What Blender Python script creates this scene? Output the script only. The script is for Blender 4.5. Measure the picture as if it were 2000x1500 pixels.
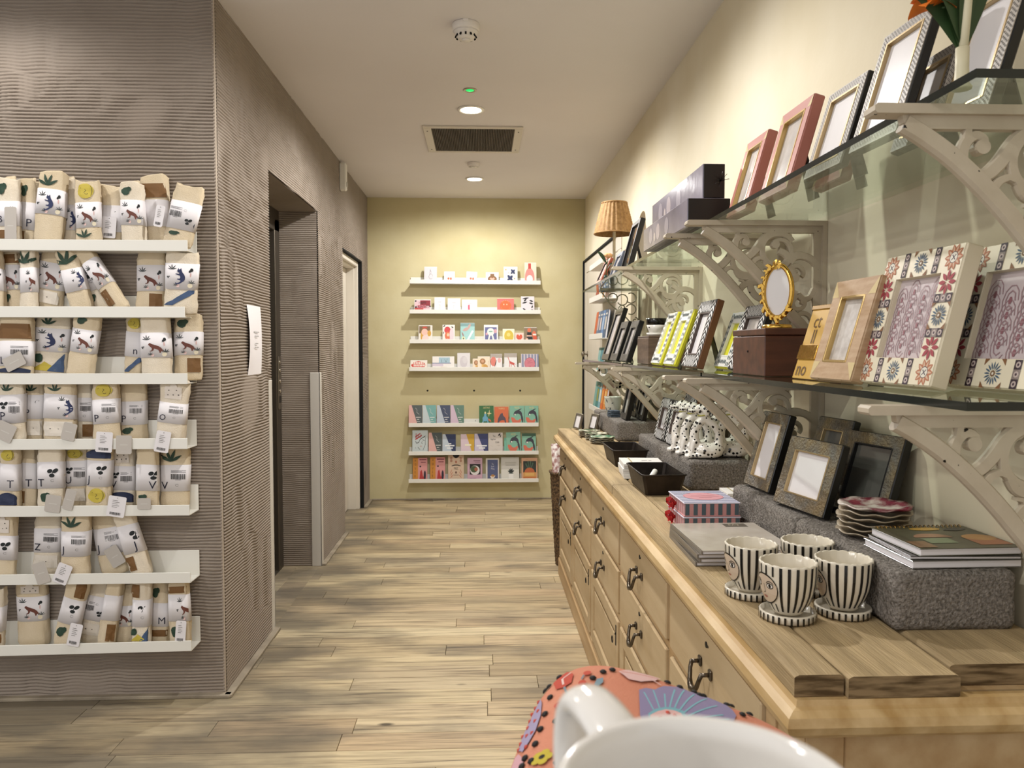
import bpy, bmesh, math, random
import numpy as np
from mathutils import Vector, Matrix, Euler
random.seed(7); R = math.radians; PI = math.pi
for o in list(bpy.data.objects): bpy.data.objects.remove(o)
scn = bpy.context.scene; COL = scn.collection

# ------------------------------------------------------------------ camera
CH = 1.35; FPX = 1500.0
psi = math.atan(60/1500); th = math.atan(70/1500)
FW = Vector((math.sin(psi)*math.cos(th), math.cos(psi)*math.cos(th), -math.sin(th)))
RT = Vector((math.cos(psi), -math.sin(psi), 0)); UP = RT.cross(FW)
cam = bpy.data.cameras.new('camera'); camo = bpy.data.objects.new('camera', cam); COL.objects.link(camo)
camo.matrix_world = Matrix(((RT.x, UP.x, -FW.x, 0), (RT.y, UP.y, -FW.y, 0), (RT.z, UP.z, -FW.z, CH), (0, 0, 0, 1)))
cam.sensor_width = 36; cam.lens = 27; cam.clip_start = .02
cam.dof.use_dof = True; cam.dof.focus_distance = 2.4; cam.dof.aperture_fstop = 12
scn.camera = camo

# ------------------------------------------------------------------ world, view, exposure
w = bpy.data.worlds.new('world'); scn.world = w; w.use_nodes = True
w.node_tree.nodes['Background'].inputs[0].default_value = (1, .985, .97, 1)
w.node_tree.nodes['Background'].inputs[1].default_value = .95
scn.view_settings.view_transform = 'Standard'; scn.view_settings.look = 'None'
scn.view_settings.gamma = 1; scn.view_settings.use_curve_mapping = False
scn.view_settings.exposure = 0.0
LAMP_W = 88.0; LAMP_C = (1.0, .98, .955)
CEIL = 2.665; XL = -1.0; XR = .92; YB = 6.82; YF = 2.977     # ceiling, corridor walls, back wall, ribbed front wall

# ------------------------------------------------------------------ helpers
def at(px, py, x=None, y=None, z=None):          # point of a real plane seen in a photo pixel
    d = FW + RT*((px-1000)/FPX) - UP*((py-750)/FPX)
    t = x/d.x if x is not None else (y/d.y if y is not None else (z-CH)/d.z)
    return Vector((d.x*t, d.y*t, CH+d.z*t))

def lin(h):
    h = h.lstrip('#'); r = [int(h[i:i+2], 16)/255 for i in (0, 2, 4)]
    return tuple((c/12.92 if c <= .04045 else ((c+.055)/1.055)**2.4) for c in r)+(1,)

MATS = {}
def pm(name, col='#ffffff', rough=.6, spec=.5, metal=0, var=None, bump=None, coat=0, emit=None, sub=0, alpha=None, trans=0, coord='Object'):
    """plain procedural material. var=(hex2, scale, contrast, (sx,sy,sz)); bump=(scale, strength, (sx,sy,sz))"""
    if name in MATS: return MATS[name]
    m = bpy.data.materials.new(name); m.use_nodes = True; nt = m.node_tree; N = nt.nodes; L = nt.links
    b = N['Principled BSDF']
    b.inputs['Base Color'].default_value = lin(col); b.inputs['Roughness'].default_value = rough
    b.inputs['Specular IOR Level'].default_value = spec; b.inputs['Metallic'].default_value = metal
    b.inputs['Coat Weight'].default_value = coat
    b.inputs['Transmission Weight'].default_value = trans
    if emit: b.inputs['Emission Color'].default_value = lin(emit[0]); b.inputs['Emission Strength'].default_value = emit[1]
    m.diffuse_color = lin(col)
    tc = None
    def vec(scale):
        nonlocal tc
        if tc is None: tc = N.new('ShaderNodeNewGeometry') if coord == 'World' else N.new('ShaderNodeTexCoord')
        mp = N.new('ShaderNodeMapping'); mp.inputs['Scale'].default_value = scale
        L.new(tc.outputs['Position' if coord == 'World' else coord], mp.inputs[0]); return mp.outputs[0]
    if var:
        n = N.new('ShaderNodeTexNoise'); n.inputs['Scale'].default_value = var[1]; n.inputs['Detail'].default_value = 6
        L.new(vec(var[3] if len(var) > 3 else (1, 1, 1)), n.inputs['Vector'])
        r = N.new('ShaderNodeMapRange'); c = var[2]
        r.inputs[1].default_value = .5-.5/c*.5; r.inputs[2].default_value = .5+.5/c*.5
        mx = N.new('ShaderNodeMix'); mx.data_type = 'RGBA'
        mx.inputs[6].default_value = lin(col); mx.inputs[7].default_value = lin(var[0])
        L.new(n.outputs[0], r.inputs[0]); L.new(r.outputs[0], mx.inputs[0]); L.new(mx.outputs[2], b.inputs['Base Color'])
    if bump:
        n = N.new('ShaderNodeTexNoise'); n.inputs['Scale'].default_value = bump[0]; n.inputs['Detail'].default_value = 5
        L.new(vec(bump[2] if len(bump) > 2 else (1, 1, 1)), n.inputs['Vector'])
        bp = N.new('ShaderNodeBump'); bp.inputs['Strength'].default_value = bump[1]; bp.inputs['Distance'].default_value = .01
        L.new(n.outputs[0], bp.inputs['Height']); L.new(bp.outputs[0], b.inputs['Normal'])
    MATS[name] = m; return m

def ink(h, rough=.65):                            # flat printed colour
    h = h.strip('#'); h2 = ''.join('%02x' % int(int(h[i:i+2], 16)*.93) for i in (0, 2, 4))      # ink on paper never reaches pure white
    return pm('print_'+h+('' if rough == .65 else '_g%d' % int(rough*100)), h2, rough)

class M:
    def __init__(s): s.v = []; s.f = []; s.mi = []; s.sm = []; s.mats = []; s.T = None
    def m(s, mat):
        if mat not in s.mats: s.mats.append(mat)
        return s.mats.index(mat)
    def add(s, vs, fs, mat, smooth=False):
        o = len(s.v); k = s.m(mat)
        if s.T is not None: vs = [s.T @ Vector(p) for p in vs]
        s.v += [tuple(p) for p in vs]
        for f in fs: s.f.append([i+o for i in f]); s.mi.append(k); s.sm.append(smooth)
        return s
    def box(s, x0, x1, y0, y1, z0, z1, mat, b=0):
        if b <= 0:
            v = [(x, y, z) for z in (z0, z1) for y in (y0, y1) for x in (x0, x1)]
            return s.add(v, [(0, 2, 3, 1), (4, 5, 7, 6), (0, 1, 5, 4), (2, 6, 7, 3), (0, 4, 6, 2), (1, 3, 7, 5)], mat)
        b = min(b, (x1-x0)*.45, (y1-y0)*.45, (z1-z0)*.45)
        v = []; idx = {}
        for i in (0, 1):
            for j in (0, 1):
                for k in (0, 1):
                    X = (x0, x1)[i]; Y = (y0, y1)[j]; Z = (z0, z1)[k]
                    bx = b if i == 0 else -b; by = b if j == 0 else -b; bz = b if k == 0 else -b
                    for a, p in enumerate(((X, Y+by, Z+bz), (X+bx, Y, Z+bz), (X+bx, Y+by, Z))):
                        idx[i, j, k, a] = len(v); v.append(p)
        f = []
        I = lambda *q: idx[q]
        for i in (0, 1):
            q = [I(i, 0, 0, 0), I(i, 1, 0, 0), I(i, 1, 1, 0), I(i, 0, 1, 0)]; f.append(q if i else q[::-1])
            q = [I(0, i, 0, 1), I(1, i, 0, 1), I(1, i, 1, 1), I(0, i, 1, 1)]; f.append(q[::-1] if i else q)
            q = [I(0, 0, i, 2), I(1, 0, i, 2), I(1, 1, i, 2), I(0, 1, i, 2)]; f.append(q if i else q[::-1])
        for i in (0, 1):
            for j in (0, 1):
                q = [I(i, j, 0, 0), I(i, j, 1, 0), I(i, j, 1, 1), I(i, j, 0, 1)]; f.append(q if i != j else q[::-1])
                q = [I(i, 0, j, 0), I(i, 1, j, 0), I(i, 1, j, 2), I(i, 0, j, 2)]; f.append(q if i == j else q[::-1])
                q = [I(0, i, j, 1), I(1, i, j, 1), I(1, i, j, 2), I(0, i, j, 2)]; f.append(q if i != j else q[::-1])
                for k in (0, 1):
                    q = [I(i, j, k, 0), I(i, j, k, 1), I(i, j, k, 2)]; f.append(q if (i+j+k) % 2 else q[::-1])
        return s.add(v, f, mat)
    def tube(s, pts, r, mat, n=8, caps=True, closed=False, smooth=True, flat=1.0):
        pts = [Vector(p) for p in pts]; K = len(pts)
        rs = r if isinstance(r, (list, tuple)) else [r]*K
        vs = []; t0 = None; nrm = None
        for i, p in enumerate(pts):
            if closed: t = pts[(i+1) % K]-pts[i-1]
            else: t = pts[min(i+1, K-1)]-pts[max(i-1, 0)]
            t.normalize()
            if nrm is None:
                a = Vector((0, 0, 1)) if abs(t.z) < .9 else Vector((1, 0, 0)); nrm = t.cross(a).normalized()
            else:
                nrm = (nrm - t*nrm.dot(t))
                if nrm.length < 1e-6: nrm = t.orthogonal()
                nrm.normalize()
            bi = t.cross(nrm)
            for k in range(n):
                a = 2*PI*k/n; vs.append(p+nrm*(math.cos(a)*rs[i])+bi*(math.sin(a)*rs[i]*flat))
        fs = []
        for i in range(K if closed else K-1):
            for k in range(n):
                a, b = i*n+k, i*n+(k+1) % n; j = (i+1) % K
                fs.append((a, b, j*n+(k+1) % n, j*n+k))
        if caps and not closed: fs += [tuple(range(n))[::-1], tuple((K-1)*n+k for k in range(n))]
        return s.add(vs, fs, mat, smooth)
    def lathe(s, prof, mat, n=32, c=(0, 0, 0), wob=None, smooth=True):
        vs = []; fs = []; K = len(prof)
        for i, (r, z) in enumerate(prof):
            for k in range(n):
                a = 2*PI*k/n; rr, zz = (r, z) if wob is None else wob(r, z, a, i)
                vs.append((c[0]+rr*math.cos(a), c[1]+rr*math.sin(a), c[2]+zz))
        for i in range(K-1):
            for k in range(n):
                fs.append((i*n+k, i*n+(k+1) % n, (i+1)*n+(k+1) % n, (i+1)*n+k))
        if prof[0][0] > 1e-5: fs.append(tuple(range(n))[::-1])
        if prof[-1][0] > 1e-5: fs.append(tuple((K-1)*n+k for k in range(n)))
        return s.add(vs, fs, mat, smooth)
    def prism(s, poly, d0, d1, mp, mat, smooth=False):     # mp(u, v, d) -> point
        n = len(poly); vs = [mp(u, v, d0) for u, v in poly]+[mp(u, v, d1) for u, v in poly]
        fs = [tuple(range(n))[::-1], tuple(range(n, 2*n))]+[(i, (i+1) % n, n+(i+1) % n, n+i) for i in range(n)]
        return s.add(vs, fs, mat, smooth)
    def ribbon(s, pts, wd, d0, d1, mp, mat):               # a flat bar of varying width along a 2D path
        K = len(pts); w_ = wd if isinstance(wd, (list, tuple)) else [wd]*K; L_ = []; R_ = []
        for i in range(K):
            a = pts[max(i-1, 0)]; b = pts[min(i+1, K-1)]; tx, ty = b[0]-a[0], b[1]-a[1]; l = math.hypot(tx, ty) or 1
            nx, ny = -ty/l, tx/l; L_.append((pts[i][0]+nx*w_[i]/2, pts[i][1]+ny*w_[i]/2)); R_.append((pts[i][0]-nx*w_[i]/2, pts[i][1]-ny*w_[i]/2))
        vs = []; bb = .3*(d1-d0)
        for i in range(K):
            l, r, c = L_[i], R_[i], pts[i]; q = .72
            ln = (c[0]+(l[0]-c[0])*q, c[1]+(l[1]-c[1])*q); rn = (c[0]+(r[0]-c[0])*q, c[1]+(r[1]-c[1])*q)
            vs += [mp(*ln, d0), mp(*l, d0+bb), mp(*l, d1-bb), mp(*ln, d1), mp(*rn, d1), mp(*r, d1-bb), mp(*r, d0+bb), mp(*rn, d0)]
        fs = []
        for i in range(K-1):
            for k in range(8): fs.append((i*8+k, i*8+(k+1) % 8, (i+1)*8+(k+1) % 8, (i+1)*8+k))
        fs += [tuple(range(8))[::-1], tuple((K-1)*8+k for k in range(8))]
        return s.add(vs, fs, mat)
    def mesh(s, name):
        me = bpy.data.meshes.new(name); me.from_pydata(s.v, [], s.f)
        for m_ in s.mats: me.materials.append(m_)
        me.polygons.foreach_set('material_index', s.mi); me.polygons.foreach_set('use_smooth', s.sm)
        me.update(); return me
    def build(s, name, parent=None, loc=(0, 0, 0), rot=(0, 0, 0)):
        return ob(name, s.mesh(name), parent, loc, rot)

def ob(name, me, parent=None, loc=(0, 0, 0), rot=(0, 0, 0)):
    o = bpy.data.objects.new(name, me); COL.objects.link(o); o.location = loc; o.rotation_euler = rot
    if parent: o.parent = parent
    return o
def tag(o, label=None, cat=None, group=None, kind=None):
    if label: o['label'] = label
    if cat: o['category'] = cat
    if group: o['group'] = group
    if kind: o['kind'] = kind
    return o
def thing(name, label, cat, loc=(0, 0, 0), rot=(0, 0, 0), group=None):
    return tag(ob(name, None, None, loc, rot), label, cat, group)
def copy_tree(o, parent=None, loc=None, rot=None, label=None):
    c = o.copy(); COL.objects.link(c)
    if parent: c.parent = parent
    if loc is not None: c.location = loc
    if rot is not None: c.rotation_euler = rot
    if label: c['label'] = label
    for ch in o.children: copy_tree(ch, c)
    return c
def fixn(me):
    bm = bmesh.new(); bm.from_mesh(me); bmesh.ops.recalc_face_normals(bm, faces=bm.faces); bm.to_mesh(me); bm.free(); return me

# ---- 2D drawing: lists of (hex colour, polygon)
def circ(x, y, rx, ry=None, n=14, a0=0, a1=360, rot=0):
    ry = rx if ry is None else ry; full = abs(a1-a0) >= 360; out = []
    for i in range(n if full else n+1):
        a = R(a0+(a1-a0)*i/n); u, v = rx*math.cos(a), ry*math.sin(a); c, s_ = math.cos(R(rot)), math.sin(R(rot))
        out.append((x+u*c-v*s_, y+u*s_+v*c))
    return out
def rect(x0, y0, x1, y1): return [(x0, y0), (x1, y0), (x1, y1), (x0, y1)]
def leaf(x, y, l, wd, ang, n=5):
    c, s_ = math.cos(R(ang)), math.sin(R(ang)); a = []; b = []
    for i in range(n+1):
        t = i/n; h = wd/2*math.sin(PI*min(t*.94+.03, 1))
        a.append((x+t*l*c-h*s_, y+t*l*s_+h*c)); b.append((x+t*l*c+h*s_, y+t*l*s_-h*c))
    return a+b[::-1]
def stroke(pts, wd):
    out = []
    for (x0, y0), (x1, y1) in zip(pts, pts[1:]):
        l = math.hypot(x1-x0, y1-y0) or 1; nx, ny = -(y1-y0)/l*wd/2, (x1-x0)/l*wd/2
        ex, ey = (x1-x0)/l*wd*.3, (y1-y0)/l*wd*.3
        out.append([(x0+nx-ex, y0+ny-ey), (x0-nx-ex, y0-ny-ey), (x1-nx+ex, y1-ny+ey), (x1+nx+ex, y1+ny+ey)])
    return out
_tx = {}
def text(s_, x, y, h, align=0, sq=1.0):           # align 0 left, .5 centre; polygons of letters with cap height ~h
    if s_ not in _tx:
        cu = bpy.data.curves.new('t', 'FONT'); cu.body = s_; cu.resolution_u = 2
        o = bpy.data.objects.new('t', cu); me = bpy.data.meshes.new_from_object(o)
        _tx[s_] = [[(me.vertices[i].co.x/.73, me.vertices[i].co.y/.73) for i in p.vertices] for p in me.polygons]
        bpy.data.objects.remove(o); bpy.data.curves.remove(cu); bpy.data.meshes.remove(me)
    P_ = _tx[s_]; mx = max((p[0] for f in P_ for p in f), default=0)
    return [[(x+(u-mx*align)*h*sq, y+v*h) for u, v in f] for f in P_]
def col(h, polys): return [(h, p) for p in polys]
def rotp(items, ang, cx=0, cy=0, sc=1, dx=0, dy=0):
    c, s_ = math.cos(R(ang)), math.sin(R(ang))
    return [(h, [(cx+((u-cx)*c-(v-cy)*s_)*sc+dx, cy+((u-cx)*s_+(v-cy)*c)*sc+dy) for u, v in p]) for h, p in items]
def place(items, x0, y0, w_, h_): return [(h, [(x0+u*w_, y0+v*h_) for u, v in p]) for h, p in items]

def decal(name, items, S, parent, off=.0004, step=.00006, loc=(0, 0, 0), rot=(0, 0, 0), rough=.65, cut=0):
    """thin print laid on a surface; S(u, v, lift) -> local point. cut = grid size for curved surfaces"""
    b = M(); step = min(step, .0012/max(1, len(items)))
    for i, (h, p) in enumerate(items):
        us = [q[0] for q in p]; vs = [q[1] for q in p]
        if cut and (max(us)-min(us) > cut or max(vs)-min(vs) > cut):
            bm = bmesh.new(); bm.faces.new([bm.verts.new((u, v, 0)) for u, v in p])
            bmesh.ops.triangulate(bm, faces=bm.faces)
            for ax, lo, hi in ((0, min(us), max(us)), (1, min(vs), max(vs))):
                k = math.floor(lo/cut)+1
                while k*cut < hi:
                    co = [0, 0, 0]; no = [0, 0, 0]; co[ax] = k*cut; no[ax] = 1
                    bmesh.ops.bisect_plane(bm, geom=bm.verts[:]+bm.edges[:]+bm.faces[:], plane_co=co, plane_no=no); k += 1
            bm.verts.index_update()
            b.add([S(v.co.x, v.co.y, off+step*i) for v in bm.verts], [tuple(v.index for v in f.verts) for f in bm.faces], ink(h, rough)); bm.free()
        else: b.add([S(u, v, off+step*i) for u, v in p], [tuple(range(len(p)))], ink(h, rough))
    return b.build(name, parent, loc, rot)

# ---- recurring materials
WHITE = pm('white_metal', '#e6e4dc', .45)
CREAM = pm('cream_cotton', '#dccdb4', .9, spec=.1, var=('#cbb999', 9, 1.2), bump=(260, .25))
CREAM2 = pm('pale_cotton', '#e6dccb', .9, spec=.1, var=('#d5c6ad', 9, 1.2), bump=(260, .25))
PAPER = pm('white_paper', '#e2dee0', .7)
CARD = pm('card_stock', '#dedbd5', .65)
BLACK = pm('black_lacquer', '#0b0a09', .35)
DARK = pm('dark_void', '#050505', .9)
STEEL = pm('brushed_steel', '#8d8578', .38, metal=.9, bump=(90, .08, (1, 1, .03)))
GOLD = pm('polished_gold', '#d9ae57', .18, metal=1, bump=(60, .15))
# ================================================================== lamps of the ceiling
LAMPG = pm('lamp_glow', '#ffffff', .5, emit=('#fff6e8', 22))
TRIM = pm('lamp_trim', '#e9e5da', .4)
def downlight(x, y, label, r=.074, power=1.0):
    t = thing('downlight', label, 'downlight', (x, y, CEIL), group='recessed ceiling downlights')
    M().lathe([(r, -.001), (r, -.006), (r-.008, -.009), (r*.70, -.004), (r*.66, .02), (r*.66, .03)], TRIM, 40).build('trim_ring', t)
    M().lathe([(.0001, -.010), (r*.5, -.0095), (r*.74, -.0062)], LAMPG, 32).build('lamp_face', t)
    l = bpy.data.lights.new('lamp', 'SPOT'); l.energy = LAMP_W*power; l.color = LAMP_C; l.spot_size = R(172); l.spot_blend = .5; l.shadow_soft_size = .028
    ob('lamp', l, t, (0, 0, -.02)); return t
downlight(-.054, 4.304, 'recessed round downlight in front of the ceiling grille, beside the green light', power=1.5)
downlight(-.049, 6.037, 'recessed round downlight nearest the far wall of card ledges', r=.072, power=.92)
downlight(-.06, 2.57, 'recessed round downlight above the rows of bags, out of view', power=1.0)
downlight(-1.80, 2.45, 'recessed round downlight further left over the bag ledges, out of view', power=.32)
downlight(-.9, .55, 'added fill lamp in the ceiling behind the viewer, out of view', power=.55)  # unseen lamp added as dim fill for the near objects
downlight(-2.4, .55, 'added fill lamp in the ceiling behind and left of the viewer, out of view', power=.8)  # another added fill lamp, no known fitting there

# ================================================================== floor of planks
OAK = None
def oak():
    m = bpy.data.materials.new('oak_floor'); m.use_nodes = True; nt = m.node_tree; N = nt.nodes; L = nt.links; b = N['Principled BSDF']
    b.inputs['Roughness'].default_value = .5; b.inputs['Specular IOR Level'].default_value = .3
    geo = N.new('ShaderNodeNewGeometry'); oi = N.new('ShaderNodeObjectInfo')
    off = N.new('ShaderNodeVectorMath'); off.operation = 'MULTIPLY_ADD'; off.inputs[1].default_value = (9, 3, 5)
    L.new(oi.outputs['Random'], off.inputs[0]); L.new(geo.outputs['Position'], off.inputs[2])
    def noise(sc, vec, det=6, dist=0):
        mp = N.new('ShaderNodeMapping'); mp.inputs['Scale'].default_value = vec; L.new(off.outputs[0], mp.inputs[0])
        n = N.new('ShaderNodeTexNoise'); n.inputs['Scale'].default_value = sc; n.inputs['Detail'].default_value = det; n.inputs['Distortion'].default_value = dist
        L.new(mp.outputs[0], n.inputs['Vector']); return n.outputs[0]
    def mixc(f, a, c, blend='MIX'):
        mx = N.new('ShaderNodeMix'); mx.data_type = 'RGBA'; mx.blend_type = blend
        for k, q in ((6, a), (7, c)):
            if isinstance(q, str): mx.inputs[k].default_value = lin(q)
            else: L.new(q, mx.inputs[k])
        if isinstance(f, float): mx.inputs[0].default_value = f
        else: L.new(f, mx.inputs[0])
        return mx.outputs[2]
    def rng(v, a, c, lo=0, hi=1):
        r = N.new('ShaderNodeMapRange'); r.inputs[1].default_value = a; r.inputs[2].default_value = c; r.inputs[3].default_value = lo; r.inputs[4].default_value = hi
        L.new(v, r.inputs[0]); return r.outputs[0]
    grain = noise(3.2, (.8, 16, 1), 8, .9); fine = noise(9, (1.2, 40, 1), 5)
    tint = N.new('ShaderNodeValToRGB'); L.new(oi.outputs['Random'], tint.inputs[0])
    e = tint.color_ramp.elements; e[0].position = 0; e[0].color = lin('#a29072'); e[1].position = 1; e[1].color = lin('#dccba6')
    for p_, h in ((.18, '#c6b28d'), (.38, '#d2c09a'), (.55, '#b2a083'), (.7, '#d9c8a3'), (.86, '#c2aa87')):
        q = e.new(p_); q.color = lin(h)
    c1 = mixc(rng(grain, .43, .72, 0, .8), tint.outputs[0], '#7b6a52')
    c1 = mixc(rng(grain, .60, .78, 0, .6), c1, '#4c4438')
    c2 = mixc(rng(fine, .56, .75, 0, .5), c1, '#8a7455')
    # knots: small dark spots with a shape of their own
    mp = N.new('ShaderNodeMapping'); mp.inputs['Scale'].default_value = (2.0, 5.0, 1); L.new(off.outputs[0], mp.inputs[0])
    vo = N.new('ShaderNodeTexVoronoi'); vo.inputs['Scale'].default_value = 1.15; L.new(mp.outputs[0], vo.inputs['Vector'])
    c3 = mixc(rng(vo.outputs['Distance'], .035, .085, .85, 0), c2, '#2c221a')
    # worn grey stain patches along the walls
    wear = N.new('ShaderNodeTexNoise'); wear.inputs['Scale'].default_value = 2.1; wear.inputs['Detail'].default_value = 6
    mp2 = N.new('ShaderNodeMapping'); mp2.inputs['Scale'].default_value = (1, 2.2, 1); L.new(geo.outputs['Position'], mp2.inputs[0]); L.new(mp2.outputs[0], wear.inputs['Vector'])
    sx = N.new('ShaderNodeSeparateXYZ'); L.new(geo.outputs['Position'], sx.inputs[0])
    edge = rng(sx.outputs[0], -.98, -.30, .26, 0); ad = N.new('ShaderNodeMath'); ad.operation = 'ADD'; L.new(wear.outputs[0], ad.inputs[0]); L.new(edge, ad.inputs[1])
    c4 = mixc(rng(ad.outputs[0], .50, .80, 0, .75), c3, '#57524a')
    L.new(c4, b.inputs['Base Color'])
    bp = N.new('ShaderNodeBump'); bp.inputs['Strength'].default_value = .25; bp.inputs['Distance'].default_value = .004; L.new(grain, bp.inputs['Height']); L.new(bp.outputs[0], b.inputs['Normal'])
    return m
OAK = oak()
fl = tag(M().box(-4, 2.2, -1.2, YB+.02, -.06, -.016, pm('subfloor', '#2a2219', .9)).build('floor'), 'worn oak plank floor', None, kind='structure')
PW = .1135; rng_ = random.Random(11); y = .95; row = 0
while y < YB:
    y1 = min(y+PW, YB); x = -2.6-rng_.random()*.9
    xend = 1.0
    while x < xend:
        ln = rng_.choice((.5, .75, 1.0, 1.25, 1.5, 1.9)); x1 = min(x+ln, xend)
        if x1 > -1.0 or y < YF+.05:
            dz = rng_.uniform(-.0006, .0006)
            M().box(x+.0008, x1-.0008, y+.0010, y1-.0010, -.016, dz, OAK, .0012).build('plank', fl)
        x = x1
    y = y1; row += 1
for a, b_ in ((3.68, 4.06), (4.06, 4.42), (4.42, 4.75)):            # boards turned the other way in the lift threshold
    for q in range(2):
        M().box(-1.27+q*.135, -1.138+q*.135, a+.001, b_-.001, -.016, .0006, OAK, .001).build('plank', fl)

# ================================================================== ceiling
CE = pm('ceiling_paint', '#e4dfdd', .9, spec=.1, var=('#dbd5d2', 1.2, .8), bump=(90, .04))
tag(M().box(-4, XR+.02, -.4, YB+.02, CEIL, CEIL+.08, CE).build('ceiling'), 'plain warm grey ceiling', kind='structure')

# ================================================================== plaster walls
PLAS = pm('lime_plaster_yellow', '#d0c7a2', .88, spec=.12, var=('#bfb389', 2.3, 1.1), bump=(26, .10))
PLAS2 = pm('lime_plaster_cream', '#e2d9c3', .85, spec=.15, var=('#d6caad', 1.8, 1.3), bump=(22, .10))
wb = tag(M().box(XL-.05, XR+.3, YB, YB+.1, 0, CEIL, PLAS).build('wall_back'), 'pale yellow limewashed end wall', kind='structure')
wr = tag(M().box(XR, XR+.12, -.6, YB, 0, CEIL, PLAS2).build('wall_right'), 'cream limewashed side wall', kind='structure')
for px in (835, 926, 1016):                                          # screw holes left by a missing ledge
    p = at(px, 763, y=YB); M().lathe([(.0001, .0006), (.008, .0006), (.009, 0)], DARK, 10).build('screw_hole', wb, (p.x, YB, p.z), (R(90), 0, 0))

# ------------------------------------------------------------------ combed plaster: real ridges
COMB = pm('combed_plaster', '#9d9287', .85, spec=.12, var=('#8c8074', 2.0, 1.0), bump=(120, .16))
COMBP = .0128
_r = np.random.RandomState(3); _W = [(_r.uniform(.6, 5), _r.uniform(.6, 4), _r.uniform(0, 6.28), _r.uniform(.4, 1)) for _ in range(9)]
def smooth_noise(u, v, k=1.0, seed=0):
    s_ = 0; t_ = 0
    for i, (a, b_, c, w_) in enumerate(_W): s_ = s_+w_*np.sin(a*k*u+b_*k*v*(1 if (i+seed) % 2 else -1)+c+seed*1.7); t_ += w_
    return s_/t_
def comb_patch(u0, u1, v0, v1, du, fn, seed, amp=.0078):
    """ridged sheet; fn(u, v, out) -> xyz arrays. Returns verts, faces"""
    nu = max(2, int(round((u1-u0)/du))+1); nv = max(2, int((v1-v0)/COMBP*6)+1)
    U, V = np.meshgrid(np.linspace(u0, u1, nu), np.linspace(v0, v1, nv))
    band = np.floor((V+.12*np.sin(3*U+seed))/.62); bs = np.sin(band*12.9+seed)*.5
    ph = V/COMBP + 1.1*smooth_noise(U, V, 1.3, seed) + .35*smooth_noise(U, V, 6, seed+1)+bs
    ph = ph + .30*np.sin(U*41+band*2.1)*(smooth_noise(U, V, 2.2, seed+2) > .25)
    fr = ph-np.floor(ph)
    g = np.clip(1-np.abs(fr-.5)/.24, 0, 1)**.7                       # groove profile
    flat = np.clip((smooth_noise(U, V, 2.6, seed+3)-.34)*6, 0, 1)     # trowelled-over places
    step = .0015*smooth_noise(U, V, 3, seed+4)
    out = amp*(1-g*(1-.8*flat))+step
    X, Y, Z = fn(U, V, out)
    vs = np.stack([X, Y, Z], -1).reshape(-1, 3)
    i = np.arange(nv-1)[:, None]*nu+np.arange(nu-1)[None, :]
    fs = np.stack([i, i+1, i+nu+1, i+nu], -1).reshape(-1, 4)
    return vs, fs
def comb_obj(name, patches, label, mat=COMB):
    V = []; Fc = []; o = 0
    for v, f in patches: V.append(v); Fc.append(f+o); o += len(v)
    V = np.concatenate(V); Fc = np.concatenate(Fc)
    me = bpy.data.meshes.new(name); me.vertices.add(len(V)); me.vertices.foreach_set('co', V.ravel().astype(np.float32))
    me.loops.add(Fc.size); me.loops.foreach_set('vertex_index', Fc.ravel().astype(np.int32))
    me.polygons.add(len(Fc)); me.polygons.foreach_set('loop_start', np.arange(0, Fc.size, 4, dtype=np.int32))
    me.update(calc_edges=True); me.validate(); me.materials.append(mat)
    me.polygons.foreach_set('use_smooth', [True]*len(me.polygons))
    return tag(ob(name, me), label, kind='structure')
front = lambda U, V, o: (U, YF-o, V)
comb_obj('wall_left_front', [comb_patch(-2.0, XL, .0, CEIL, .02, front, 0), ], 'grey-beige combed plaster wall carrying the bag ledges')
tag(M().box(-4, -2.0, YF-.004, YF+.1, 0, CEIL, COMB).box(-2.0, XL-.02, YF+.002, YF+.1, 0, CEIL, COMB).build('wall_left_near'), 'plain stretch of wall left of the ledges', kind='structure')
side = lambda U, V, o: (XL+o, U, V)
LY0, LY1, LZ = 3.675, 4.76, 2.183; DY0, DY1, DZ = 5.595, 6.49, 2.072
P_ = [comb_patch(YF, LY0, 0, CEIL, .02, side, 5), comb_patch(LY0, LY1, LZ, CEIL, .03, side, 5), comb_patch(LY1, DY0, 0, CEIL, .025, side, 5),
      comb_patch(DY0, DY1, DZ, CEIL, .03, side, 5), comb_patch(DY1, YB, 0, CEIL, .03, side, 5),
      comb_patch(-1.235, XL, 0, LZ, .03, lambda U, V, o: (U, LY1-o, V), 8, .005),
      comb_patch(-1.235, XL, LY0, LY1, .03, lambda U, V, o: (U, V, LZ-o), 9, .005)]
# turn the faces that would look inward
for k in (5,): pass
wl = comb_obj('wall_left', P_, 'combed plaster corridor wall with lift opening and white door')
bk = M()                                                            # masonry behind the plaster skin
for y0, y1, z0, z1 in ((YF+.1, LY0, 0, CEIL), (LY1, DY0, 0, CEIL), (DY1, YB, 0, CEIL), (LY0, LY1, LZ, CEIL), (DY0, DY1, DZ, CEIL)):
    bk.box(-1.235, XL-.004, y0, y1, z0, z1, COMB)
bk.build('wall_core', wl)
BEAD = pm('corner_bead', '#b6a898', .8)
M().box(XL-.006, XL+.005, YF-.005, YF+.006, 0, CEIL, BEAD, .003).build('corner_bead', wl)
SK = pm('worn_skirting', '#a89c88', .7, var=('#7d7262', 6, 1.5))
tag(M().box(-3, XL+.03, YF-.032, YF-.004, 0, .014, SK, .003).box(XL+.004, XL+.034, YF-.03, LY0, 0, .014, SK, .003).box(XL+.004, XL+.034, LY1, DY0, 0, .014, SK, .003).box(XL+.004, XL+.034, DY1, YB-.02, 0, .014, SK, .003)
    .build('baseboard_left'), 'low worn timber strip at the foot of the combed wall', kind='structure')
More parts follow.
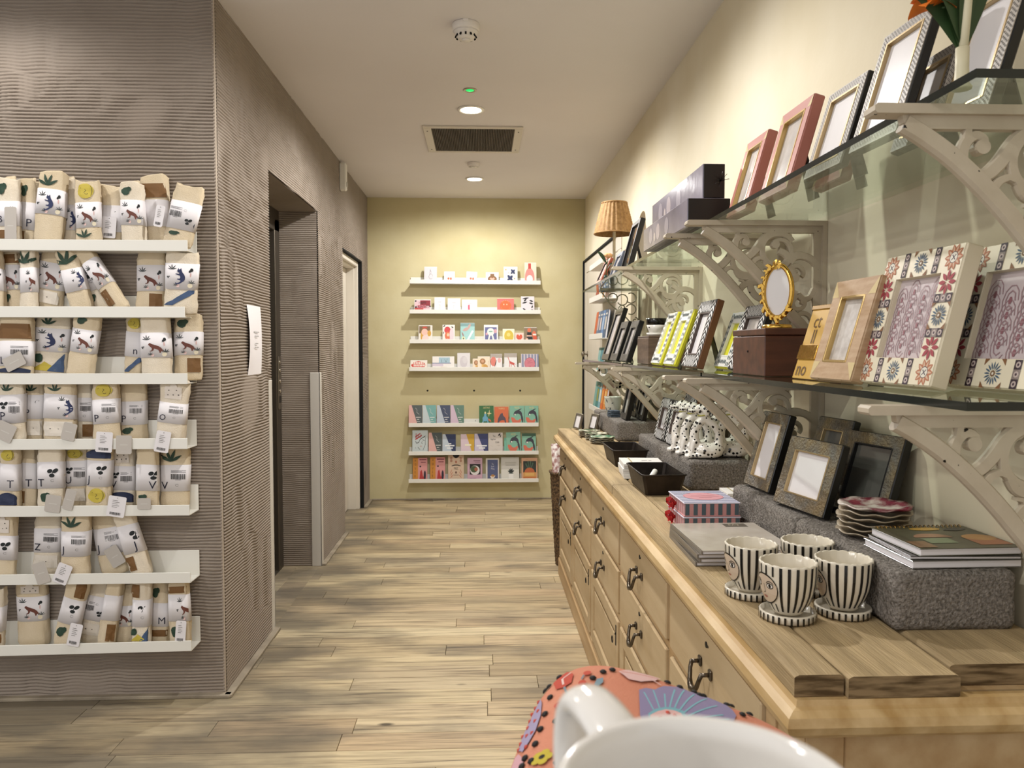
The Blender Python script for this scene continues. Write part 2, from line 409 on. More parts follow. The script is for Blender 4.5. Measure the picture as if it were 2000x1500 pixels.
tag(M().box(XL+.03, .92, YB-.014, YB-.001, 0, .012, SK, .003).build('baseboard_back'), 'thin dusty strip at the foot of the yellow wall', kind='structure')
GUARD = pm('painted_guard', '#c9c4bb', .45)
z1 = 1.20
tag(M().box(XL-.004, XL+.009, LY0-.05, LY0+.004, .0, z1, GUARD, .002).box(XL-.05, XL+.009, LY0-.004, LY0+.006, 0, z1, GUARD, .002).build('trim_1'), 'white corner guard on the near edge of the lift opening', kind='structure')
tag(M().box(XL-.05, XL+.010, LY1-.012, LY1-.001, .0, z1, GUARD, .002).box(XL+.004, XL+.010, LY1-.012, LY1+.045, 0, z1, GUARD, .002).build('trim_2'), 'white corner guard on the far edge of the lift opening', kind='structure')

# ------------------------------------------------------------------ lift
lf = tag(ob('door_1', None), 'steel lift entrance in the combed wall', kind='structure')
LST = pm('lift_steel', '#5d564c', .42, metal=.75); LDK = pm('lift_door_dark', '#3a352d', .4, metal=.6)
lx = -1.235
M().box(lx-.03, lx+.012, LY1-.115, LY1-.012, 0, 2.12, LST, .003).build('jamb', lf)
M().box(lx-.03, lx+.012, LY0+.01, LY0+.1, 0, 2.12, LST, .003).build('jamb', lf)
M().box(lx-.03, lx+.012, LY0+.01, LY1-.012, 2.05, LZ-.004, LST, .003).build('header', lf)
for a, b_ in ((LY0+.1, (LY0+LY1)/2-.002), ((LY0+LY1)/2+.002, LY1-.115)):
    M().box(lx-.09, lx-.06, a, b_, 0, 2.05, LDK, .003).build('door_leaf', lf)
M().box(lx-.1, lx+.012, LY0+.06, LY1-.06, 0, .004, STEEL).build('sill', lf)
cp = M().box(lx+.012, lx+.018, LY1-.098, LY1-.03, .98, 1.30, STEEL, .002).build('call_panel', lf)
for i, z in enumerate((1.265, 1.215, 1.15, 1.09)):
    M().lathe([(.013, 0), (.013, .004), (.0001, .005)], pm('button_chrome', '#cfcac0', .2, metal=1), 16).build('call_button', cp, (lx+.018, LY1-.064, z), (0, R(90), 0))
M().box(lx+.018, lx+.02, LY1-.085, LY1-.043, 1.02, 1.06, BLACK).build('display', cp)

# ------------------------------------------------------------------ white door of the left wall
WD = pm('white_door_paint', '#d9d2c6', .5, var=('#cfc7b8', 3, .7)); d1 = tag(ob('door_2', None), 'white flush door recessed in the combed wall', kind='structure')
M().box(XL-.03, XL+.006, DY0, DY1-.008, DZ-.008, DZ+.002, DARK).box(XL-.03, XL+.006, DY1-.008, DY1+.001, 0, DZ+.002, DARK).build('shadow_gap', d1)
M().box(XL-.16, XL-.024, DY1-.05, DY1-.008, 0, DZ-.008, WD, .003).box(XL-.16, XL-.024, DY0, DY0+.04, 0, DZ-.008, WD, .003).box(XL-.16, XL-.024, DY0+.04, DY1-.05, DZ-.05, DZ-.008, WD, .003).build('door_frame', d1)
M().box(XL-.16, XL-.05, DY1-.065, DY1-.05, 0, DZ-.05, WD, .002).box(XL-.16, XL-.05, DY0+.04, DY1-.065, DZ-.065, DZ-.05, WD, .002).build('door_stop', d1)
lf2 = M().box(XL-.155, XL-.115, DY0+.045, DY1-.068, .006, DZ-.068, WD, .003).build('door_leaf', d1)
BRASS = pm('old_brass', '#b08d4d', .25, metal=1)
M().lathe([(.022, 0), (.022, .004), (.01, .008), (.009, .03), (.024, .038), (.027, .05), (.018, .062), (.0001, .064)], BRASS, 20).build('door_knob', lf2, (XL-.115, DY0+.12, 1.325), (0, R(90), 0))
p = at(667, 340, x=XL)
s_ = tag(ob('door_sensor', None, None, (XL+.004, 5.52, 2.56)), 'small white sensor box high on the combed wall above the white door', 'sensor')
M().box(0, .05, -.028, .028, -.10, .09, WHITE, .008).build('case', s_); M().box(.05, .056, -.012, .012, -.075, -.04, pm('sensor_lens', '#b9b4aa', .3), .003).build('lens', s_)

# ------------------------------------------------------------------ notice on the combed wall
nt = thing('paper_notice', 'narrow curled white paper notice with four printed lines taped beside the lift', 'notice', (XL+.006, 3.405, 1.385))
b = M(); K = 9; hh = .30; ww = .20
pts = []
for i in range(K):
    for j in range(5):
        u = (j/4-.5)*ww; v = (i/(K-1)-.5)*hh; bow = .012*(1-(2*v/hh)**2)*(1 if j < 2 else .45)
        pts.append((bow+.002, u, v))
b.add(pts, [(i*5+j, i*5+j+1, (i+1)*5+j+1, (i+1)*5+j) for i in range(K-1) for j in range(4)], PAPER, True); b.build('sheet', nt)
it = []
for v, w_ in ((.035, .085), (.017, .05), (-.015, .045), (-.032, .055)):
    k = -w_/2
    while k < w_/2: it.append(('#8b8880', rect(k, v-.0025, k+.007, v+.0025))); k += .0095
tag(decal('printed_lines', it, lambda u, v, o: (.012*(1-(2*v/hh)**2)*.75+.003+o, u, v), nt), kind='stuff')

# ------------------------------------------------------------------ ceiling fittings
sd = thing('smoke_detector', 'white dome smoke detector with vent slots on the ceiling', 'smoke detector', (-.06, 3.19, CEIL))
SW = pm('detector_plastic', '#e2dcd4', .5)
M().lathe([(.053, 0), (.056, -.004), (.056, -.026), (.052, -.031)], SW, 40).build('base', sd)
M().lathe([(.052, -.031), (.047, -.036), (.042, -.043), (.034, -.056), (.031, -.060), (.0001, -.061)], SW, 40).build('dome', sd)
for k in range(12):
    a = 2*PI*k/12
    M().box(-.0035, .0035, -.001, .004, -.0075, .0075, DARK).build('vent_slot', sd, (.0385*math.cos(a), .0385*math.sin(a), -.0488), (R(28), 0, a-PI/2))
M().lathe([(.017, -.061), (.017, -.066), (.0001, -.067)], SW, 24).build('cap', sd); M().box(-.011, .011, -.058, -.050, -.010, .0, SW, .001).build('clip', sd)
gl = thing('green_indicator_light', 'small glowing green indicator light set in the ceiling', 'indicator light', (-.055, 3.985, CEIL))
M().lathe([(.036, 0), (.036, -.003), (.03, -.005), (.021, -.003), (.02, .002)], pm('satin_ring', '#b3a892', .3, metal=.7), 32).build('ring', gl)
M().lathe([(.021, -.003), (.012, -.007), (.0001, -.008)], pm('green_led', '#19c463', .3, emit=('#14b455', 1.6)), 24).build('lens', gl)
sn = thing('ceiling_sensor', 'small flat white round sensor between the grille and the far downlight', 'sensor', (-.052, 5.53, CEIL))
M().lathe([(.042, 0), (.044, -.006), (.042, -.022), (.036, -.028)], SW, 32).build('body', sn); M().lathe([(.012, -.0281), (.01, -.031), (.0001, -.032)], pm('sensor_lens', '#b9b4aa', .3), 16).build('lens', sn); M().lathe([(.036, -.028), (.0001, -.0284)], SW, 32).build('face', sn)
gr = thing('ceiling_vent_grille', 'rectangular dark mesh vent grille in a white frame on the ceiling', 'vent', (-.047, 4.915, CEIL))
GF = pm('grille_frame', '#cfc7ba', .5)
W2, D2 = .30, .30
for a in ((-W2, W2, -D2, -D2+.035), (-W2, W2, D2-.035, D2), (-W2, -W2+.05, -D2+.035, D2-.035), (W2-.05, W2, -D2+.035, D2-.035)): M().box(a[0], a[1], a[2], a[3], -.010, 0, GF, .003).build('frame_bar', gr)
M().box(-W2+.05, W2-.05, -D2+.035, D2-.035, -.003, 0, pm('grille_dark', '#4a4238', .85, var=('#2b251f', 40, 1.6))).build('filter', gr)
b = M(); MS = pm('grille_mesh', '#5b5145', .7)
for k in range(49): x = -W2+.055+k*(2*W2-.11)/48; b.box(x-.0016, x+.0016, -D2+.035, D2-.035, -.007, -.003, MS)
for k in range(33): q = -D2+.04+k*(2*D2-.08)/32; b.box(-W2+.05, W2-.05, q-.0012, q+.0012, -.006, -.003, MS)
tag(b.build('mesh', gr), kind='stuff')
for sx in (-1, 1):
    for q in (-.21, .21): M().lathe([(.004, -.0101), (.004, -.012), (.0001, -.0125)], DARK, 8).build('screw', gr, (sx*(W2-.025), q, 0))
# ================================================================== picture ledges
ORD = ['first', 'second', 'third', 'fourth', 'fifth', 'sixth', 'seventh', 'eighth', 'ninth', 'tenth', 'eleventh']
def ledge(name, x0, x1, yw, ztop, depth, liph, backh, label, group, tilt=0.0, t=.004):
    """white ledge on a wall facing -Y; ztop = top of the lip"""
    L_ = (x1-x0); o = thing(name, label, 'ledge', ((x0+x1)/2, yw, ztop-liph), (0, tilt, 0), group)
    M().box(-L_/2, L_/2, -t-.004, -.004, 0, backh, WHITE, .001).build('back_plate', o)
    M().box(-L_/2, L_/2, -depth+t, -t-.004, 0, t, WHITE, .001).build('shelf_plate', o)
    M().box(-L_/2, L_/2, -depth, -depth+t, 0, liph, WHITE, .001).build('lip', o)
    return o
# ------------------------------------------------------------------ rolled cotton bags
def se(a, b, n, t):                                # superellipse point
    c, s_ = math.cos(t), math.sin(t); return (a*math.copysign(abs(c)**(2/n), c), b*math.copysign(abs(s_)**(2/n), s_))
DOG = [(0.02, .78), (.06, .92), (.14, .98), (.22, .90), (.30, .84), (.50, .74), (.70, .62), (.84, .48), (.92, .30), (.98, .10), (.95, .06), (.88, .16), (.84, .08), (.80, -.04), (.74, -.04), (.72, .10), (.66, .26), (.50, .36), (.40, .42), (.36, .26), (.26, .14), (.12, .12), (.12, .18), (.24, .24), (.26, .40), (.22, .52), (.14, .60), (.10, .70)]
CAT = [(.30, 1.0), (.34, .90), (.44, .92), (.50, 1.0), (.54, .84), (.60, .72), (.72, .60), (.80, .44), (.80, .28), (.72, .16), (.60, .10), (.40, -.02), (.20, -.06), (.06, .02), (.10, .06), (.22, .02), (.38, .08), (.50, .18), (.40, .22), (.22, .26), (.22, .31), (.42, .32), (.46, .42), (.40, .52), (.20, .56), (.10, .60), (.10, .65), (.24, .63), (.36, .62), (.36, .70), (.24, .74), (.22, .82)]
def palm(x, y, s_, c='#1d2a2b'): return [(c, leaf(x, y, s_*l, s_*.16, a)) for a, l in ((165, .8), (130, .95), (92, 1), (55, .95), (20, .8))]
def blob3(x, y, s_, c='#161b1c'): return [(c, circ(x-s_*.45, y+s_*.3, s_*.5, s_*.38, 9, rot=20)), (c, circ(x+s_*.5, y+s_*.35, s_*.55, s_*.36, 9, rot=40)), (c, circ(x-.1*s_, y-s_*.55, s_*.5, s_*.36, 9))]+col(c, stroke([(x-.1*s_, y-.4*s_), (x+.1*s_, y+.2*s_)], s_*.12))
def animal(kind, ar):                              # drawn in 0..1 by 0..1/ar
    sh, c = (DOG, '#6d3a2c') if kind == 'dog' else (CAT, '#26315c')
    sx, sy = (.52, .40) if kind == 'dog' else (.44, .60)
    ox, oy = (.30, .22) if kind == 'dog' else (.32, .20)
    it = palm(.25, .74, .20)+blob3(.12, .44, .055)+[('#161b1c', circ(.86, .74, .05, .07, 8)), ('#161b1c', circ(.81, .68, .035, .05, 7)), ('#e3b9b4', circ(.84, .55, .02, .09, 8)), ('#e8dcc0', circ(.84, .14, .08, .09, 9)), ('#e9c6c0', circ(.45, .12, .06, .06, 8))]
    it += palm(.88, .22, .15)+palm(.38, .12, .13)
    return it+[(c, [(ox+u*sx, oy+v*sy) for u, v in sh])]
def barcode(x, y, w_, h_, seed=1):
    r = random.Random(seed); it = []; k = 0
    for j in range(3): it.append(('#3c3a38', rect(x, y+h_*(1.62-j*.16), x+w_*(1, .75, 1)[j], y+h_*(1.68-j*.16))))
    while k < 1:
        s_ = r.uniform(.018, .05); it.append(('#22201f', rect(x+k*w_, y, x+min(k+s_, 1)*w_, y+h_))); k += s_+r.uniform(.018, .04)
    it.append(('#4a4846', rect(x+w_*.3, y-h_*.14, x+w_*.7, y-h_*.08))); return it
def swirl(x, y, s_): return col('#55524f', stroke(circ(x, y, s_, s_*.7, 10, 30, 330), s_*.14))
GREEN, NAVY, BROWN, YEL, BLUE = '#24412f', '#25304f', '#7a5427', '#cdb845', '#41597d'
def cotton_print(code, w_, h0, h1):                # shapes on the cloth, in metres; the span is -w/2..w/2 by h0..h1
    it = []; hm = (h0+h1)/2; d = h1-h0
    if code == 'leaf': it += [(GREEN, leaf(-w_*.1, h0+d*.15, d*.8, d*.2, a)) for a in (150, 110, 70, 30)]
    if code == 'green': it += [(GREEN, circ(-w_*.18, hm, w_*.17, d*.30, 9)), (GREEN, circ(-w_*.05, hm+d*.15, w_*.12, d*.18, 8))]
    if code == 'brown': it += [(BROWN, rect(-w_*.46, h0+d*.05, w_*.46, h1-d*.3))]
    if code == 'brownr': it += [(BROWN, rect(w_*.02, h0, w_*.46, h1-d*.1))]
    if code == 'brownl': it += [(BROWN, rect(-w_*.46, h0, -w_*.05, h1-d*.1))]
    if code == 'navy': it += [(NAVY, rect(-w_*.46, h0, w_*.46, hm)), (NAVY, circ(0, hm, w_*.46, d*.4, 12, 0, 180))]
    if code == 'blue': it += [(BLUE, [(-w_*.46, h0), (w_*.3, h1), (w_*.46, h1), (w_*.46, h1-d*.2), (-w_*.2, h0)])]
    if code == 'mix': it += [(GREEN, circ(-w_*.3, h0+d*.65, w_*.14, d*.25, 9)), (YEL, [(-w_*.46, h0), (-w_*.1, hm), (w_*.3, h0+d*.15), (w_*.1, h0)]), (BLUE, [(0, h0), (w_*.46, h1), (w_*.46, h0)])]
    if code == 'lemon':
        it += [(YEL, circ(0, hm, w_*.34, d*.42, 14))]
        it += col('#3b3320', stroke([(-w_*.22, hm+d*.1), (-w_*.16, hm+d*.16)], .0015)+stroke([(-.004, hm-.006), (.003, hm+.002), (-.002, hm+.006)], .0014)+stroke(circ(.004, hm-.008, .006, .004, 5, 200, 340), .0012)+stroke(circ(w_*.16, hm, w_*.12, d*.3, 6, -60, 60), .0012))
    if code == 'house':
        it += [('#f1e7db', rect(-w_*.30, h0+d*.1, w_*.30, h0+d*.75)), ('#f1e7db', circ(0, h0+d*.75, w_*.13, d*.18, 8, 0, 180))]+[('#4b423a', circ(a*w_, h0+d*b_, .0028, .0022, 5)) for a, b_ in ((-.17, .3), (.02, .32), (.2, .34), (-.15, .55), (.12, .58))]
    if code == 'pale': it += [('#efe6d8', rect(-w_*.44, h0+d*.1, w_*.44, h1-d*.1))]+[('#6d6258', circ(a*w_, hm, .003, .0022, 5)) for a in (-.2, .05)]
    return it
LET = '#1c1d33'
def band_items(code, letter, W_, H_, seed):
    it = []; A = W_/H_
    if code in ('dog', 'cat'): it += place(animal(code, A), -W_/2, 0, W_, H_)
    elif code == 'dogr': it += place(animal('dog', A), -W_*.10, 0, W_*.9, H_)
    elif code == 'catr': it += place(animal('cat', A), -W_*.05, 0, W_*.8, H_)
    elif code == 'bar': it += barcode(-W_*.08, H_*.48, W_*.5, H_*.2, seed)+swirl(W_*.14, H_*.26, H_*.06)
    elif code == 'barleaf': it += barcode(-W_*.02, H_*.36, W_*.44, H_*.22, seed)+blob3(-W_*.22, H_*.62, H_*.15)
    elif code == 'barl': it += barcode(-W_*.44, H_*.44, W_*.42, H_*.2, seed)+blob3(W_*.26, H_*.34, H_*.13)+swirl(W_*.10, H_*.7, H_*.05)
    elif code == 'leaf': it += blob3(W_*.16, H_*.62, H_*.2)+swirl(W_*.16, H_*.32, H_*.06)
    elif code == 'leafr': it += blob3(W_*.38, H_*.62, H_*.2)
    if letter:
        lx = {'bar': -.42, 'barleaf': -.42, 'barl': .44}.get(code, -.42) if code else .0
        if letter[0] == '>': letter = letter[1:]; lx = -.02 if letter in 'MTn' else .16
        it += col(LET, text(letter, lx*W_, H_*.10, H_*.30))
    clip = W_*.485
    return [(h, [(max(-clip, min(clip, u)), max(H_*.02, min(H_*.98, v))) for u, v in p]) for h, p in it]
def bag(cx, wpx, top, row, k, tilt=0, band=(.33, .74), code='dog', letter='', topp='', botp='', tagc=None, dark=False, roll=0):
    """one bag roll; cx, width and top as seen in the photo on the ledge's own plane"""
    yb = YF-(.0765 if k % 2 == 0 else .034); zl = LIPZ[row]-.034; pc = at(cx, LIPY[row], y=yb); s_ = 1/(at(cx+100, LIPY[row], y=yb).x-pc.x)*100
    Wd = wpx/s_; zt = at(cx, top, y=yb).z; Ht = max(.10, (zt-zl)/math.cos(R(tilt))*.985); rr = random.Random(row*50+k)
    a = Wd/2; bb = .0205
    seedn = row*17+k*5
    def wid(v): return 1-.10*math.exp(-((v)/.06)**2)-.05*math.exp(-((1-v)/.05)**2)+.03*math.sin(9*v+seedn)
    def crease(tt, q):
        if band[0]-.02 <= q <= band[1]+.02: return 1
        return 1+(.0016*math.sin(5*tt+seedn+3*q)+.0013*math.sin(9*tt-seedn+14*q)+.0010*math.sin(3*tt+40*q+seedn))/max(a, .01)*1.3
    def S(u, v, lift=0.0):                         # front face point; u in -W/2..W/2, v in metres from the base
        q = v/Ht; w_ = wid(q); x = max(-.985, min(.985, u/a)); tt = -math.acos(math.copysign(abs(x)**1.6, x)); f_ = crease(tt, q)
        yy = -(1-abs(x)**3.2)**(1/3.2)*bb
        n = Vector((math.copysign(abs(x)**2.2, x)/a*bb, -abs(yy/bb)**2.2-.2, 0)).normalized()
        return (x*a*w_*f_+n.x*lift, yy*w_*f_+n.y*lift, v)
    nm = {'dog': 'dog-print', 'dogr': 'dog-print', 'cat': 'cat-print', 'catr': 'cat-print', 'leaf': 'leaf-print', 'leafr': 'leaf-print', 'bar': 'barcode', 'barleaf': 'barcode and leaf', 'barl': 'barcode and leaf', '': 'plain white'}[code]
    lab = 'rolled cotton bag, %s band%s, %s from left on %s bag ledge' % (nm, (' lettered '+letter.strip('>')) if letter else '', ORD[k], ORD[row])
    z0 = zl+.005+abs(math.sin(R(tilt)))*a*.93
    off = math.sin(R(tilt))*.0
    t = thing('cotton_bag', lab, 'bag', (pc.x, yb, z0), (R(-2), R(tilt), 0), 'rolled cotton bags on the ribbed wall')
    # body
    b = M(); n = 28; rows = [0, .012, .035, .08, .16, .26, .36, .46, .56, .66, .76, .84, .90, .95, .985, 1.0]; vs = []
    for i, q in enumerate(rows):
        w_ = wid(q)*(.86 if i == 0 else 1)
        for j in range(n):
            tt = 2*PI*j/n; x, yv = se(a, bb, 3.2, tt)
            f_ = crease(tt, q)
            vs.append((x*w_*f_, yv*w_*f_, q*Ht+(.006*math.sin(2*tt+seedn) if i > 12 else 0)))
    fs = [(i*n+j, i*n+(j+1) % n, (i+1)*n+(j+1) % n, (i+1)*n+j) for i in range(len(rows)-1) for j in range(n)]
    fs.append(tuple(range(n))[::-1])
    o = len(vs)                                    # rolled, open top
    for q, dz in ((.80, -.002), (.68, -.016), (.5, -.02)):
        for j in range(n):
            tt = 2*PI*j/n; x, yv = se(a*q, bb*q*.8, 2.6, tt); vs.append((x, yv+.004*math.sin(3*tt+seedn), Ht+dz))
    base = (len(rows)-1)*n
    for i in range(3):
        A0 = base if i == 0 else o+(i-1)*n; B0 = o+i*n
        fs += [(A0+j, A0+(j+1) % n, B0+(j+1) % n, B0+j) for j in range(n)]
    fs.append(tuple(o+2*n+j for j in range(n)))
    b.add(vs, fs, CREAM2 if (row+k) % 3 == 0 else CREAM, True); b.build('cloth', t)
    if roll:                                       # inner fold standing in the roll
        f = M(); pr = [(-a*.72, -bb*.30), (-a*.35, bb*.1), (0, -bb*.25), (a*.3, bb*.15), (a*.68, -bb*.2)]
        vv = []; 
        for x, yv in pr: vv += [(x, yv-.005, Ht-.05), (x, yv-.005, Ht+.008+.004*math.sin(x*90)), (x, yv+.005, Ht+.008+.004*math.sin(x*90)), (x, yv+.005, Ht-.05)]
        ff = []
        for i in range(4):
            for j in range(4): ff.append((i*4+j, i*4+(j+1) % 4, (i+1)*4+(j+1) % 4, (i+1)*4+j))
        f.add(vv, ff+[(0, 1, 2, 3)[::-1], (16, 17, 18, 19)], CREAM, True); f.build('inner_fold', t)
    # paper band
    q0, q1 = band; vs = []; n = 32
    for lift, qs in ((.0016, (q0, q1)), (.0008, (q1, q0))):
        for q in qs:
            for j in range(n):
                tt = 2*PI*j/n; x, yv = se(a+lift, bb+lift, 3.2, tt); w_ = wid(q); vs.append((x*w_, yv*w_, q*Ht+Ht*.012*math.sin(tt*1+seedn)))
    fs = [(i*n+j, i*n+(j+1) % n, ((i+1) % 4)*n+(j+1) % n, ((i+1) % 4)*n+j) for i in range(4) for j in range(n)]
    bo = M().add(vs, fs, PAPER, True).build('paper_band', t)
    it = band_items(code, letter, Wd*.97, (q1-q0)*Ht, seedn)
    if it: tag(decal('band_print', it, lambda u, v, l: S(u, v+q0*Ht, l), bo, off=.0022, step=.00003, cut=.018), kind='stuff')
    it = []
    if topp: it += cotton_print(topp, Wd, q1*Ht+.006, Ht-.006)
    if botp: it += cotton_print(botp, Wd, .03 if q0*Ht > .05 else .004, q0*Ht-.003)
    if it: tag(decal('cloth_print', it, lambda u, v, l: S(u, v, l), t, off=.0022, step=.00008, cut=.012), kind='stuff')
    if tagc:                                       # swing tag: (dx px, dy px of its centre from the bag centre/base, w px, h px, tilt, white?)
        dx, dy, tw, thh, ta, wh = tagc; tw /= s_; thh /= s_
        tm = PAPER if wh else pm('grey_tag', '#b9b2aa', .6)
        p = [(-tw/2+.004, -thh/2), (tw/2-.004, -thh/2), (tw/2, -thh/2+.004), (tw/2, thh/2-.004), (tw/2-.004, thh/2), (-tw/2+.004, thh/2), (-tw/2, thh/2-.004), (-tw/2, -thh/2+.004)]
        fy = -(bb+.008) if dy > 30 else (YF-.110)-yb
        g = M().prism(p, fy-.0012, fy, lambda u, v, d: (u, d, v), tm).build('swing_tag', t, (dx/s_, 0, max(dy/s_, thh*.5-.03)), (0, R(ta)-R(tilt)*.0, 0))
        if wh:
            it = barcode(-tw*.32, -thh*.40, tw*.6, thh*.12, seedn)[3:]+[('#77726c', rect(-tw*.25, thh*(.28-.08*i), tw*(.15 if i % 2 else .05), thh*(.30-.08*i))) for i in range(5)]+[('#5b5752', circ(0, thh*.42, .0016, .0016, 6))]
        else: it = [('#d9d4cd', rect(-tw*.25, -.002, tw*.25, .001)), ('#d9d4cd', rect(-tw*.12, -thh*.38, tw*.12, -thh*.37))]
        tag(decal('tag_print', it, lambda u, v, l: (u, fy-.0012-l, v), g, off=.0003, step=.00004), kind='stuff')
    return t
LIPY = [469, 599, 729, 856, 986, 1118, 1254]
LIPZ = []
LEN = [(366, 0), (361, 0), (366, .0), (366, 0), (370, 0), (372, 0), (374, -.028)]
LN = ['top', 'second', 'third', 'fourth', 'fifth', 'sixth', 'bottom']
for r, yp in enumerate(LIPY):
    p = at(LEN[r][0], yp, y=YF-.105); LIPZ.append(p.z)
    ledge('bag_ledge', -2.06, p.x, YF-.006, p.z, .10, .040, .10 if r not in (0, 1) else .085, 'white metal ledge holding rolled bags, %s of seven on the ribbed wall' % LN[r], 'white ledges on the ribbed wall', LEN[r][1] and -.012)
    for q in (0,): pass
B = bag
# row 1
B(18, 42, 350, 0, 0, 0, (.32, .68), 'leafr', 'B', 'green', 'brown', (12, 42, 23, 74, 0, 0), roll=1)
B(55, 34, 354, 0, 1, 2, (.28, .68), '', 'P', 'green', 'brownl', roll=1)
B(94, 55, 339, 0, 2, 5, (.42, .76), 'cat', '', 'leaf', '')
B(135, 33, 351, 0, 3, 0, (.26, .62), 'catr', '', '', '', roll=1)
B(175, 46, 355, 0, 4, -1, (.30, .68), 'dog', '', 'lemon', 'leaf')
B(217, 50, 365, 0, 5, 1, (.28, .70), 'leafr', '', '', '', (2, 42, 28, 42, 3, 1))
B(263, 45, 360, 0, 6, -2, (.35, .74), 'dog', '', 'green', '', roll=1)
B(307, 55, 345, 0, 7, -2, (.30, .66), '', '', 'brown', '', roll=0)
B(346, 56, 370, 0, 8, 13, (.26, .72), 'barl', 'O', '', 'green', (-40, 48, 17, 42, -3, 1))
# row 2
B(-2, 26, 488, 1, 0, -3, (.36, .70), 'leaf', '', 'lemon', '')
B(27, 42, 488, 1, 1, -3, (.36, .74), 'dog', '', 'brown', 'green', roll=1)
B(58, 30, 486, 1, 2, 0, (.33, .70), 'dogr', '', 'leaf', '')
B(89, 54, 488, 1, 3, 12, (.36, .76), 'dog', '', '', 'pale', roll=1)
B(163, 42, 487, 1, 4, -14, (.32, .66), 'catr', '', 'leaf', '')
B(204, 42, 490, 1, 5, -25, (.30, .70), 'leaf', 'G', '', 'green')
B(241, 34, 494, 1, 6, -33, (.38, .78), 'dog', '', '', 'brownl')
B(294, 54, 490, 1, 7, 2, (.36, .76), 'dog', '', '', 'brownr', roll=1)
B(352, 62, 495, 1, 8, 3, (.40, .82), 'cat', '', '', 'blue')
# row 3
B(32, 66, 617, 2, 0, 1, (.22, .60), 'bar', 'L', 'brown', 'navy', (4, 38, 40, 28, -28, 0))
B(96, 66, 617, 2, 1, 6, (.42, .78), 'cat', '', 'leaf', 'mix')
B(155, 50, 619, 2, 2, 9, (.42, .78), 'dog', '', 'green', '')
B(262, 36, 617, 2, 3, 3, (.36, .74), '', '>n', 'lemon', 'blue')
B(308, 58, 617, 2, 4, -2, (.34, .72), 'dog', '', '', '')
B(369, 54, 617, 2, 5, 0, (.38, .74), 'dog', '', 'green', 'brownr', roll=1)
# row 4
B(25, 48, 745, 3, 0, 0, (.36, .80), 'barleaf', 'P', 'leaf', 'green', (-4, 30, 36, 36, 25, 0))
B(70, 38, 746, 3, 1, 0, (.42, .80), 'leafr', 'P', 'leaf', 'pale')
B(117, 60, 746, 3, 2, 1, (.42, .80), 'catr', '', 'leaf', 'pale')
B(166, 38, 747, 3, 3, 0, (.36, .74), 'bar', '', '', 'brownr', (-10, 28, 26, 34, 14, 0))
B(210, 50, 746, 3, 4, -1, (.34, .72), 'bar', 'P', 'lemon', '', (2, 8, 32, 40, 5, 1))
B(262, 50, 747, 3, 5, 0, (.32, .70), 'bar', 'P', '', 'green', (-2, 2, 30, 36, 1, 0))
B(332, 54, 747, 3, 6, 6, (.34, .66), 'bar', 'O', 'house', '', (-8, -4, 28, 42, 4, 1))
# row 5
B(20, 36, 872, 4, 0, 1, (.34, .74), '', '>T', 'lemon', 'navy')
B(56, 36, 873, 4, 1, 1, (.34, .74), '', '>T', '', 'brownl')
B(101, 50, 872, 4, 2, 0, (.36, .76), 'leaf', 'T', '', 'green', (12, 20, 30, 34, 8, 0))
B(150, 46, 873, 4, 3, 1, (.38, .78), 'barleaf', 'U', 'lemon', 'pale', (6, 26, 20, 40, 14, 0))
B(192, 46, 874, 4, 4, 3, (.40, .80), 'leaf', 'J', 'navy', 'lemon')
B(242, 48, 873, 4, 5, 0, (.32, .70), 'barleaf', 'V', 'house', 'navy', (4, 12, 34, 40, 9, 1))
B(289, 42, 873, 4, 6, 0, (.32, .72), 'leafr', '>V', '', 'green', (0, 18, 26, 22, 0, 0))
B(342, 56, 873, 4, 7, 1, (.28, .70), 'bar', 'V', 'leaf', '', roll=1)
# row 6
B(8, 44, 1003, 5, 0, 2, (.30, .66), 'leaf', '', 'house', '')
B(92, 52, 1004, 5, 1, 3, (.38, .76), 'bar', 'Z', '', 'pale', (10, 16, 26, 42, -20, 0), roll=1)
B(147, 54, 1004, 5, 2, 2, (.36, .74), 'bar', 'J', 'leaf', '', (-16, 14, 28, 40, 20, 1))
B(228, 56, 1005, 5, 3, -10, (.34, .76), 'bar', 'J', '', '', (10, 36, 28, 40, -20, 0), roll=1)
B(280, 40, 1003, 5, 4, -17, (.36, .78), 'leafr', '>J', '', 'brownl')
# row 7
B(-6, 24, 1150, 6, 0, 3, (.30, .70), '', '', '', 'brownr')
B(67, 58, 1136, 6, 1, -1, (.40, .78), 'dog', '', 'house', '', roll=1)
B(124, 42, 1136, 6, 2, 14, (.36, .72), 'leaf', '', 'brownr', 'green')
B(178, 44, 1136, 6, 3, 10, (.36, .74), 'barl', '', '', 'pale', (-16, 26, 24, 44, 2, 1))
B(207, 32, 1140, 6, 4, 9, (.42, .80), '', '', '', 'brownr')
B(242, 40, 1140, 6, 5, 3, (.30, .64), 'dog', '', '', '', roll=1)
B(276, 34, 1136, 6, 6, 2, (.34, .74), 'leaf', '', 'brownl', 'mix')
B(313, 36, 1138, 6, 7, 1, (.30, .68), '', '>M', 'green', 'brown')
B(354, 40, 1136, 6, 8, -2, (.40, .80), 'dogr', '', 'brown', 'green', (6, 34, 20, 44, 6, 1))
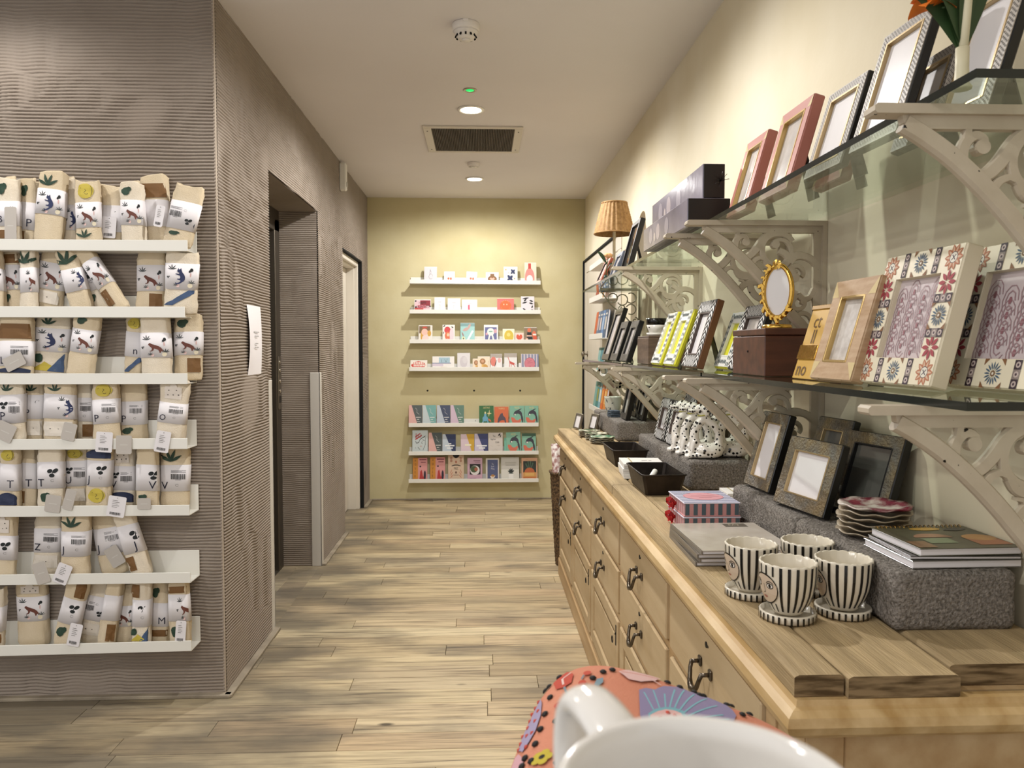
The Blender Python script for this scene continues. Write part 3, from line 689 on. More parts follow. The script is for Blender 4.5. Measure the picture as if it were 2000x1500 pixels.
# ================================================================== ledges and cards of the far wall
BLIP = [(547, 800, 1056), (605, 800, 1056), (663, 800, 1055), (717, 799, 1053), (826, 798, 1052), (881, 798, 1052), (935, 798, 1052)]
BZ = []; BT = [-.008, -.003, -.002, -.001, .001, .003, 0]
for r, (yp, xa, xb) in enumerate(BLIP):
    a = at(xa, yp, y=YB-.10); b = at(xb, yp, y=YB-.10); z = (a.z+b.z)/2; BZ.append(z)
    o = ledge('card_ledge', a.x, b.x, YB-.001, z, .10, .034, .062, 'white picture ledge on the yellow wall, %s of seven' % LN[r], 'white ledges on the yellow wall', -BT[r]*.6)
    if r == 4:
        M().lathe([(.004, 0), (.004, .0015), (.0001, .002)], pm('screw_steel', '#6f6a60', .4, metal=1), 10).build('screw', o, ((928-925)/220, -.009, .045), (R(90), 0, 0))
def upright(x0, x1, top, row, t, cover, items, label, cat, name='greeting_card', n=1, front=.0, tiltz=0, drop=0, rough=.65, side=None, group=None, pages=False):
    """a card, pack or book standing on a far-wall ledge. x0..x1, top in photo pixels"""
    yb = YB-.093+.004+front; a = at(x0, top, y=yb); b = at(x1, top, y=yb); z0 = BZ[row]-.034+.0045-drop; W_ = b.x-a.x; H_ = (a.z+b.z)/2-z0
    lean = math.atan(max(.0, .078-front-t)/H_*.55); Hl = H_/math.cos(lean)
    o = thing(name, label, cat, ((a.x+b.x)/2, yb, z0+.0004), (0, tiltz, 0), group)
    T = Matrix.Rotation(-lean, 4, 'X'); sm = ink(side) if side else CARD
    if pages:                                      # book: boards and page block
        m = M(); m.T = T; m.box(-W_/2+.001, W_/2-.003, .003, t-.003, .002, Hl-.002, PAPER); m.build('page_block', o)
        m = M(); m.T = T; m.box(-W_/2, W_/2, 0, .0028, 0, Hl, ink(cover, rough), .0006).box(-W_/2, W_/2, t-.0028, t, 0, Hl, ink(cover, rough), .0006).box(-W_/2-.001, -W_/2+.003, .0005, t-.0005, 0, Hl, ink(cover, rough), .0006); m.build('cover', o)
    else:
        for k in range(n):
            m = M(); m.T = T; d = t/n; m.box(-W_/2+(k % 2)*.003, W_/2-((k+1) % 2)*.0, d*k, d*k+d*.8, 0, Hl-(0 if k == 0 else -.003*(k % 3)), ink(cover, rough) if k == 0 else sm, .0004); m.build('card' if n > 1 else 'card_face', o)
    if items:
        it = [(h, [(u*W_-W_/2, v*Hl) for u, v in p]) for h, p in items]
        tag(decal('cover_print', it, lambda u, v, l: T @ Vector((u, -l, v)), o, off=.0004, step=.00008, rough=rough), kind='stuff')
    return o
def fl_(*a): return list(a)
C_ = 'card'
# row 1
wl_ = '#f2eee4'
rab = col('#55524f', stroke(circ(.52, .42, .15, .16, 10), .012)+stroke(circ(.50, .66, .07, .09, 8), .012)+stroke([(.47, .74), (.46, .86), (.52, .76)], .012))
upright(828, 853, 521, 0, .012, '#d9d3d6', rab, 'grey card with a line-drawn rabbit on the top yellow-wall ledge', C_, n=3)
def ladyb(): return col('#8a8a86', stroke([(.30, .80), (.38, .80)], .03)+stroke([(.52, .80), (.60, .80)], .03))+[('#e9dcd0', circ(.5, .30, .3, .34, 12, 0, 180)), ('#d3603c', circ(.42, .42, .10, .10, 8)), ('#d3603c', circ(.64, .40, .09, .12, 8)), ('#2a2725', rect(.18, .02, .72, .12)), ('#c9885c', rect(.3, .14, .7, .2))]
upright(867, 888, 530, 0, .012, wl_, ladyb(), 'white ladybird card second from left on the top yellow-wall ledge', C_, n=3)
upright(910, 931, 530, 0, .010, wl_, ladyb(), 'white ladybird card third from left on the top yellow-wall ledge', C_, n=2, tiltz=R(3))
vase = [('#7a5226', circ(.5, .40, .36, .30, 16)), ('#7a5226', rect(.34, .6, .66, .86)), ('#e3a48f', [(.5, .22), (.70, .42), (.62, .54), (.5, .46), (.38, .54), (.30, .42)])]
upright(949, 974, 531, 0, .012, '#f4f1ea', vase, 'white card with a brown pot and pink heart', C_, n=2)
bfl = lambda x, y, s_: [('#1f2a55', leaf(x, y, s_, s_*.7, a)) for a in (40, 130, 220, 320)]
upright(984, 1011, 521, 0, .016, '#f3efe3', bfl(.66, .72, .2)+bfl(.45, .32, .26)+[('#c9a85a', circ(.15, .84, .06, .05, 7)), ('#9d8d57', circ(.78, .3, .05, .04, 7)), ('#e2bdb6', circ(.35, .65, .06, .04, 7)), ('#e2bdb6', circ(.7, .1, .05, .04, 7))], 'cream card with two dark blue butterflies', C_, n=4)
bot = [('#d98d86', circ(.42, .30, .40, .46, 14, 0, 180)), ('#d98d86', rect(.02, .0, .82, .30)), ('#d98d86', [(.22, .6), (.62, .6), (.52, .82), (.32, .82)]), ('#c4443c', rect(.30, .72, .54, .98)), ('#f3ece4', circ(.42, .22, .27, .20, 12)), ('#c4443c', circ(.42, .06, .18, .05, 8))]
upright(1025, 1048, 513, 0, .018, '#e9ddc7', bot, 'tall card with a pink bottle on the top yellow-wall ledge', C_, n=4)
# row 2
hv = [('#efc4cb', rect(.02, .03, .98, .97)), ('#8d2733', rect(.35, .55, .98, .95)), ('#c2473f', rect(.02, .03, .55, .4)), ('#d77a86', rect(.2, .35, .7, .6))]+[('#171416', rect(a, b_, a+.1, b_+.1)) for a, b_ in ((.02, .85), (.9, .45), (.03, .4), (.85, .03), (.6, .02))]+col('#1b1013', text('HAPPY', .5, .66, .22, .5, .52)+text("VALENTINE'S", .5, .38, .2, .5, .50)+text('DAY', .5, .08, .2, .5, .6))
upright(809, 841, 585, 1, .016, '#ffffff', hv, "pink and red card lettered HAPPY VALENTINE'S DAY", C_, n=3)
def tinyc(c=None): return col('#9c9aa0', stroke([(.35, .72), (.65, .72)], .02)+stroke([(.44, .25), (.46, .55), (.56, .5), (.55, .25)], .012)+stroke([(.44, .18), (.56, .18)], .02))+([(c, [(.40, .25), (.40, .6), (.5, .65), (.52, .25)])] if c else [])
upright(848, 869, 581, 1, .016, '#eeecec', tinyc(), 'narrow white card with a tiny grey drawing, second ledge', C_, n=4)
upright(874, 899, 583, 1, .016, '#ecebee', tinyc(), 'white square-ish card with faint grey drawing beside the narrow white card', C_, n=4)
upright(902, 932, 585, 1, .010, '#f0eef0', tinyc('#d9536b'), 'white landscape card with a small pink figure', C_, n=2)
sun = [('#d8716b', rect(.0, 0, 1, 1)), ('#dd6a35', circ(.5, .5, .34, .38, 18))]+[('#f0c170', circ(.5+.28*math.cos(R(a)), .5+.3*math.sin(R(a)), .012, .02, 5)) for a in range(200, 345, 18)]+[('#f0c170', circ(.5+.30*math.cos(R(a)), .52+.34*math.sin(R(a)), .02, .025, 5)) for a in (50, 70, 90, 110, 130)]+[('#f3d9b0', circ(.4, .6, .03, .06, 6)), ('#f3d9b0', circ(.58, .6, .03, .06, 6))]
upright(971, 1004, 583, 1, .016, '#f6efe4', sun, 'coral card with an orange smiling disc', C_, n=3)
brows = [('#1d1b20', leaf(x, y, l, .1, a)) for x, y, l, a in ((.1, .86, .5, 8), (.62, .78, .3, -15), (.08, .6, .4, 12), (.6, .62, .32, -10), (.12, .3, .3, -30), (.62, .12, .3, 20), (.1, .05, .4, 0), (.2, .72, .25, 30), (.78, .3, .2, 60))]
upright(1018, 1044, 579, 1, .016, '#e7dee3', brows, 'pale card with scattered black brush marks, right end of second ledge', C_, n=3)
# row 3 (shaped cards)
upright(817, 844, 636, 2, .014, '#efe9df', [('#7c6448', rect(.05, .55, .85, .98)), ('#d8a545', circ(.35, .4, .2, .42, 12)), ('#efc3b4', circ(.45, .62, .24, .2, 12)), ('#c9533f', circ(.45, .85, .2, .1, 10, 0, 180)), ('#f0d8d0', circ(.5, .25, .25, .22, 10)), ('#d8a545', circ(.78, .55, .14, .18, 10)), ('#e39c84', rect(.3, 0, .8, .1))], 'shaped card of a mother with a yellow shawl, third ledge', C_, n=3)
upright(864, 888, 635, 2, .014, '#f4ece6', [('#d5484a', circ(.4, .72, .26, .2, 12)), ('#e0774f', circ(.42, .4, .24, .24, 12)), ('#f0cfae', circ(.45, .45, .1, .1, 8)), ('#e6d5db', circ(.75, .45, .18, .4, 10)), ('#efc4c0', circ(.4, .12, .3, .12, 10)), ('#231f20', leaf(.05, .9, .2, .08, 30)), ('#231f20', leaf(.7, .92, .2, .06, -20)), ('#231f20', leaf(.06, .5, .15, .06, 70))], 'card with a red-haired figure and leaves, third ledge', C_, n=3)
upright(899, 927, 631, 2, .016, '#8ec3be', [('#5d8f8c', rect(0, .84, 1, 1)), ('#b98f80', leaf(.15, .62, .5, .18, 15)), ('#b98f80', leaf(.5, .7, .35, .16, 50)), ('#8a6257', leaf(.1, .55, .3, .1, -60)), ('#eef2ee', [(.35, .02), (.5, .02), (.92, .58), (.82, .64)]), ('#dfe0a2', circ(.22, .22, .12, .1, 10)), ('#1d2a2b', circ(.22, .22, .05, .05, 8))], 'turquoise card with a leaping figure and white ribbon', C_, n=3, rough=.35)
upright(945, 973, 635, 2, .014, '#eef0ee', [('#6d6f9d', rect(.08, .04, .9, .88)), ('#e9efe9', circ(.48, .62, .26, .22, 12)), ('#e9efe9', [(.36, .45), (.46, .45), (.36, .05), (.24, .05)]), ('#e9efe9', [(.54, .45), (.64, .45), (.78, .05), (.64, .05)]), ('#d9a7b3', circ(.8, .66, .12, .12, 8)), ('#8fb6a4', circ(.48, .64, .14, .04, 8)), ('#d9a7b3', circ(.2, .5, .08, .08, 8))], 'violet card with a white bird figure', C_, n=3)
upright(982, 1005, 643, 2, .014, '#f6efcf', [('#d9bd45', circ(.52, .5, .40, .44, 14)), ('#ecd87a', circ(.5, .6, .16, .14, 10))], 'small yellow glitter card on the third ledge', C_, n=3)
upright(1006, 1023, 650, 2, .012, '#f3d3c6', [('#d5573a', [(.5, .12), (.86, .55), (.80, .8), (.62, .84), (.5, .7), (.38, .84), (.2, .8), (.14, .55)])], 'small pink card with a red heart', C_, n=2)
upright(1024, 1049, 640, 2, .014, '#8c7860', [('#e0744f', circ(.40, .84, .15, .14, 10)), ('#231f22', [(.24, .7), (.56, .7), (.66, .2), (.2, .2)]), ('#f0c3ae', rect(.2, .42, .6, .5)), ('#e0744f', circ(.78, .55, .16, .24, 10)), ('#f3ece4', rect(.68, .5, .95, .6)), ('#d65a3c', rect(.7, .05, .98, .45)), ('#f0c3ae', rect(.12, .02, .3, .3)), ('#f0c3ae', rect(.42, .0, .56, .22))], 'shaped card of a dancer in black, right end of third ledge', C_, n=3)
# row 4
upright(801, 834, 704, 3, .016, '#efe6da', [('#d0453c', circ(.48, .52, .44, .40, 8))]+col('#f4e9dc', [rect(.12+i*.1, .62, .18+i*.1, .84) for i in range(7)]+[rect(.2+i*.09, .40, .26+i*.09, .58) for i in range(8)]+[rect(.12+i*.11, .12, .19+i*.11, .34) for i in range(5)]), 'low red and white lettered card at left end of fourth ledge', C_, n=3)
upright(844, 887, 697, 3, .016, '#efeae4', [('#a8c3cf', rect(.3, .55, .8, .95)), ('#8a90a8', rect(0, .5, .85, .56)), ('#d6c9d6', rect(0, .32, .5, .48)), ('#c59a63', leaf(.1, .2, .6, .06, 4)), ('#e3cfa5', rect(.3, .06, .95, .14))]+col('#3f4a52', stroke([(.42, .6), (.40, .8)], .012)+stroke([(.63, .6), (.68, .85)], .012)+stroke([(.63, .6), (.56, .82)], .012)), 'landscape card with a pale seaside scene', C_, n=4)
upright(893, 918, 690, 3, .018, '#e6e1e1', [('#d3cccf', circ(.5, .5, .3, .35, 10)), ('#dcd6d8', circ(.6, .6, .2, .2, 8))], 'plain pale grey card in the middle of fourth ledge', C_, n=4)
lion = [('#a8794d', circ(.40, .66, .24, .22, 12)), ('#d3a07a', circ(.40, .68, .12, .12, 8)), ('#cf9d4e', circ(.58, .22, .26, .24, 10)), ('#e3b669', rect(.32, .04, .46, .45))]+col('#8a5d34', stroke([(.82, .2), (.88, .7)], .015))
upright(923, 940, 701, 3, .010, '#f3dfc6', lion, 'small lion card half hidden behind the larger lion card', C_, n=2, front=.018)
upright(933, 957, 697, 3, .012, '#f3dfc6', lion, 'cream card with a sitting lion', C_, n=3)
upright(958, 981, 692, 3, .014, '#efe8e6', [('#b5aaa0', rect(0, .78, 1, 1)), ('#e08374', circ(.25, .55, .26, .3, 10)), ('#f1f0f0', [(.45, .7), (.8, .75), (.9, .05), (.6, .05)]), ('#3a3330', leaf(.35, .2, .5, .07, 70)), ('#e9b8b4', circ(.75, .62, .15, .16, 8))], 'card with a coral and white bird beside the lion card', C_, n=3)
upright(985, 1010, 691, 3, .014, '#efedea', [('#b5aaa0', rect(0, .78, 1, 1))]+col('#cf5b50', stroke([(.30, .78), (.46, .45)], .05)+stroke([(.45, .48), (.74, .38)], .14)+stroke([(.44, .4), (.38, .12)], .04)+stroke([(.56, .4), (.52, .14)], .04)+stroke([(.72, .36), (.86, .16)], .04)+stroke([(.74, .42), (.86, .34)], .03)), 'white card with a red giraffe', C_, n=3)
upright(1014, 1018, 709, 3, .010, '#e6e0dc', [], 'thin pale card edge beside the striped card', C_, n=2)
upright(1018, 1052, 692, 3, .016, '#cfc2c8', [('#7f88a5', rect(a, 0, a+.08, 1)) for a in (.06, .24, .42, .60, .78, .93)]+[('#d5808c', circ(.5, .42, .31, .38, 18))]+col('#a24a58', stroke(circ(.5, .42, .30, .37, 18), .02)+stroke([(.34, .6), (.46, .55), (.6, .62)], .015)+stroke([(.36, .45), (.66, .47)], .015)+stroke([(.44, .25), (.56, .25)], .02)), 'blue striped card with a round pink label', C_, n=3)
# row 5 (slim books and zodiac books)
def diag(a, b_, ln='#e7e3dd'):
    return [(b_, [(.20, 1), (1, 1), (1, 0), (.70, 0)])]+col(ln, stroke([(.5, .86), (.62, .78), (.6, .66), (.78, .56)], .012)+stroke([(.55, .42), (.9, .42)], .03)+stroke([(.62, .32), (.78, .32)], .025)+stroke([(.6, .22), (.85, .22)], .012))
bk_ = 'book'
for (x0, x1), c1, c2, lab in (((798, 824), '#e2b1a8', '#4c5453', 'slim pink and charcoal book at left end of fifth ledge'), ((825, 851), '#c3ced0', '#6fa8a3', 'slim grey and teal book on fifth ledge'), ((853, 879), '#bcc4cf', '#283454', 'slim grey and navy book on fifth ledge'), ((880, 906), '#d0b6c6', '#517865', 'slim lilac and green book on fifth ledge')):
    upright(x0, x1, 792, 4, .012, c1, diag(c1, c2), lab, bk_, 'slim_book', rough=.35, pages=True, drop=0 if x0 > 800 else -.001)
def fish(bg): return [('#d9745a', circ(.45, .38, .36, .30, 14, 170, 350)), (bg, circ(.52, .46, .22, .18, 12, 170, 350)), ('#3b3844', circ(.56, .56, .30, .22, 14, -20, 190)), (bg, circ(.54, .50, .20, .10, 12, 0, 180)), ('#3b3844', leaf(.80, .62, .5, .14, -78)), ('#f1ece4', circ(.36, .56, .05, .04, 8)), ('#3b3844', leaf(.5, .74, .35, .06, 20)), ('#efe7dd', circ(.5, .05, .3, .02, 6))]
sag = [('#6fa9c4', circ(.42, .36, .20, .14, 10)), ('#6fa9c4', rect(.34, .38, .5, .6)), ('#6fa9c4', [(.25, .3), (.34, .3), (.26, .08), (.18, .08)]), ('#6fa9c4', [(.52, .3), (.62, .3), (.68, .08), (.6, .08)]), ('#c9764f', leaf(.6, .36, .28, .1, -30)), ('#e9d9a0', circ(.7, .62, .16, .03, 8)), ('#e9d9a0', leaf(.66, .46, .34, .06, 80)), ('#f1ece4', circ(.25, .15, .04, .04, 6)), ('#dfd6a0', circ(.42, .65, .06, .06, 8))]
bull = [('#5a4d58', [(.2, .15), (.26, .4), (.42, .62), (.58, .68), (.62, .55), (.8, .4), (.84, .15), (.76, .15), (.7, .3), (.5, .3), (.34, .22), (.28, .12)])]
def zod(nm, pic): return pic+col('#ead79a', text(nm, .5, .86, .09, .5, .98 if len(nm) < 7 else .62))
upright(936, 964, 793, 4, .022, '#3c6f43', zod('SAGITTARIUS', sag), 'green book titled SAGITTARIUS with a blue centaur archer', bk_, 'zodiac_book', pages=True)
upright(966, 993, 795, 4, .022, '#d97048', zod('TAURUS', bull), 'orange book titled TAURUS with a dark bull', bk_, 'zodiac_book', pages=True)
upright(996, 1024, 793, 4, .022, '#86b9a2', zod('PISCES', fish('#86b9a2')), 'green PISCES book with whale-like fish, left of two on the fifth ledge', bk_, 'zodiac_book', pages=True)
upright(1025, 1052, 793, 4, .022, '#86b9a2', zod('PISCES', fish('#86b9a2')), 'green PISCES book with whale-like fish, right of two on the fifth ledge', bk_, 'zodiac_book', pages=True)
# row 6
face = col('#b0383a', stroke([(.2, .72), (.5, .86)], .05)+stroke([(.2, .62), (.6, .78)], .05)+stroke([(.24, .86), (.24, .68)], .04)+stroke([(.34, .64), (.4, .8)], .03)+stroke([(.5, .7), (.56, .82)], .03))+col('#23211f', stroke([(.2, .55), (.28, .46), (.42, .5), (.5, .62), (.85, .76)], .025)+stroke([(.85, .7), (.84, .4), (.7, .18)], .02)+stroke([(.64, .55), (.6, .46), (.66, .44)], .014)+stroke([(.36, .3), (.5, .2)], .02)+stroke([(.66, .6), (.78, .58)], .02)+stroke([(.2, .3), (.22, .24)], .014))+[('#c8b0a8', circ(.56, .34, .07, .025, 8)), ('#9aa0a2', rect(.25, .07, .72, .11))]
upright(805, 835, 841, 5, .016, '#c9d2d2', face, 'grey book with a line-drawn face and red scribbled lettering', bk_, 'gift_book', pages=True)
upright(837, 863, 846, 5, .012, '#e2b1a8', diag(0, '#4c5453'), 'slim pink and charcoal book beside the face-drawing book', bk_, 'slim_book', pages=True)
upright(864, 890, 849, 5, .012, '#c3ced8', [('#28345a', [(.20, 1), (1, 1), (1, 0), (.80, 0)]), ('#f3f4f2', rect(.2, .40, .9, .46)), ('#f3f4f2', rect(.32, .28, .78, .34)), ('#f3f4f2', rect(.45, .50, .65, .55))], 'slim grey and navy book left of the gap on the sixth ledge', bk_, 'slim_book', pages=True)
upright(900, 926, 849, 5, .012, '#dfcad2', [('#d0a634', [(.40, 1), (1, 1), (1, 0), (.88, 0)]), ('#f6f0cf', rect(.3, .42, .78, .50))], 'slim pink and mustard book on the sixth ledge', bk_, 'slim_book', pages=True)
upright(927, 953, 848, 5, .012, '#cfc4d8', [('#39416e', [(.20, 1), (1, 1), (1, 0), (.80, 0)]), ('#f3f4f2', rect(.14, .38, .92, .44)), ('#f3f4f2', rect(.3, .27, .78, .33))], 'slim lilac and violet book right of the mustard one', bk_, 'slim_book', pages=True)
hap = col('#2a2624', text('The', .3, .80, .09, .0)+text('Happiness', .14, .66, .09, 0, .75)+text('Code', .48, .52, .09, 0))+[('#231f20', leaf(.68, .86, .2, .09, 30)), ('#231f20', leaf(.88, .9, .14, .06, 240))]+col('#c9bfae', stroke([(.15, .4), (.3, .36)], .01)+stroke([(.6, .4), (.8, .42)], .01)+stroke([(.3, .16), (.5, .24), (.7, .14)], .01)+stroke([(.2, .1), (.4, .06)], .01))
upright(954, 982, 846, 5, .016, '#d8cfc6', hap, 'pale book with black hand lettering and a small bird', bk_, 'gift_book', pages=True)
upright(985, 992, 856, 5, .020, '#7fc0a8', [], 'green spine of a book peeking out left of the front PISCES book', bk_, 'zodiac_book', pages=True, front=.012)
upright(990, 1018, 845, 5, .022, '#86b9a2', zod('PISCES', fish('#86b9a2')), 'green PISCES book tilted forward on the sixth ledge', bk_, 'zodiac_book', pages=True, tiltz=R(-2), drop=-.004)
upright(1020, 1047, 847, 5, .022, '#86b9a2', [('#3f5f4a', rect(0, .86, 1, 1))]+fish('#86b9a2'), 'green fish book at right end of the sixth ledge', bk_, 'zodiac_book', pages=True)
# row 7
hou = [('#cf8a34', rect(0, 0, .36, 1))]+col('#1f1a1a', text('H', .12, .84, .1)+text('O', .12, .68, .1)+text('U', .12, .52, .1)+text('S', .12, .36, .1)+text('E', .12, .20, .1)+[rect(.14, .02, .24, .07)])+[('#b83a36', [(.46, .12), (.52, .45), (.62, .5), (.72, .2), (.8, .34), (.78, .12)]), ('#2b2435', circ(.84, .28, .08, .2, 10)), ('#7d3340', rect(.45, .90, .95, .94)), ('#2b2435', circ(.52, .64, .06, .035, 7)), ('#7d3340', rect(.55, .8, .9, .83)), ('#7d3340', rect(.5, .03, .9, .05))]
upright(806, 834, 895, 6, .026, '#dc9a98', hou, 'orange and pink book with red seated figure, left of the pair', bk_, 'gift_book', pages=True)
upright(840, 869, 894, 6, .026, '#dc9a98', hou, 'orange and pink book with red seated figure, right of the pair', bk_, 'gift_book', pages=True)
mag = [('#1c1a1c', circ(.5, 1, .22, .14, 14, 180, 360)), ('#b5705a', circ(.5, .72, .06, .05, 10)), ('#7a5a4e', circ(.5, .34, .06, .045, 10))]+[('#c4715a', leaf(x, y, .22, .03, a)) for x, y, a in ((.12, .3, 50), (.14, .22, 42), (.14, .14, 34), (.88, .3, 130), (.86, .22, 138), (.86, .14, 146))]+[('#b88a72', circ(x, y, .08, .05, 8)) for x, y in ((.2, .85), (.8, .85), (.2, .76), (.8, .76))]+col('#1f1b1b', text('MAGIC', .5, .44, .10, .5, .62)+stroke([(.24, .58), (.4, .61), (.6, .61), (.78, .58)], .03)+stroke([(.34, .25), (.66, .25)], .012)+stroke([(.34, .03), (.68, .03)], .03))
upright(875, 906, 888, 6, .030, '#d9bfa6', mag, 'tall beige box lettered MAGIC with a black half-moon', 'box', 'card_deck_box', side='#cdb196')
plate = [('#231f20', rect(.15, .30, .88, .74)), ('#e6e0dd', circ(.5, .48, .32, .20, 16)), ('#4a5a3a', circ(.44, .52, .24, .14, 12)), ('#a8604a', circ(.58, .52, .12, .08, 10)), ('#7d5360', rect(.4, .86, .86, .89)), ('#7d5360', rect(.5, .80, .86, .82)), ('#b98aa0', rect(.15, .14, .6, .16))]
upright(913, 942, 895, 6, .026, '#cfa9bb', plate, 'pink book with a photograph of a plated meal', bk_, 'gift_book', pages=True, side='#222222')
joy = [('#545d83', rect(.12, .04, .9, .94)), ('#eddccb', [(.30, .24), (.72, .26), (.6, .14), (.42, .12)]), ('#c08a4a', circ(.52, .26, .14, .05, 8)), ('#e9e4de', circ(.7, .12, .04, .03, 6))]+col('#d9d6d8', text('The', .51, .72, .07, .5)+text('Joy of', .51, .62, .07, .5, .9)+text('Waiting', .51, .52, .07, .5, .9))
upright(949, 975, 896, 6, .022, '#dcd3ca', joy, 'blue fronted book with white lettering and a pale bowl', bk_, 'gift_book', pages=True)
pot = [('#cfccc4', rect(0, .5, 1, 1)), ('#d9d6cd', circ(.55, .08, .13, .02, 8)), ('#f5f3ee', rect(.42, .08, .68, .34)), ('#7d8680', circ(.55, .34, .14, .03, 10)), ('#a9a79f', rect(.25, .66, .8, .69)), ('#bdb9b0', rect(.22, .74, .84, .80))]+[('#2b3230', leaf(.55, .36, .2, .07, a)) for a in (30, 65, 95, 125, 155)]
upright(979, 1014, 894, 6, .022, '#e6e3db', pot, 'white book with a potted succulent on the cover', bk_, 'gift_book', pages=True)
sunr = [('#2f3632', rect(.1, .36, .92, .86))]+[('#4f6a55', [(.5, .4), (.5+.5*math.cos(R(a))*.8, .4+.6*math.sin(R(a))*.78), (.5+.5*math.cos(R(a+12))*.8, .4+.6*math.sin(R(a+12))*.78)]) for a in (50, 74, 98, 122)]+[('#c2693f', circ(.5, .38, .32, .20, 16, 0, 180)), ('#d9a05c', rect(.1, .06, .92, .38)), ('#e6b56a', rect(.22, .24, .78, .36)), ('#cf7a3c', rect(.1, .12, .92, .20))]+col('#c9a468', stroke([(.25, .9), (.34, .94), (.44, .89), (.6, .91), (.8, .9)], .018))
upright(1019, 1050, 895, 6, .026, '#d8a888', sunr, 'peach book with an orange sunrise cover', bk_, 'gift_book', pages=True)
# ================================================================== sideboard
PINE = pm('waxed_pine', '#c8ad85', .5, spec=.35, var=('#ae8d62', 3.0, 1.3, (6, .8, 6)), bump=(30, .08, (6, .6, 6)), coord='World')
PINE2 = pm('pale_pine_drawer', '#c6b08c', .55, spec=.3, var=('#b0966f', 2.2, 1.2, (3, .9, 5)), bump=(24, .06, (4, .6, 6)), coord='World')
NOSE = pm('polished_pine_nose', '#ceb283', .42, spec=.45, var=('#ac8a55', 5, 1.6, (5, .9, 5)), coord='World')
RAW = pm('weathered_plank', '#c2aa82', .7, spec=.25, var=('#94805f', 4.2, 1.1, (9, .7, 9)), bump=(36, .35, (10, .5, 10)), coord='World')
ENDG = pm('plank_end_grain', '#8f7a5c', .85, spec=.1, var=('#54442f', 3.0, 2.2, (5, 1, 38)), coord='World')
BX = .470; BY0, BY1 = 1.085, 4.52; TOPZ = .88
sb = thing('sideboard', 'long antique pine sideboard with drawers and panelled doors along the right wall', 'sideboard', (0, 0, 0))
M().box(BX+.004, XR-.004, BY0, BY1, .10, .792, PINE).build('carcass', sb)
M().box(BX-.012, XR-.004, BY0-.012, BY1+.012, 0, .10, PINE, .004).build('plinth', sb)
M().box(BX-.006, BX+.006, BY0-.006, BY1+.006, .10, .118, PINE, .003).build('plinth_moulding', sb)
# nosed edge moulding swept round the three free sides
prof = [(0, .785), (.010, .785), (.012, .792), (.026, .794), (.036, .802), (.040, .814), (.037, .827), (.027, .834), (.020, .836), (.018, .845), (0, .845)]
path = [((XR-.004, BY1+.004), (0, 1)), ((BX, BY1+.004), (-1, 1)), ((BX, BY0-.004), (-1, -1)), ((XR-.004, BY0-.004), (0, -1))]
vs = []
for (x, y), (nx, ny) in path:
    for o_, z in prof: vs.append((x+nx*o_, y+ny*o_, z))
n = len(prof); fs = [(i*n+k, i*n+k+1, (i+1)*n+k+1, (i+1)*n+k) for i in range(3) for k in range(n-1)]
me = M().add(vs, fs, NOSE); o = me.build('edge_moulding', sb); fixn(o.data)
M().box(BX+.002, XR-.006, BY0+.002, BY1-.002, .785, .8445, PINE).build('top_frame', sb)
cols = [1.205, 1.855, 2.53, 3.20, 3.865, 4.50]
# stiles and rails
for y in cols: M().box(BX-.001, BX+.006, y-.020, y+.020, .118, .785, PINE, .001).build('stile', sb)
for z0, z1 in ((.765, .785), (.598, .616), (.425, .447), (.118, .128)): M().box(BX-.002, BX+.006, cols[0]-.02, cols[-1]+.02, z0, z1, PINE, .002).build('rail', sb)
BRZ = pm('dark_bronze', '#756a5c', .3, metal=.9, var=('#3d3730', 30, 1.2)); IRON = pm('dark_iron', '#2a2724', .45, metal=.8)
def handle_mesh():
    m = M(); s_ = .036
    for q in (-1, 1): m.box(-.006, 0, q*s_-.009, q*s_+.009, -.011, .011, BRZ, .003); m.tube([(-.004, q*s_, 0), (-.022, q*s_, 0)], .0045, BRZ, 8)
    pts = [(-.020, s_, .002), (-.024, s_-.004, -.012), (-.027, s_-.012, -.030), (-.029, s_-.022, -.040), (-.030, 0, -.043), (-.029, -s_+.022, -.040), (-.027, -s_+.012, -.030), (-.024, -s_+.004, -.012), (-.020, -s_, .002)]
    m.tube(pts, [.0045, .0045, .005, .0062, .0075, .0062, .005, .0045, .0045], BRZ, 8); return m.mesh('handle')
HM = handle_mesh()
KM = M().lathe([(.0065, 0), (.0065, .0015), (.0001, .002)], IRON, 10).box(-.002, .002, -.014, 0, 0, .0014, IRON).mesh('keyhole')
RM = M().tube([(-.012, .011*math.cos(a), -.016+.011*math.sin(a)) for a in [2*PI*k/16 for k in range(16)]], .0016, IRON, 6, closed=True).lathe([(.004, 0), (.004, .006), (.0001, .008)], IRON, 8).mesh('ring_pull')
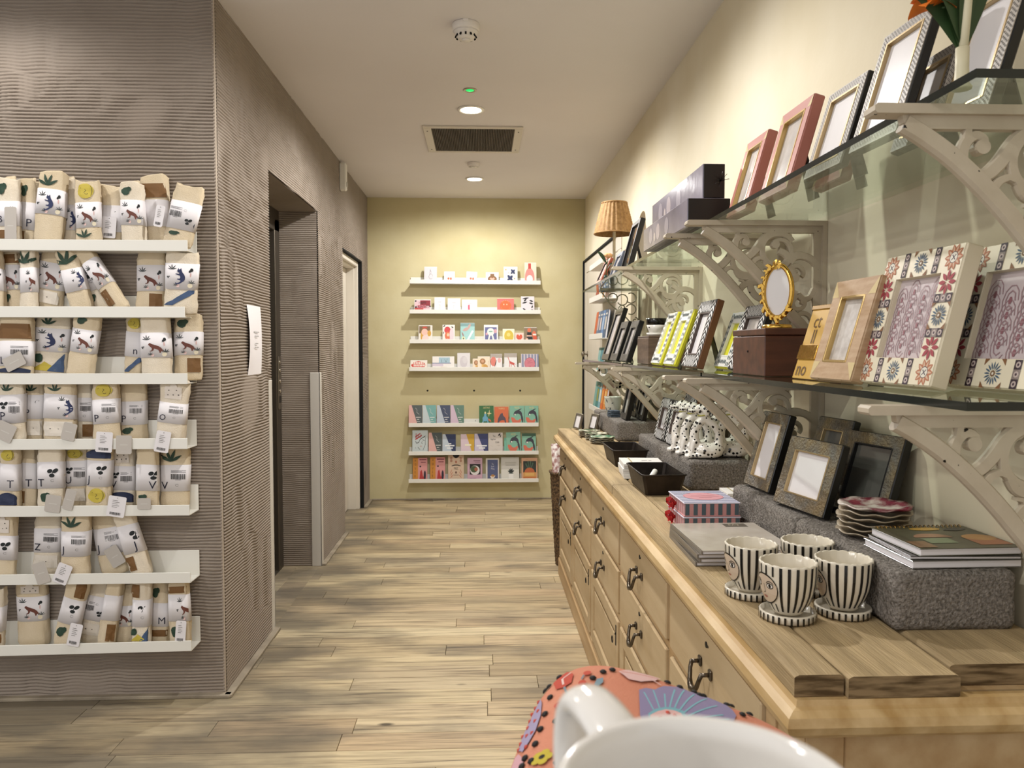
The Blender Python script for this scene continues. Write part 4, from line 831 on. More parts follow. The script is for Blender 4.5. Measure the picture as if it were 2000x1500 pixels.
for i in range(5):
    y0, y1 = cols[i]+.022, cols[i+1]-.022; yc = (y0+y1)/2
    for z0, z1 in ((.619, .763), (.450, .596)):
        d = M().box(-.010, .012, -(y1-y0)/2, (y1-y0)/2, -(z1-z0)/2, (z1-z0)/2, PINE2, .003).build('drawer', sb, (BX, yc, (z0+z1)/2))
        ob('handle', HM, d, (-.010, 0, .004)); ob('keyhole', KM, d, (-.0102, 0, .052), (0, R(-90), 0))
    # a panelled door below each pair of drawers
    dz0, dz1 = .131, .422; hz = (dz1-dz0)/2; hy = (y1-y0)/2
    d = ob('door', None, sb, (BX, yc, (dz0+dz1)/2))
    M().box(-.010, .010, -hy, -hy+.055, -hz, hz, PINE2, .003).build('door_stile', d); M().box(-.010, .010, hy-.055, hy, -hz, hz, PINE2, .003).build('door_stile', d)
    M().box(-.0095, .010, -hy+.055, hy-.055, hz-.05, hz, PINE2, .003).build('door_rail', d); M().box(-.0095, .010, -hy+.055, hy-.055, -hz, -hz+.05, PINE2, .003).build('door_rail', d)
    M().box(-.001, .010, -hy+.055, hy-.055, -hz+.05, hz-.05, PINE2).box(-.006, .0, -hy+.075, hy-.075, -hz+.07, hz-.07, PINE2, .005).build('door_panel', d)
    ob('ring_pull', RM, d, (-.010, -hy+.03, .09))
    M().box(-.012, -.009, -hy+.018, -hy+.028, .055, .125, IRON, .001).build('key_plate', d)
# near end panel, framed
for q in ((BX+.004, BX+.06, .118, .785), (XR-.07, XR-.01, .118, .785), (BX+.0605, XR-.0705, .118, .17), (BX+.0605, XR-.0705, .72, .785)): M().box(q[0], q[1], BY0-.008, BY0-.0005, q[2], q[3], PINE, .002).build('end_frame', sb)
# worktop of loose old planks
wt = thing('worktop', 'weathered pine plank top laid on the sideboard', 'worktop', (0, 0, TOPZ))
def plank(x0, x1, y0, y1):
    m = M(); nseg = 14; prof = []
    hw = (x1-x0)/2; vs = []
    sec = [(-hw, -.034), (-hw, -.006), (-hw+.003, -.0015), (-hw+.007, 0), (hw-.007, 0), (hw-.003, -.0015), (hw, -.006), (hw, -.034)]
    r = random.Random(int(x0*1000))
    for i in range(nseg+1):
        y = y0+(y1-y0)*i/nseg; j = r.uniform(-.0012, .0012)
        for k, (u, z) in enumerate(sec):
            e = .004 if (i in (0, nseg) and k in (2, 3, 4, 5)) else 0
            vs.append((x0+hw+u+(j if k < 4 else -j), y, z-e*.6))
    K = len(sec); fs = [(i*K+k, i*K+(k+1) % K, (i+1)*K+(k+1) % K, (i+1)*K+k) for i in range(nseg) for k in range(K)]+[]
    m.add(vs, fs, RAW); m.add(vs[:K], [tuple(range(K))], ENDG); m.add(vs[nseg*K:], [tuple(range(K))[::-1]], ENDG); o = m.build('plank', wt); fixn(o.data); return o
plank(.452, .524, 1.072, 2.62); plank(.5265, .694, 1.064, 4.49); plank(.452, .524, 2.624, 4.50); plank(.698, XR-.006, 1.10, 3.10); plank(.698, XR-.006, 3.104, 4.49)

# ================================================================== breeze blocks on the worktop
CONC = pm('breeze_block', '#a39c94', .95, spec=.08, var=('#6a645d', 170, 1.5), bump=(230, 1.0))
def block_mesh(L_, W_, H_, seed):
    bm = bmesh.new(); bmesh.ops.create_cube(bm, size=1)
    for v in bm.verts: v.co.x *= W_; v.co.y *= L_; v.co.z *= H_
    bmesh.ops.subdivide_edges(bm, edges=[e for e in bm.edges if abs((e.verts[0].co-e.verts[1].co).y) > .1], cuts=47)
    bmesh.ops.subdivide_edges(bm, edges=[e for e in bm.edges if abs((e.verts[0].co-e.verts[1].co).x) > .1], cuts=23, use_grid_fill=True)
    bmesh.ops.subdivide_edges(bm, edges=[e for e in bm.edges if abs((e.verts[0].co-e.verts[1].co).z) > .05], cuts=11, use_grid_fill=True)
    from mathutils import noise
    off = Vector((seed*3.1, seed*1.7, 0))
    for v in bm.verts:
        p = v.co; e = sum(1 for a, b in ((p.x, W_/2), (p.y, L_/2), (p.z, H_/2)) if abs(abs(a)-b) < .004)
        nz = noise.noise(p*42+off)*.0018+noise.noise(p*110+off)*.0014
        k = (.0045 if e == 2 else .009 if e == 3 else 0)+(max(0, noise.noise(p*30+off*2))*.008 if e >= 2 else 0)
        d = Vector((p.x/W_, p.y/L_, p.z/H_)); d.normalize()
        q = v.co + d*nz - d*k
        if p.z < -H_/2+.002: q.z = p.z
        v.co = q
    me = bpy.data.meshes.new('block'); bm.to_mesh(me); bm.free(); me.materials.append(CONC); me.polygons.foreach_set('use_smooth', [True]*len(me.polygons)); return me
BL = [block_mesh(.412, .208, .098, k) for k in (1, 2)]
BXc = .790
for (yc, lab) in ((1.435, 'grey breeze block nearest the viewer, carrying spiral notebooks'), (1.853, 'grey breeze block carrying four dark carved photo frames'), (2.70, 'grey breeze block under the spotted dog jugs'), (3.117, 'grey breeze block under the zigzag photo frames'), (4.045, 'grey breeze block under black frames at the far counter'), (4.44, 'grey breeze block furthest away at the end of the counter')):
    o = ob('breeze_block', BL[int(yc*10) % 2], None, (BXc, yc, TOPZ+.0495), (0, 0, PI if int(yc*100) % 2 else 0)); tag(o, lab, 'block', 'breeze blocks on the worktop')
BTOP = TOPZ+.0985
# ================================================================== glass shelves on iron brackets
def glass_mat():
    m = bpy.data.materials.new('shelf_glass'); m.use_nodes = True; nt = m.node_tree; N = nt.nodes; L = nt.links
    for n_ in list(N): N.remove(n_)
    out = N.new('ShaderNodeOutputMaterial'); mx = N.new('ShaderNodeMixShader'); tr = N.new('ShaderNodeBsdfTransparent'); gl = N.new('ShaderNodeBsdfGlossy'); fr = N.new('ShaderNodeFresnel')
    tr.inputs[0].default_value = (.88, .93, .89, 1); gl.inputs['Roughness'].default_value = .02; gl.inputs[0].default_value = (.95, 1, .97, 1); fr.inputs[0].default_value = 1.5
    ge = N.new('ShaderNodeNewGeometry'); mr = N.new('ShaderNodeMapRange'); mr.inputs[3].default_value = 1.5; mr.inputs[4].default_value = 1/1.5; L.new(ge.outputs['Backfacing'], mr.inputs[0]); L.new(mr.outputs[0], fr.inputs[0])
    L.new(fr.outputs[0], mx.inputs[0]); L.new(tr.outputs[0], mx.inputs[1]); L.new(gl.outputs[0], mx.inputs[2]); L.new(mx.outputs[0], out.inputs[0]); MATS['shelf_glass'] = m; return m
GLASS = glass_mat(); GEDGE = pm('glass_edge', '#121714', .15, spec=.5, var=('#1f2622', 8, 1))
XS = .62; ZU, ZLo = 1.700, 1.281; GT = .0115
SEG = [(.955, 2.135), (2.15, 3.335), (3.35, 4.66)]
for lev, zt in (('upper', ZU), ('lower', ZLo)):
    for (y0, y1), wh in zip(SEG, ('nearest', 'middle', 'furthest')):
        t = thing('glass_shelf', '%s thick glass shelf on the right wall, %s of three' % (lev, wh), 'shelf', (0, 0, zt), group='glass shelves on the right wall')
        M().add([(XS, y0, 0), (XR-.004, y0, 0), (XR-.004, y1, 0), (XS, y1, 0), (XS, y0, -GT), (XR-.004, y0, -GT), (XR-.004, y1, -GT), (XS, y1, -GT)], [(0, 1, 2, 3), (7, 6, 5, 4)], GLASS).build('pane', t)
        M().add([(XS, y0, 0), (XR-.004, y0, 0), (XR-.004, y1, 0), (XS, y1, 0), (XS, y0, -GT), (XR-.004, y0, -GT), (XR-.004, y1, -GT), (XS, y1, -GT)], [(0, 3, 7, 4), (0, 4, 5, 1), (3, 2, 6, 7)], GEDGE).build('polished_edge', t)
# painted cast-iron paint: cream, chipped
def chip():
    m = pm('chipped_cream_paint', '#c6baa6', .55, spec=.35, var=('#b3a690', 12, 1), bump=(160, .05)); nt = m.node_tree; N = nt.nodes; L = nt.links
    b = N['Principled BSDF']; src = b.inputs['Base Color'].links[0].from_socket
    n_ = N.new('ShaderNodeTexNoise'); n_.inputs['Scale'].default_value = 75; n_.inputs['Detail'].default_value = 3
    g = N.new('ShaderNodeNewGeometry'); L.new(g.outputs['Position'], n_.inputs['Vector'])
    r = N.new('ShaderNodeMapRange'); r.inputs[1].default_value = .71; r.inputs[2].default_value = .73; L.new(n_.outputs[0], r.inputs[0])
    mx = N.new('ShaderNodeMix'); mx.data_type = 'RGBA'; mx.inputs[7].default_value = lin('#17120e'); L.new(r.outputs[0], mx.inputs[0]); L.new(src, mx.inputs[6]); L.new(mx.outputs[2], b.inputs['Base Color']); return m
PAINT = chip()
def arc(cx, cy, r0, r1, a0, a1, n=12): return [(cx+(r0+(r1-r0)*i/n)*math.cos(R(a0+(a1-a0)*i/n)), cy+(r0+(r1-r0)*i/n)*math.sin(R(a0+(a1-a0)*i/n))) for i in range(n+1)]
def smooth(p, k=4):
    out = []
    for i in range(len(p)-1):
        p0, p1, p2, p3 = p[max(i-1, 0)], p[i], p[i+1], p[min(i+2, len(p)-1)]
        for j in range(k):
            t = j/k
            out.append(tuple(.5*((2*p1[a])+(-p0[a]+p2[a])*t+(2*p0[a]-5*p1[a]+4*p2[a]-p3[a])*t*t+(-p0[a]+3*p1[a]-3*p2[a]+p3[a])*t**3) for a in (0, 1)))
    return out+[p[-1]]
# bracket drawn with s = distance from the wall, h = height below the shelf
mpb = lambda s_, h, d: (-s_, d, h)
def bar_mesh():
    m = M(); m.prism([(.005, 0), (.372, 0), (.376, -.004), (.376, -.010), (.372, -.0135), (.005, -.0135)], -.016, .016, mpb, PAINT)
    m.prism([(.01, -.0135), (.332, -.0135), (.330, -.024), (.318, -.032), (.27, -.032), (.01, -.032)], -.007, .007, mpb, PAINT); return m.mesh('top_bar')
def wall_mesh():
    m = M(); m.prism([(0, 0), (.012, 0), (.012, -.322), (.006, -.33), (0, -.33)], -.016, .016, mpb, PAINT)
    m.prism([(.012, -.032), (.032, -.032), (.032, -.30), (.026, -.305), (.012, -.32)], -.006, .006, mpb, PAINT); return m.mesh('wall_bar')
def diag_mesh():
    m = M(); m.ribbon(smooth([(.328, -.024), (.300, -.040), (.262, -.066), (.222, -.100), (.180, -.142), (.138, -.190), (.098, -.236), (.058, -.278), (.022, -.312)]), .027, -.010, .010, mpb, PAINT); return m.mesh('brace')
def scroll_mesh():
    m = M(); d = (-.0065, .0065)
    def rb(p, w0, w1, k=4):
        q = smooth(p, k); n = len(q); m.ribbon(q, [w0+(w1-w0)*i/(n-1) for i in range(n)], d[0], d[1], mpb, PAINT)
    def disc(x, y, r): m.prism(circ(x, y, r, n=14), d[0]-.002, d[1]+.002, mpb, PAINT)
    # first hook under the bar
    rb([(.232, -.092), (.243, -.074), (.240, -.052), (.226, -.040), (.213, -.046), (.214, -.058)], .021, .013); disc(.216, -.056, .0105); rb([(.238, -.052), (.236, -.030)], .016, .012)
    # wave to the bar
    rb([(.222, -.100), (.204, -.092), (.186, -.074), (.168, -.050), (.146, -.034), (.120, -.030)], .020, .026)
    rb([(.200, -.118), (.190, -.104), (.176, -.098), (.166, -.102)], .016, .009)
    # ring with inner curl
    rb(arc(.128, -.076, .044, .042, 150, -140, 16), .017, .015, 2)
    rb(arc(.128, -.076, .040, .022, 215, 60, 10), .014, .012, 2); disc(.136, -.062, .011)
    rb([(.160, -.106), (.150, -.122), (.132, -.128), (.112, -.122), (.100, -.104)], .017, .017)
    # rosette knob and leaf in the middle
    rb([(.126, -.078), (.108, -.086), (.096, -.098), (.084, -.108)], .018, .024); rb([(.108, -.114), (.094, -.098), (.082, -.088)], .016, .010)
    rb([(.150, -.168), (.138, -.152), (.118, -.142), (.096, -.140), (.080, -.128)], .018, .022)
    rb([(.132, -.150), (.140, -.138), (.150, -.136)], .012, .006)
    # large C scroll towards the wall
    rb(arc(.066, -.144, .052, .050, 148, -80, 18), .021, .019, 2)
    rb([(.072, -.194), (.058, -.206), (.040, -.202), (.028, -.180)], .018, .016)
    rb(arc(.074, -.142, .030, .013, 10, 205, 10), .014, .012, 2); disc(.082, -.150, .012)
    rb([(.100, -.106), (.086, -.090), (.066, -.088), (.048, -.094)], .018, .015)
    # lower hook
    rb([(.076, -.196), (.086, -.216), (.080, -.232), (.062, -.232), (.052, -.220), (.056, -.210)], .015, .009); disc(.057, -.214, .0085)
    rb([(.072, -.250), (.056, -.244), (.040, -.252), (.032, -.270)], .014, .012)
    return m.mesh('scrollwork')
BAR, WAL, DIA, SCR = bar_mesh(), wall_mesh(), diag_mesh(), scroll_mesh()
for me in (BAR, WAL, DIA, SCR): fixn(me)
SCW = M().lathe([(.0045, 0), (.0045, .002), (.0001, .003)], IRON, 8).mesh('screw')
def bracket(y, ztop, label):
    t = thing('iron_bracket', label, 'bracket', (XR-.001, y, ztop-GT-.0005), group='ornate cream iron brackets')
    ob('top_bar', BAR, t); ob('wall_bar', WAL, t); ob('brace', DIA, t); ob('scrollwork', SCR, t)
    for z in (-.06, -.20, -.31): ob('screw', SCW, t, (-.012, .009, z), (0, R(-90), 0))
    return t
for lev, zt in (('upper', ZU), ('lower', ZLo)):
    for y, w_ in ((1.07, 'nearest'), (2.035, 'second'), (2.275, 'third'), (3.19, 'fourth')):
        bracket(y, zt, 'cream scrolled iron bracket under %s glass shelf, %s from the viewer' % (lev, w_))
bracket(3.55, ZLo, 'cream scrolled iron bracket under lower glass shelf, fifth from the viewer'); bracket(4.42, ZLo, 'cream scrolled iron bracket under lower glass shelf, furthest away')
# slender wire bracket at the far end of the upper shelf
t = thing('wire_bracket', 'slender wire scroll bracket below the far end of the upper shelf', 'bracket', (XR-.001, 4.42, ZU-GT-.0005))
WIRE = pm('grey_green_iron', '#8f8a78', .5, metal=.2)
M().box(-.235, -.002, -.006, .006, -.007, 0, WIRE).build('top_bar', t); M().box(-.012, -.002, -.006, .006, -.34, -.007, WIRE).build('wall_bar', t)
m = M()
for p in (arc(.055, -.05, .03, .028, 60, 330, 14), arc(.055, -.115, .03, .028, 30, 300, 14), arc(.105, -.06, .032, .03, 0, 330, 16), arc(.16, -.05, .028, .026, -40, 300, 14), arc(.03, -.18, .02, .008, 90, 480, 14), arc(.105, -.11, .022, .008, 0, 420, 14)):
    m.tube([(-s_, 0, h) for s_, h in p], .0035, WIRE, 6)
tag(m.build('scrolls', t)); M().tube([(-s_, 0, h) for s_, h in smooth([(.232, -.008), (.20, -.05), (.17, -.09), (.12, -.13), (.075, -.17), (.04, -.22), (.01, -.30)])], .0042, WIRE, 6).build('brace', t)
# ================================================================== photo frames
PICW = pm('photo_paper_white', '#e3dfdf', .25, spec=.5); PICG = pm('photo_paper_grey', '#b9b2ad', .2, spec=.6, var=('#cfc8c4', 30, 1))
def frame(label, x, z, y0, y1, h, t, bw, lean, face, side, pic, lip=None, pattern=None, rot=0, name='photo_frame', group=None, stand=True, round_=0, lipd=.004, inner=None):
    """frame standing parallel to the wall: near end at y0, far end at y1, front foot at x; leans back towards the wall"""
    W_ = y1-y0; T = Matrix.Rotation(-R(lean), 4, 'X')
    o = thing(name, label, 'photo frame', (x, (y0+y1)/2, z+t*math.sin(R(lean))+.0006), (0, 0, R(-90)+R(rot)), group)
    m = M(); m.T = T; b = .0025 if not round_ else round_
    if isinstance(bw, tuple): bx, bz = bw
    else: bx = bz = bw
    for q in ((-W_/2, -W_/2+bx, 0, h), (W_/2-bx, W_/2, 0, h)): m.box(q[0], q[1], 0, t, q[2], q[3], side, b)
    for q in ((0, bz), (h-bz, h)): m.box(-W_/2+bx-.0005, W_/2-bx+.0005, .0003, t-.0003, q[0], q[1], side, b)
    e = b*.8                                        # front skin in the face material
    S0 = lambda u, v, l: T @ Vector((u, -l, v))
    for q in ((-W_/2+e, -W_/2+bx, e, h-e), (W_/2-bx, W_/2-e, e, h-e), (-W_/2+bx, W_/2-bx, e, bz), (-W_/2+bx, W_/2-bx, h-bz, h-e)):
        m.box(q[0], q[1], -.0009, .001, q[2], q[3], face)
    m.build('moulding', o)
    if lip:
        m = M(); m.T = T
        for q in ((-W_/2+bx-.001, -W_/2+bx+lipd, bz, h-bz), (W_/2-bx-lipd, W_/2-bx+.001, bz, h-bz), (-W_/2+bx+lipd, W_/2-bx-lipd, bz-.001, bz+lipd), (-W_/2+bx+lipd, W_/2-bx-lipd, h-bz-lipd, h-bz+.001)): m.box(q[0], q[1], -.0020, t*.4, q[2], q[3], lip, .0006)
        m.build('inner_lip', o)
    m = M(); m.T = T; m.box(-W_/2+bx-.001, W_/2-bx+.001, t*.35, t*.5, bz-.001, h-bz+.001, pic); m.build('picture', o)
    m = M(); m.T = T; m.box(-W_/2+bx*.5, W_/2-bx*.5, t*.8, t+.001, bz*.5, h-bz*.5, BLACK); m.build('backing_board', o)
    if stand:
        top = T @ Vector((0, t+.002, h*.62)); foot = Vector((0, top.y+h*.16, -t*math.sin(R(lean))))
        m = M(); w2 = min(.03, W_*.16); d = foot-top
        m.add([top+Vector((-w2*.6, 0, 0)), top+Vector((w2*.6, 0, 0)), foot+Vector((w2, 0, 0)), foot+Vector((-w2, 0, 0)), top+Vector((-w2*.6, .003, .001)), top+Vector((w2*.6, .003, .001)), foot+Vector((w2, .003, 0)), foot+Vector((-w2, .003, 0))], [(0, 1, 2, 3), (7, 6, 5, 4), (0, 4, 5, 1), (1, 5, 6, 2), (2, 6, 7, 3), (3, 7, 4, 0)], BLACK); m.build('easel_leg', o)
    if inner: tag(decal('picture_print', inner(W_, h, bx, bz), lambda u, v, l: T @ Vector((u, t*.35-l, v)), o, off=.0004), kind='stuff')
    if pattern: tag(decal('face_print', pattern(W_, h, bx, bz), S0, o, off=.0011, step=.00003), kind='stuff')
    return o
# ---- printed patterns (metres, origin at the middle of the bottom edge)
def flower(x, y, r, c, n=8, w_=.5): return [(c, leaf(x+r*.18*math.cos(2*PI*k/n), y+r*.18*math.sin(2*PI*k/n), r*.8, r*w_, math.degrees(2*PI*k/n), 4)) for k in range(n)]
def tile_pat(W_, h, bx, bz):
    it = []; s_ = bx; n = 5
    def med(x, y, r): return flower(x, y, r*1.15, '#b8734f', 10, .42)+flower(x, y, r*1.0, '#d9b79a', 10, .2)+[('#3a2730', circ(x, y, r*.50, n=14)), ('#e9e2d2', circ(x, y, r*.44, n=14))]+col('#4a3a44', stroke([(x-r*.2, y-r*.2), (x+r*.2, y+r*.2)], r*.1)+stroke([(x-r*.2, y+r*.2), (x+r*.2, y-r*.2)], r*.1))
    def sunb(x, y, r): return [('#4d6278', leaf(x+r*.3*math.cos(2*PI*k/16), y+r*.3*math.sin(2*PI*k/16), r*.62, r*.16, 360*k/16, 3)) for k in range(16)]+[('#7a5a3a', circ(x, y, r*.26, n=8)), ('#e9e2d2', circ(x, y, r*.12, n=6))]
    def trio(x, y, w_, hh, vert=False):
        r = []
        for k in range(3):
            q = w_/3; cx = x-w_/2+q*(k+.5) if not vert else x; cy = y if not vert else y-w_/2+q*(k+.5)
            r += [('#3c2a33' if k != 1 else '#8d7f79', rect(cx-q*.5, cy-q*.5, cx+q*.5, cy+q*.5)), ('#c9b7b0', circ(cx, cy, q*.34, n=8)), ('#4a3440', circ(cx, cy, q*.16, n=6))]
        return r
    def corners(x, y, r): return [('#8a5f3c', [(x+sx*r, y+sy*r), (x+sx*r*.55, y+sy*r), (x+sx*r, y+sy*r*.55)]) for sx in (-1, 1) for sy in (-1, 1)]
    hx = W_/2-bx/2; hb = bz/2
    for yy in (hb, h-hb):
        for sx in (-1, 1): it += med(sx*hx, yy, bx*.43); it += trio(sx*(hx-bx*.5-(hx-bx*.5)*.28)*1.0, yy, bz*.96, 0, True) if 0 else []
        mid = hx-bx*.5; it += sunb(0, yy, bz*.44)+corners(0, yy, bz*.5)
        for sx in (-1, 1): it += trio(sx*(bz*.5+(mid-bz*.5)/2), yy, bz*.96, 0, True)
    inner = h-2*bz; q = inner/ (bx*4.0)
    seq = [('f', .5), ('t', 1.18), ('s', 1.98), ('t', 2.78), ('f', 3.5)]
    for sx in (-1, 1):
        for k, p in seq:
            yy = bz+p*bx*q
            if k == 'f': it += flower(sx*hx, yy, bx*.47, '#a63a44', 8, .34)
            elif k == 't': it += trio(sx*hx, yy, bx*.96, 0)
            else: it += sunb(sx*hx, yy, bx*.44)+corners(sx*hx, yy, bx*.5)
    return it
def paisley(W_, h, bx, bz):
    it = []; r = random.Random(4); w_ = W_-2*bx; hh = h-2*bz
    for i in range(4):
        for j in range(6):
            x = -w_/2+w_*(i+.5)/4; y = bz+hh*(j+.5)/6+(hh/12 if i % 2 else -hh/24*0); s_ = w_/9
            if y+s_*1.2 > h-bz-.004: continue
            it += col('#a98a8e', stroke(circ(x, y, s_, s_*1.5, 10), s_*.10)+stroke(circ(x, y, s_*.6, s_*.95, 8), s_*.12))+[('#9a6a70', circ(x, y, s_*.25, s_*.4, 6))]
    return it
def zig_pat(W_, h, bx, bz):                         # white chevrons and diamonds on black
    it = []; e = .003; c = '#efece8'
    s_ = bx/2.2; n = int((h-2*e)/s_)
    for sx in (-1, 1):
        x = sx*(W_/2-bx/2)
        for k in range(n):
            y = e+k*s_; it += [(c, [(x-bx*.44, y), (x, y+s_*.8), (x+bx*.44, y), (x+bx*.44, y+s_*.42), (x, min(y+s_*1.22, h-e)), (x-bx*.44, y+s_*.42)])]
    m = int((W_-2*bx)/s_*1.2)+1; q = (W_-2*bx)/m
    for yy in (bz/2, h-bz/2):
        for k in range(m):
            x = -W_/2+bx+q*(k+.5)
            if k % 2: it += [(c, circ(x, yy, q*.5, bz*.46, 4))]+[('#151312', circ(x, yy, q*.28, bz*.26, 4))]
            else: it += [(c, rect(x-q*.42, yy-bz*.45, x-q*.16, yy+bz*.45)), (c, rect(x+q*.16, yy-bz*.45, x+q*.42, yy+bz*.45))]
    return it
def dab_pat(W_, h, bx, bz):
    it = []; r = random.Random(9); c = '#1f3b44'
    def fill(x0, x1, y0, y1):
        nx = max(1, int((x1-x0)/.012)); ny = max(1, int((y1-y0)/.019))
        for i in range(nx):
            for j in range(ny): it.append((c, circ(x0+(x1-x0)*(i+.5)/nx, y0+(y1-y0)*(j+.5)/ny+(.003 if i % 2 else -.003)*0, .0034, .0075, 6, rot=r.uniform(-15, 15))))
    e = .004; fill(-W_/2+e, -W_/2+bx, e, h-e); fill(W_/2-bx, W_/2-e, e, h-e); fill(-W_/2+bx, W_/2-bx, e, bz); fill(-W_/2+bx, W_/2-bx, h-bz, h-e); return it
def lattice_pat(W_, h, bx, bz):
    it = []; c = '#2b2622'; e = .004; st = .0075
    def fill(x0, x1, y0, y1):
        i = 0; x = x0+st*.4
        while x < x1:
            y = y0+st*.5+(st*.5 if i % 2 else 0)
            while y < y1: it.append((c, circ(x, y, .0024, .0013, 4, rot=60))); y += st
            x += st*.55; i += 1
    fill(-W_/2+e, -W_/2+bx-.002, e, h-e); fill(W_/2-bx+.002, W_/2-e, e, h-e); fill(-W_/2+bx, W_/2-bx, e, bz-.001); fill(-W_/2+bx, W_/2-bx, h-bz+.001, h-e); return it
def corner_pat(W_, h, bx, bz):
    c = '#e3cf9b'; it = []
    for sx in (-1, 1):
        for y0, y1 in ((0.001, bz), (h-.001, h-bz)):
            x0 = sx*(W_/2-.001); x1 = sx*(W_/2-bx); it += [(c, [(x0, y0), (x1, y1), (x0, y1)]), ('#c9ae72', [(x0, y0), (x1, y1), (x1, y0)])] if 0 else [('#d6c08a', [(x0, y0), (sx*(W_/2-bx*.75), y1), (x0, y1)])]
    return it
TILE = pm('tile_cream', '#e2d8bf', .35); TSIDE = pm('frame_side_cream', '#d9cdb2', .5); PAIS = pm('paisley_paper', '#c9bcbd', .3)
OAKF = pm('limed_wood', '#b89b7a', .6, var=('#a78662', 5, 1.5, (3, 3, 20)), bump=(60, .1)); GOLDL = pm('gold_lip', '#cbae74', .3, metal=.8)
ZB = pm('frame_black', '#171412', .5); ZSIDE = pm('frame_side_brown', '#6b4526', .5); ZLIP = pm('frame_lip_brown', '#4a3b34', .5)
YW = pm('frame_white', '#e9e8e0', .4); YSIDE = pm('frame_yellow', '#cfcb2e', .4); YPIC = pm('yellow_paper', '#d4d12f', .4)
CARV = pm('carved_metal', '#67625a', .5, metal=.3, var=('#7d6b4c', 22, 1.6), bump=(170, .8)); LATT = pm('lattice_grey', '#aaa094', .45); LGOLD = pm('champagne_lip', '#b7a078', .3, metal=.7)
PINKW = pm('pink_wood', '#b57567', .5, var=('#a86558', 6, 1.2)); BLKF = pm('ornate_black', '#1c1a18', .35, var=('#58524a', 60, 1.6), bump=(200, .6))
G = 'frames on the glass shelves'
# ---- lower glass shelf, near to far
frame('large cream frame with painted tile pattern, left of the two', .700, ZLo, 1.178, 1.398, .235, .030, (.046, .046), 14, TILE, TSIDE, PAIS, None, tile_pat, rot=2, group=G, stand=False, inner=paisley)
frame('large cream frame with painted tile pattern, right one cut by the picture edge', .775, ZLo, 1.020, 1.262, .235, .030, (.046, .046), 14, TILE, TSIDE, PAIS, None, tile_pat, rot=2, group=G, inner=paisley)
DAMK = pm('damask_paper', '#b5ada6', .35, var=('#cdc7c1', 45, 2.2))
frame('limed wood frame with gold corners beside the tile frames', .675, ZLo, 1.385, 1.548, .205, .026, (.036, .036), 16, OAKF, OAKF, DAMK, GOLDL, corner_pat, rot=2, group=G)
# mustard acrylic sign with letters behind it
t = thing('mustard_sign', 'mustard yellow card sign with thin dark letters leaning behind the wood frame', 'sign', (.705, 1.625, ZLo+.001), (0, 0, R(-88)))
MUS = pm('mustard_card', '#c39a45', .4); T = Matrix.Rotation(-R(17), 4, 'X'); m = M(); m.T = T; m.box(-.085, .085, 0, .004, .0012, .168, MUS, .001); m.build('panel', t)
m = M(); m.T = T; m.box(-.085, .0, -.004, -.0005, .045, .078, GOLD, .001); m.build('metal_clip', t)
m = M(); m.T = T; m.box(-.086, .086, -.003, .006, .160, .170, pm('mustard_edge', '#a8803a', .4), .001); m.build('top_strip', t)
tag(decal('letters', col('#6b4a1a', text('ct', -.060, .118, .034)+text('ll', -.050, .082, .034)+text('no', -.075, .008, .034)), lambda u, v, l: T @ Vector((u, -l, v)), t), kind='stuff')
# wooden box with gold oval frame
MAH = pm('mahogany', '#5b3324', .35, var=('#3f2118', 5, 1.4, (1, 8, 8)))
t = thing('wooden_box', 'dark reddish wooden box under the gold oval frame', 'box', (.682, 1.825, ZLo+.001))
M().box(0, .19, 0, .235, 0, .098, MAH, .002).build('body', t); M().box(-.001, .191, -.001, .236, .0995, .116, MAH, .002).build('lid', t); M().lathe([(.003, 0), (.003, .001), (.0001, .0012)], DARK, 8).build('keyhole', t, (-.0005, .118, .06), (0, R(-90), 0))
t = thing('oval_frame', 'ornate gold oval frame on a round foot standing on the wooden box', 'photo frame', (.752, 1.93, ZLo+.1176), (0, 0, R(-56)))
M().lathe([(.036, 0), (.037, .003), (.036, .010), (.030, .012), (.0001, .012)], GOLD, 32).build('foot', t)
M().tube([(0, 0, .012), (0, 0, .03)], .004, GOLD, 8).build('stem', t)
ov = lambda a, rx, rz, y: (rx*math.cos(a), y, .095+rz*math.sin(a))
M().tube([ov(2*PI*k/40, .041, .066, 0) for k in range(40)], .0065, GOLD, 8, closed=True).build('oval_rim', t)
m = M(); m.add([ov(2*PI*k/32, .038, .063, .001) for k in range(32)]+[ov(2*PI*k/32, .038, .063, .004) for k in range(32)], [tuple(range(32))[::-1], tuple(range(32, 64))]+[(k, (k+1) % 32, 32+(k+1) % 32, 32+k) for k in range(32)], PICW); m.build('picture', t)
m = M()
for k in range(13):
    a = R(110+k*17); c = Vector(ov(a, .043, .068, -.006)); r = .008 if k % 3 else .012
    for d in (-35, 25):
        pts = leaf(0, 0, r*1.5, r*.9, math.degrees(a)+90+d, 3); m.add([(c.x+u, c.y-.002*(i % 2), c.z+v) for i, (u, v) in enumerate(pts)]+[(c.x+u, c.y+.003, c.z+v) for u, v in pts], [tuple(range(8)), tuple(range(8, 16))[::-1]]+[(i, (i+1) % 8, 8+(i+1) % 8, 8+i) for i in range(8)], GOLD)
tag(m.build('leaf_garland', t), kind='stuff')
m = M()
for k in range(7):
    a = 2*PI*k/7; m.add([(0, -.008, .163)]+[(.013*math.cos(a+d), -.005, .163+.013*math.sin(a+d)) for d in (-.35, 0, .35)], [(0, 1, 2, 3)], GOLD)
m.lathe([(.0001, 0), (.005, .002), (.0001, .006)], GOLD, 8, (0, -.008, .160)); m.build('top_flower', t)
frame('white frame with dark dabs and yellow rim, first of three from the left', .672, ZLo, 2.885, 3.035, .215, .020, (.033, .038), 20, YW, YSIDE, YPIC, YW, dab_pat, group=G, round_=.006)
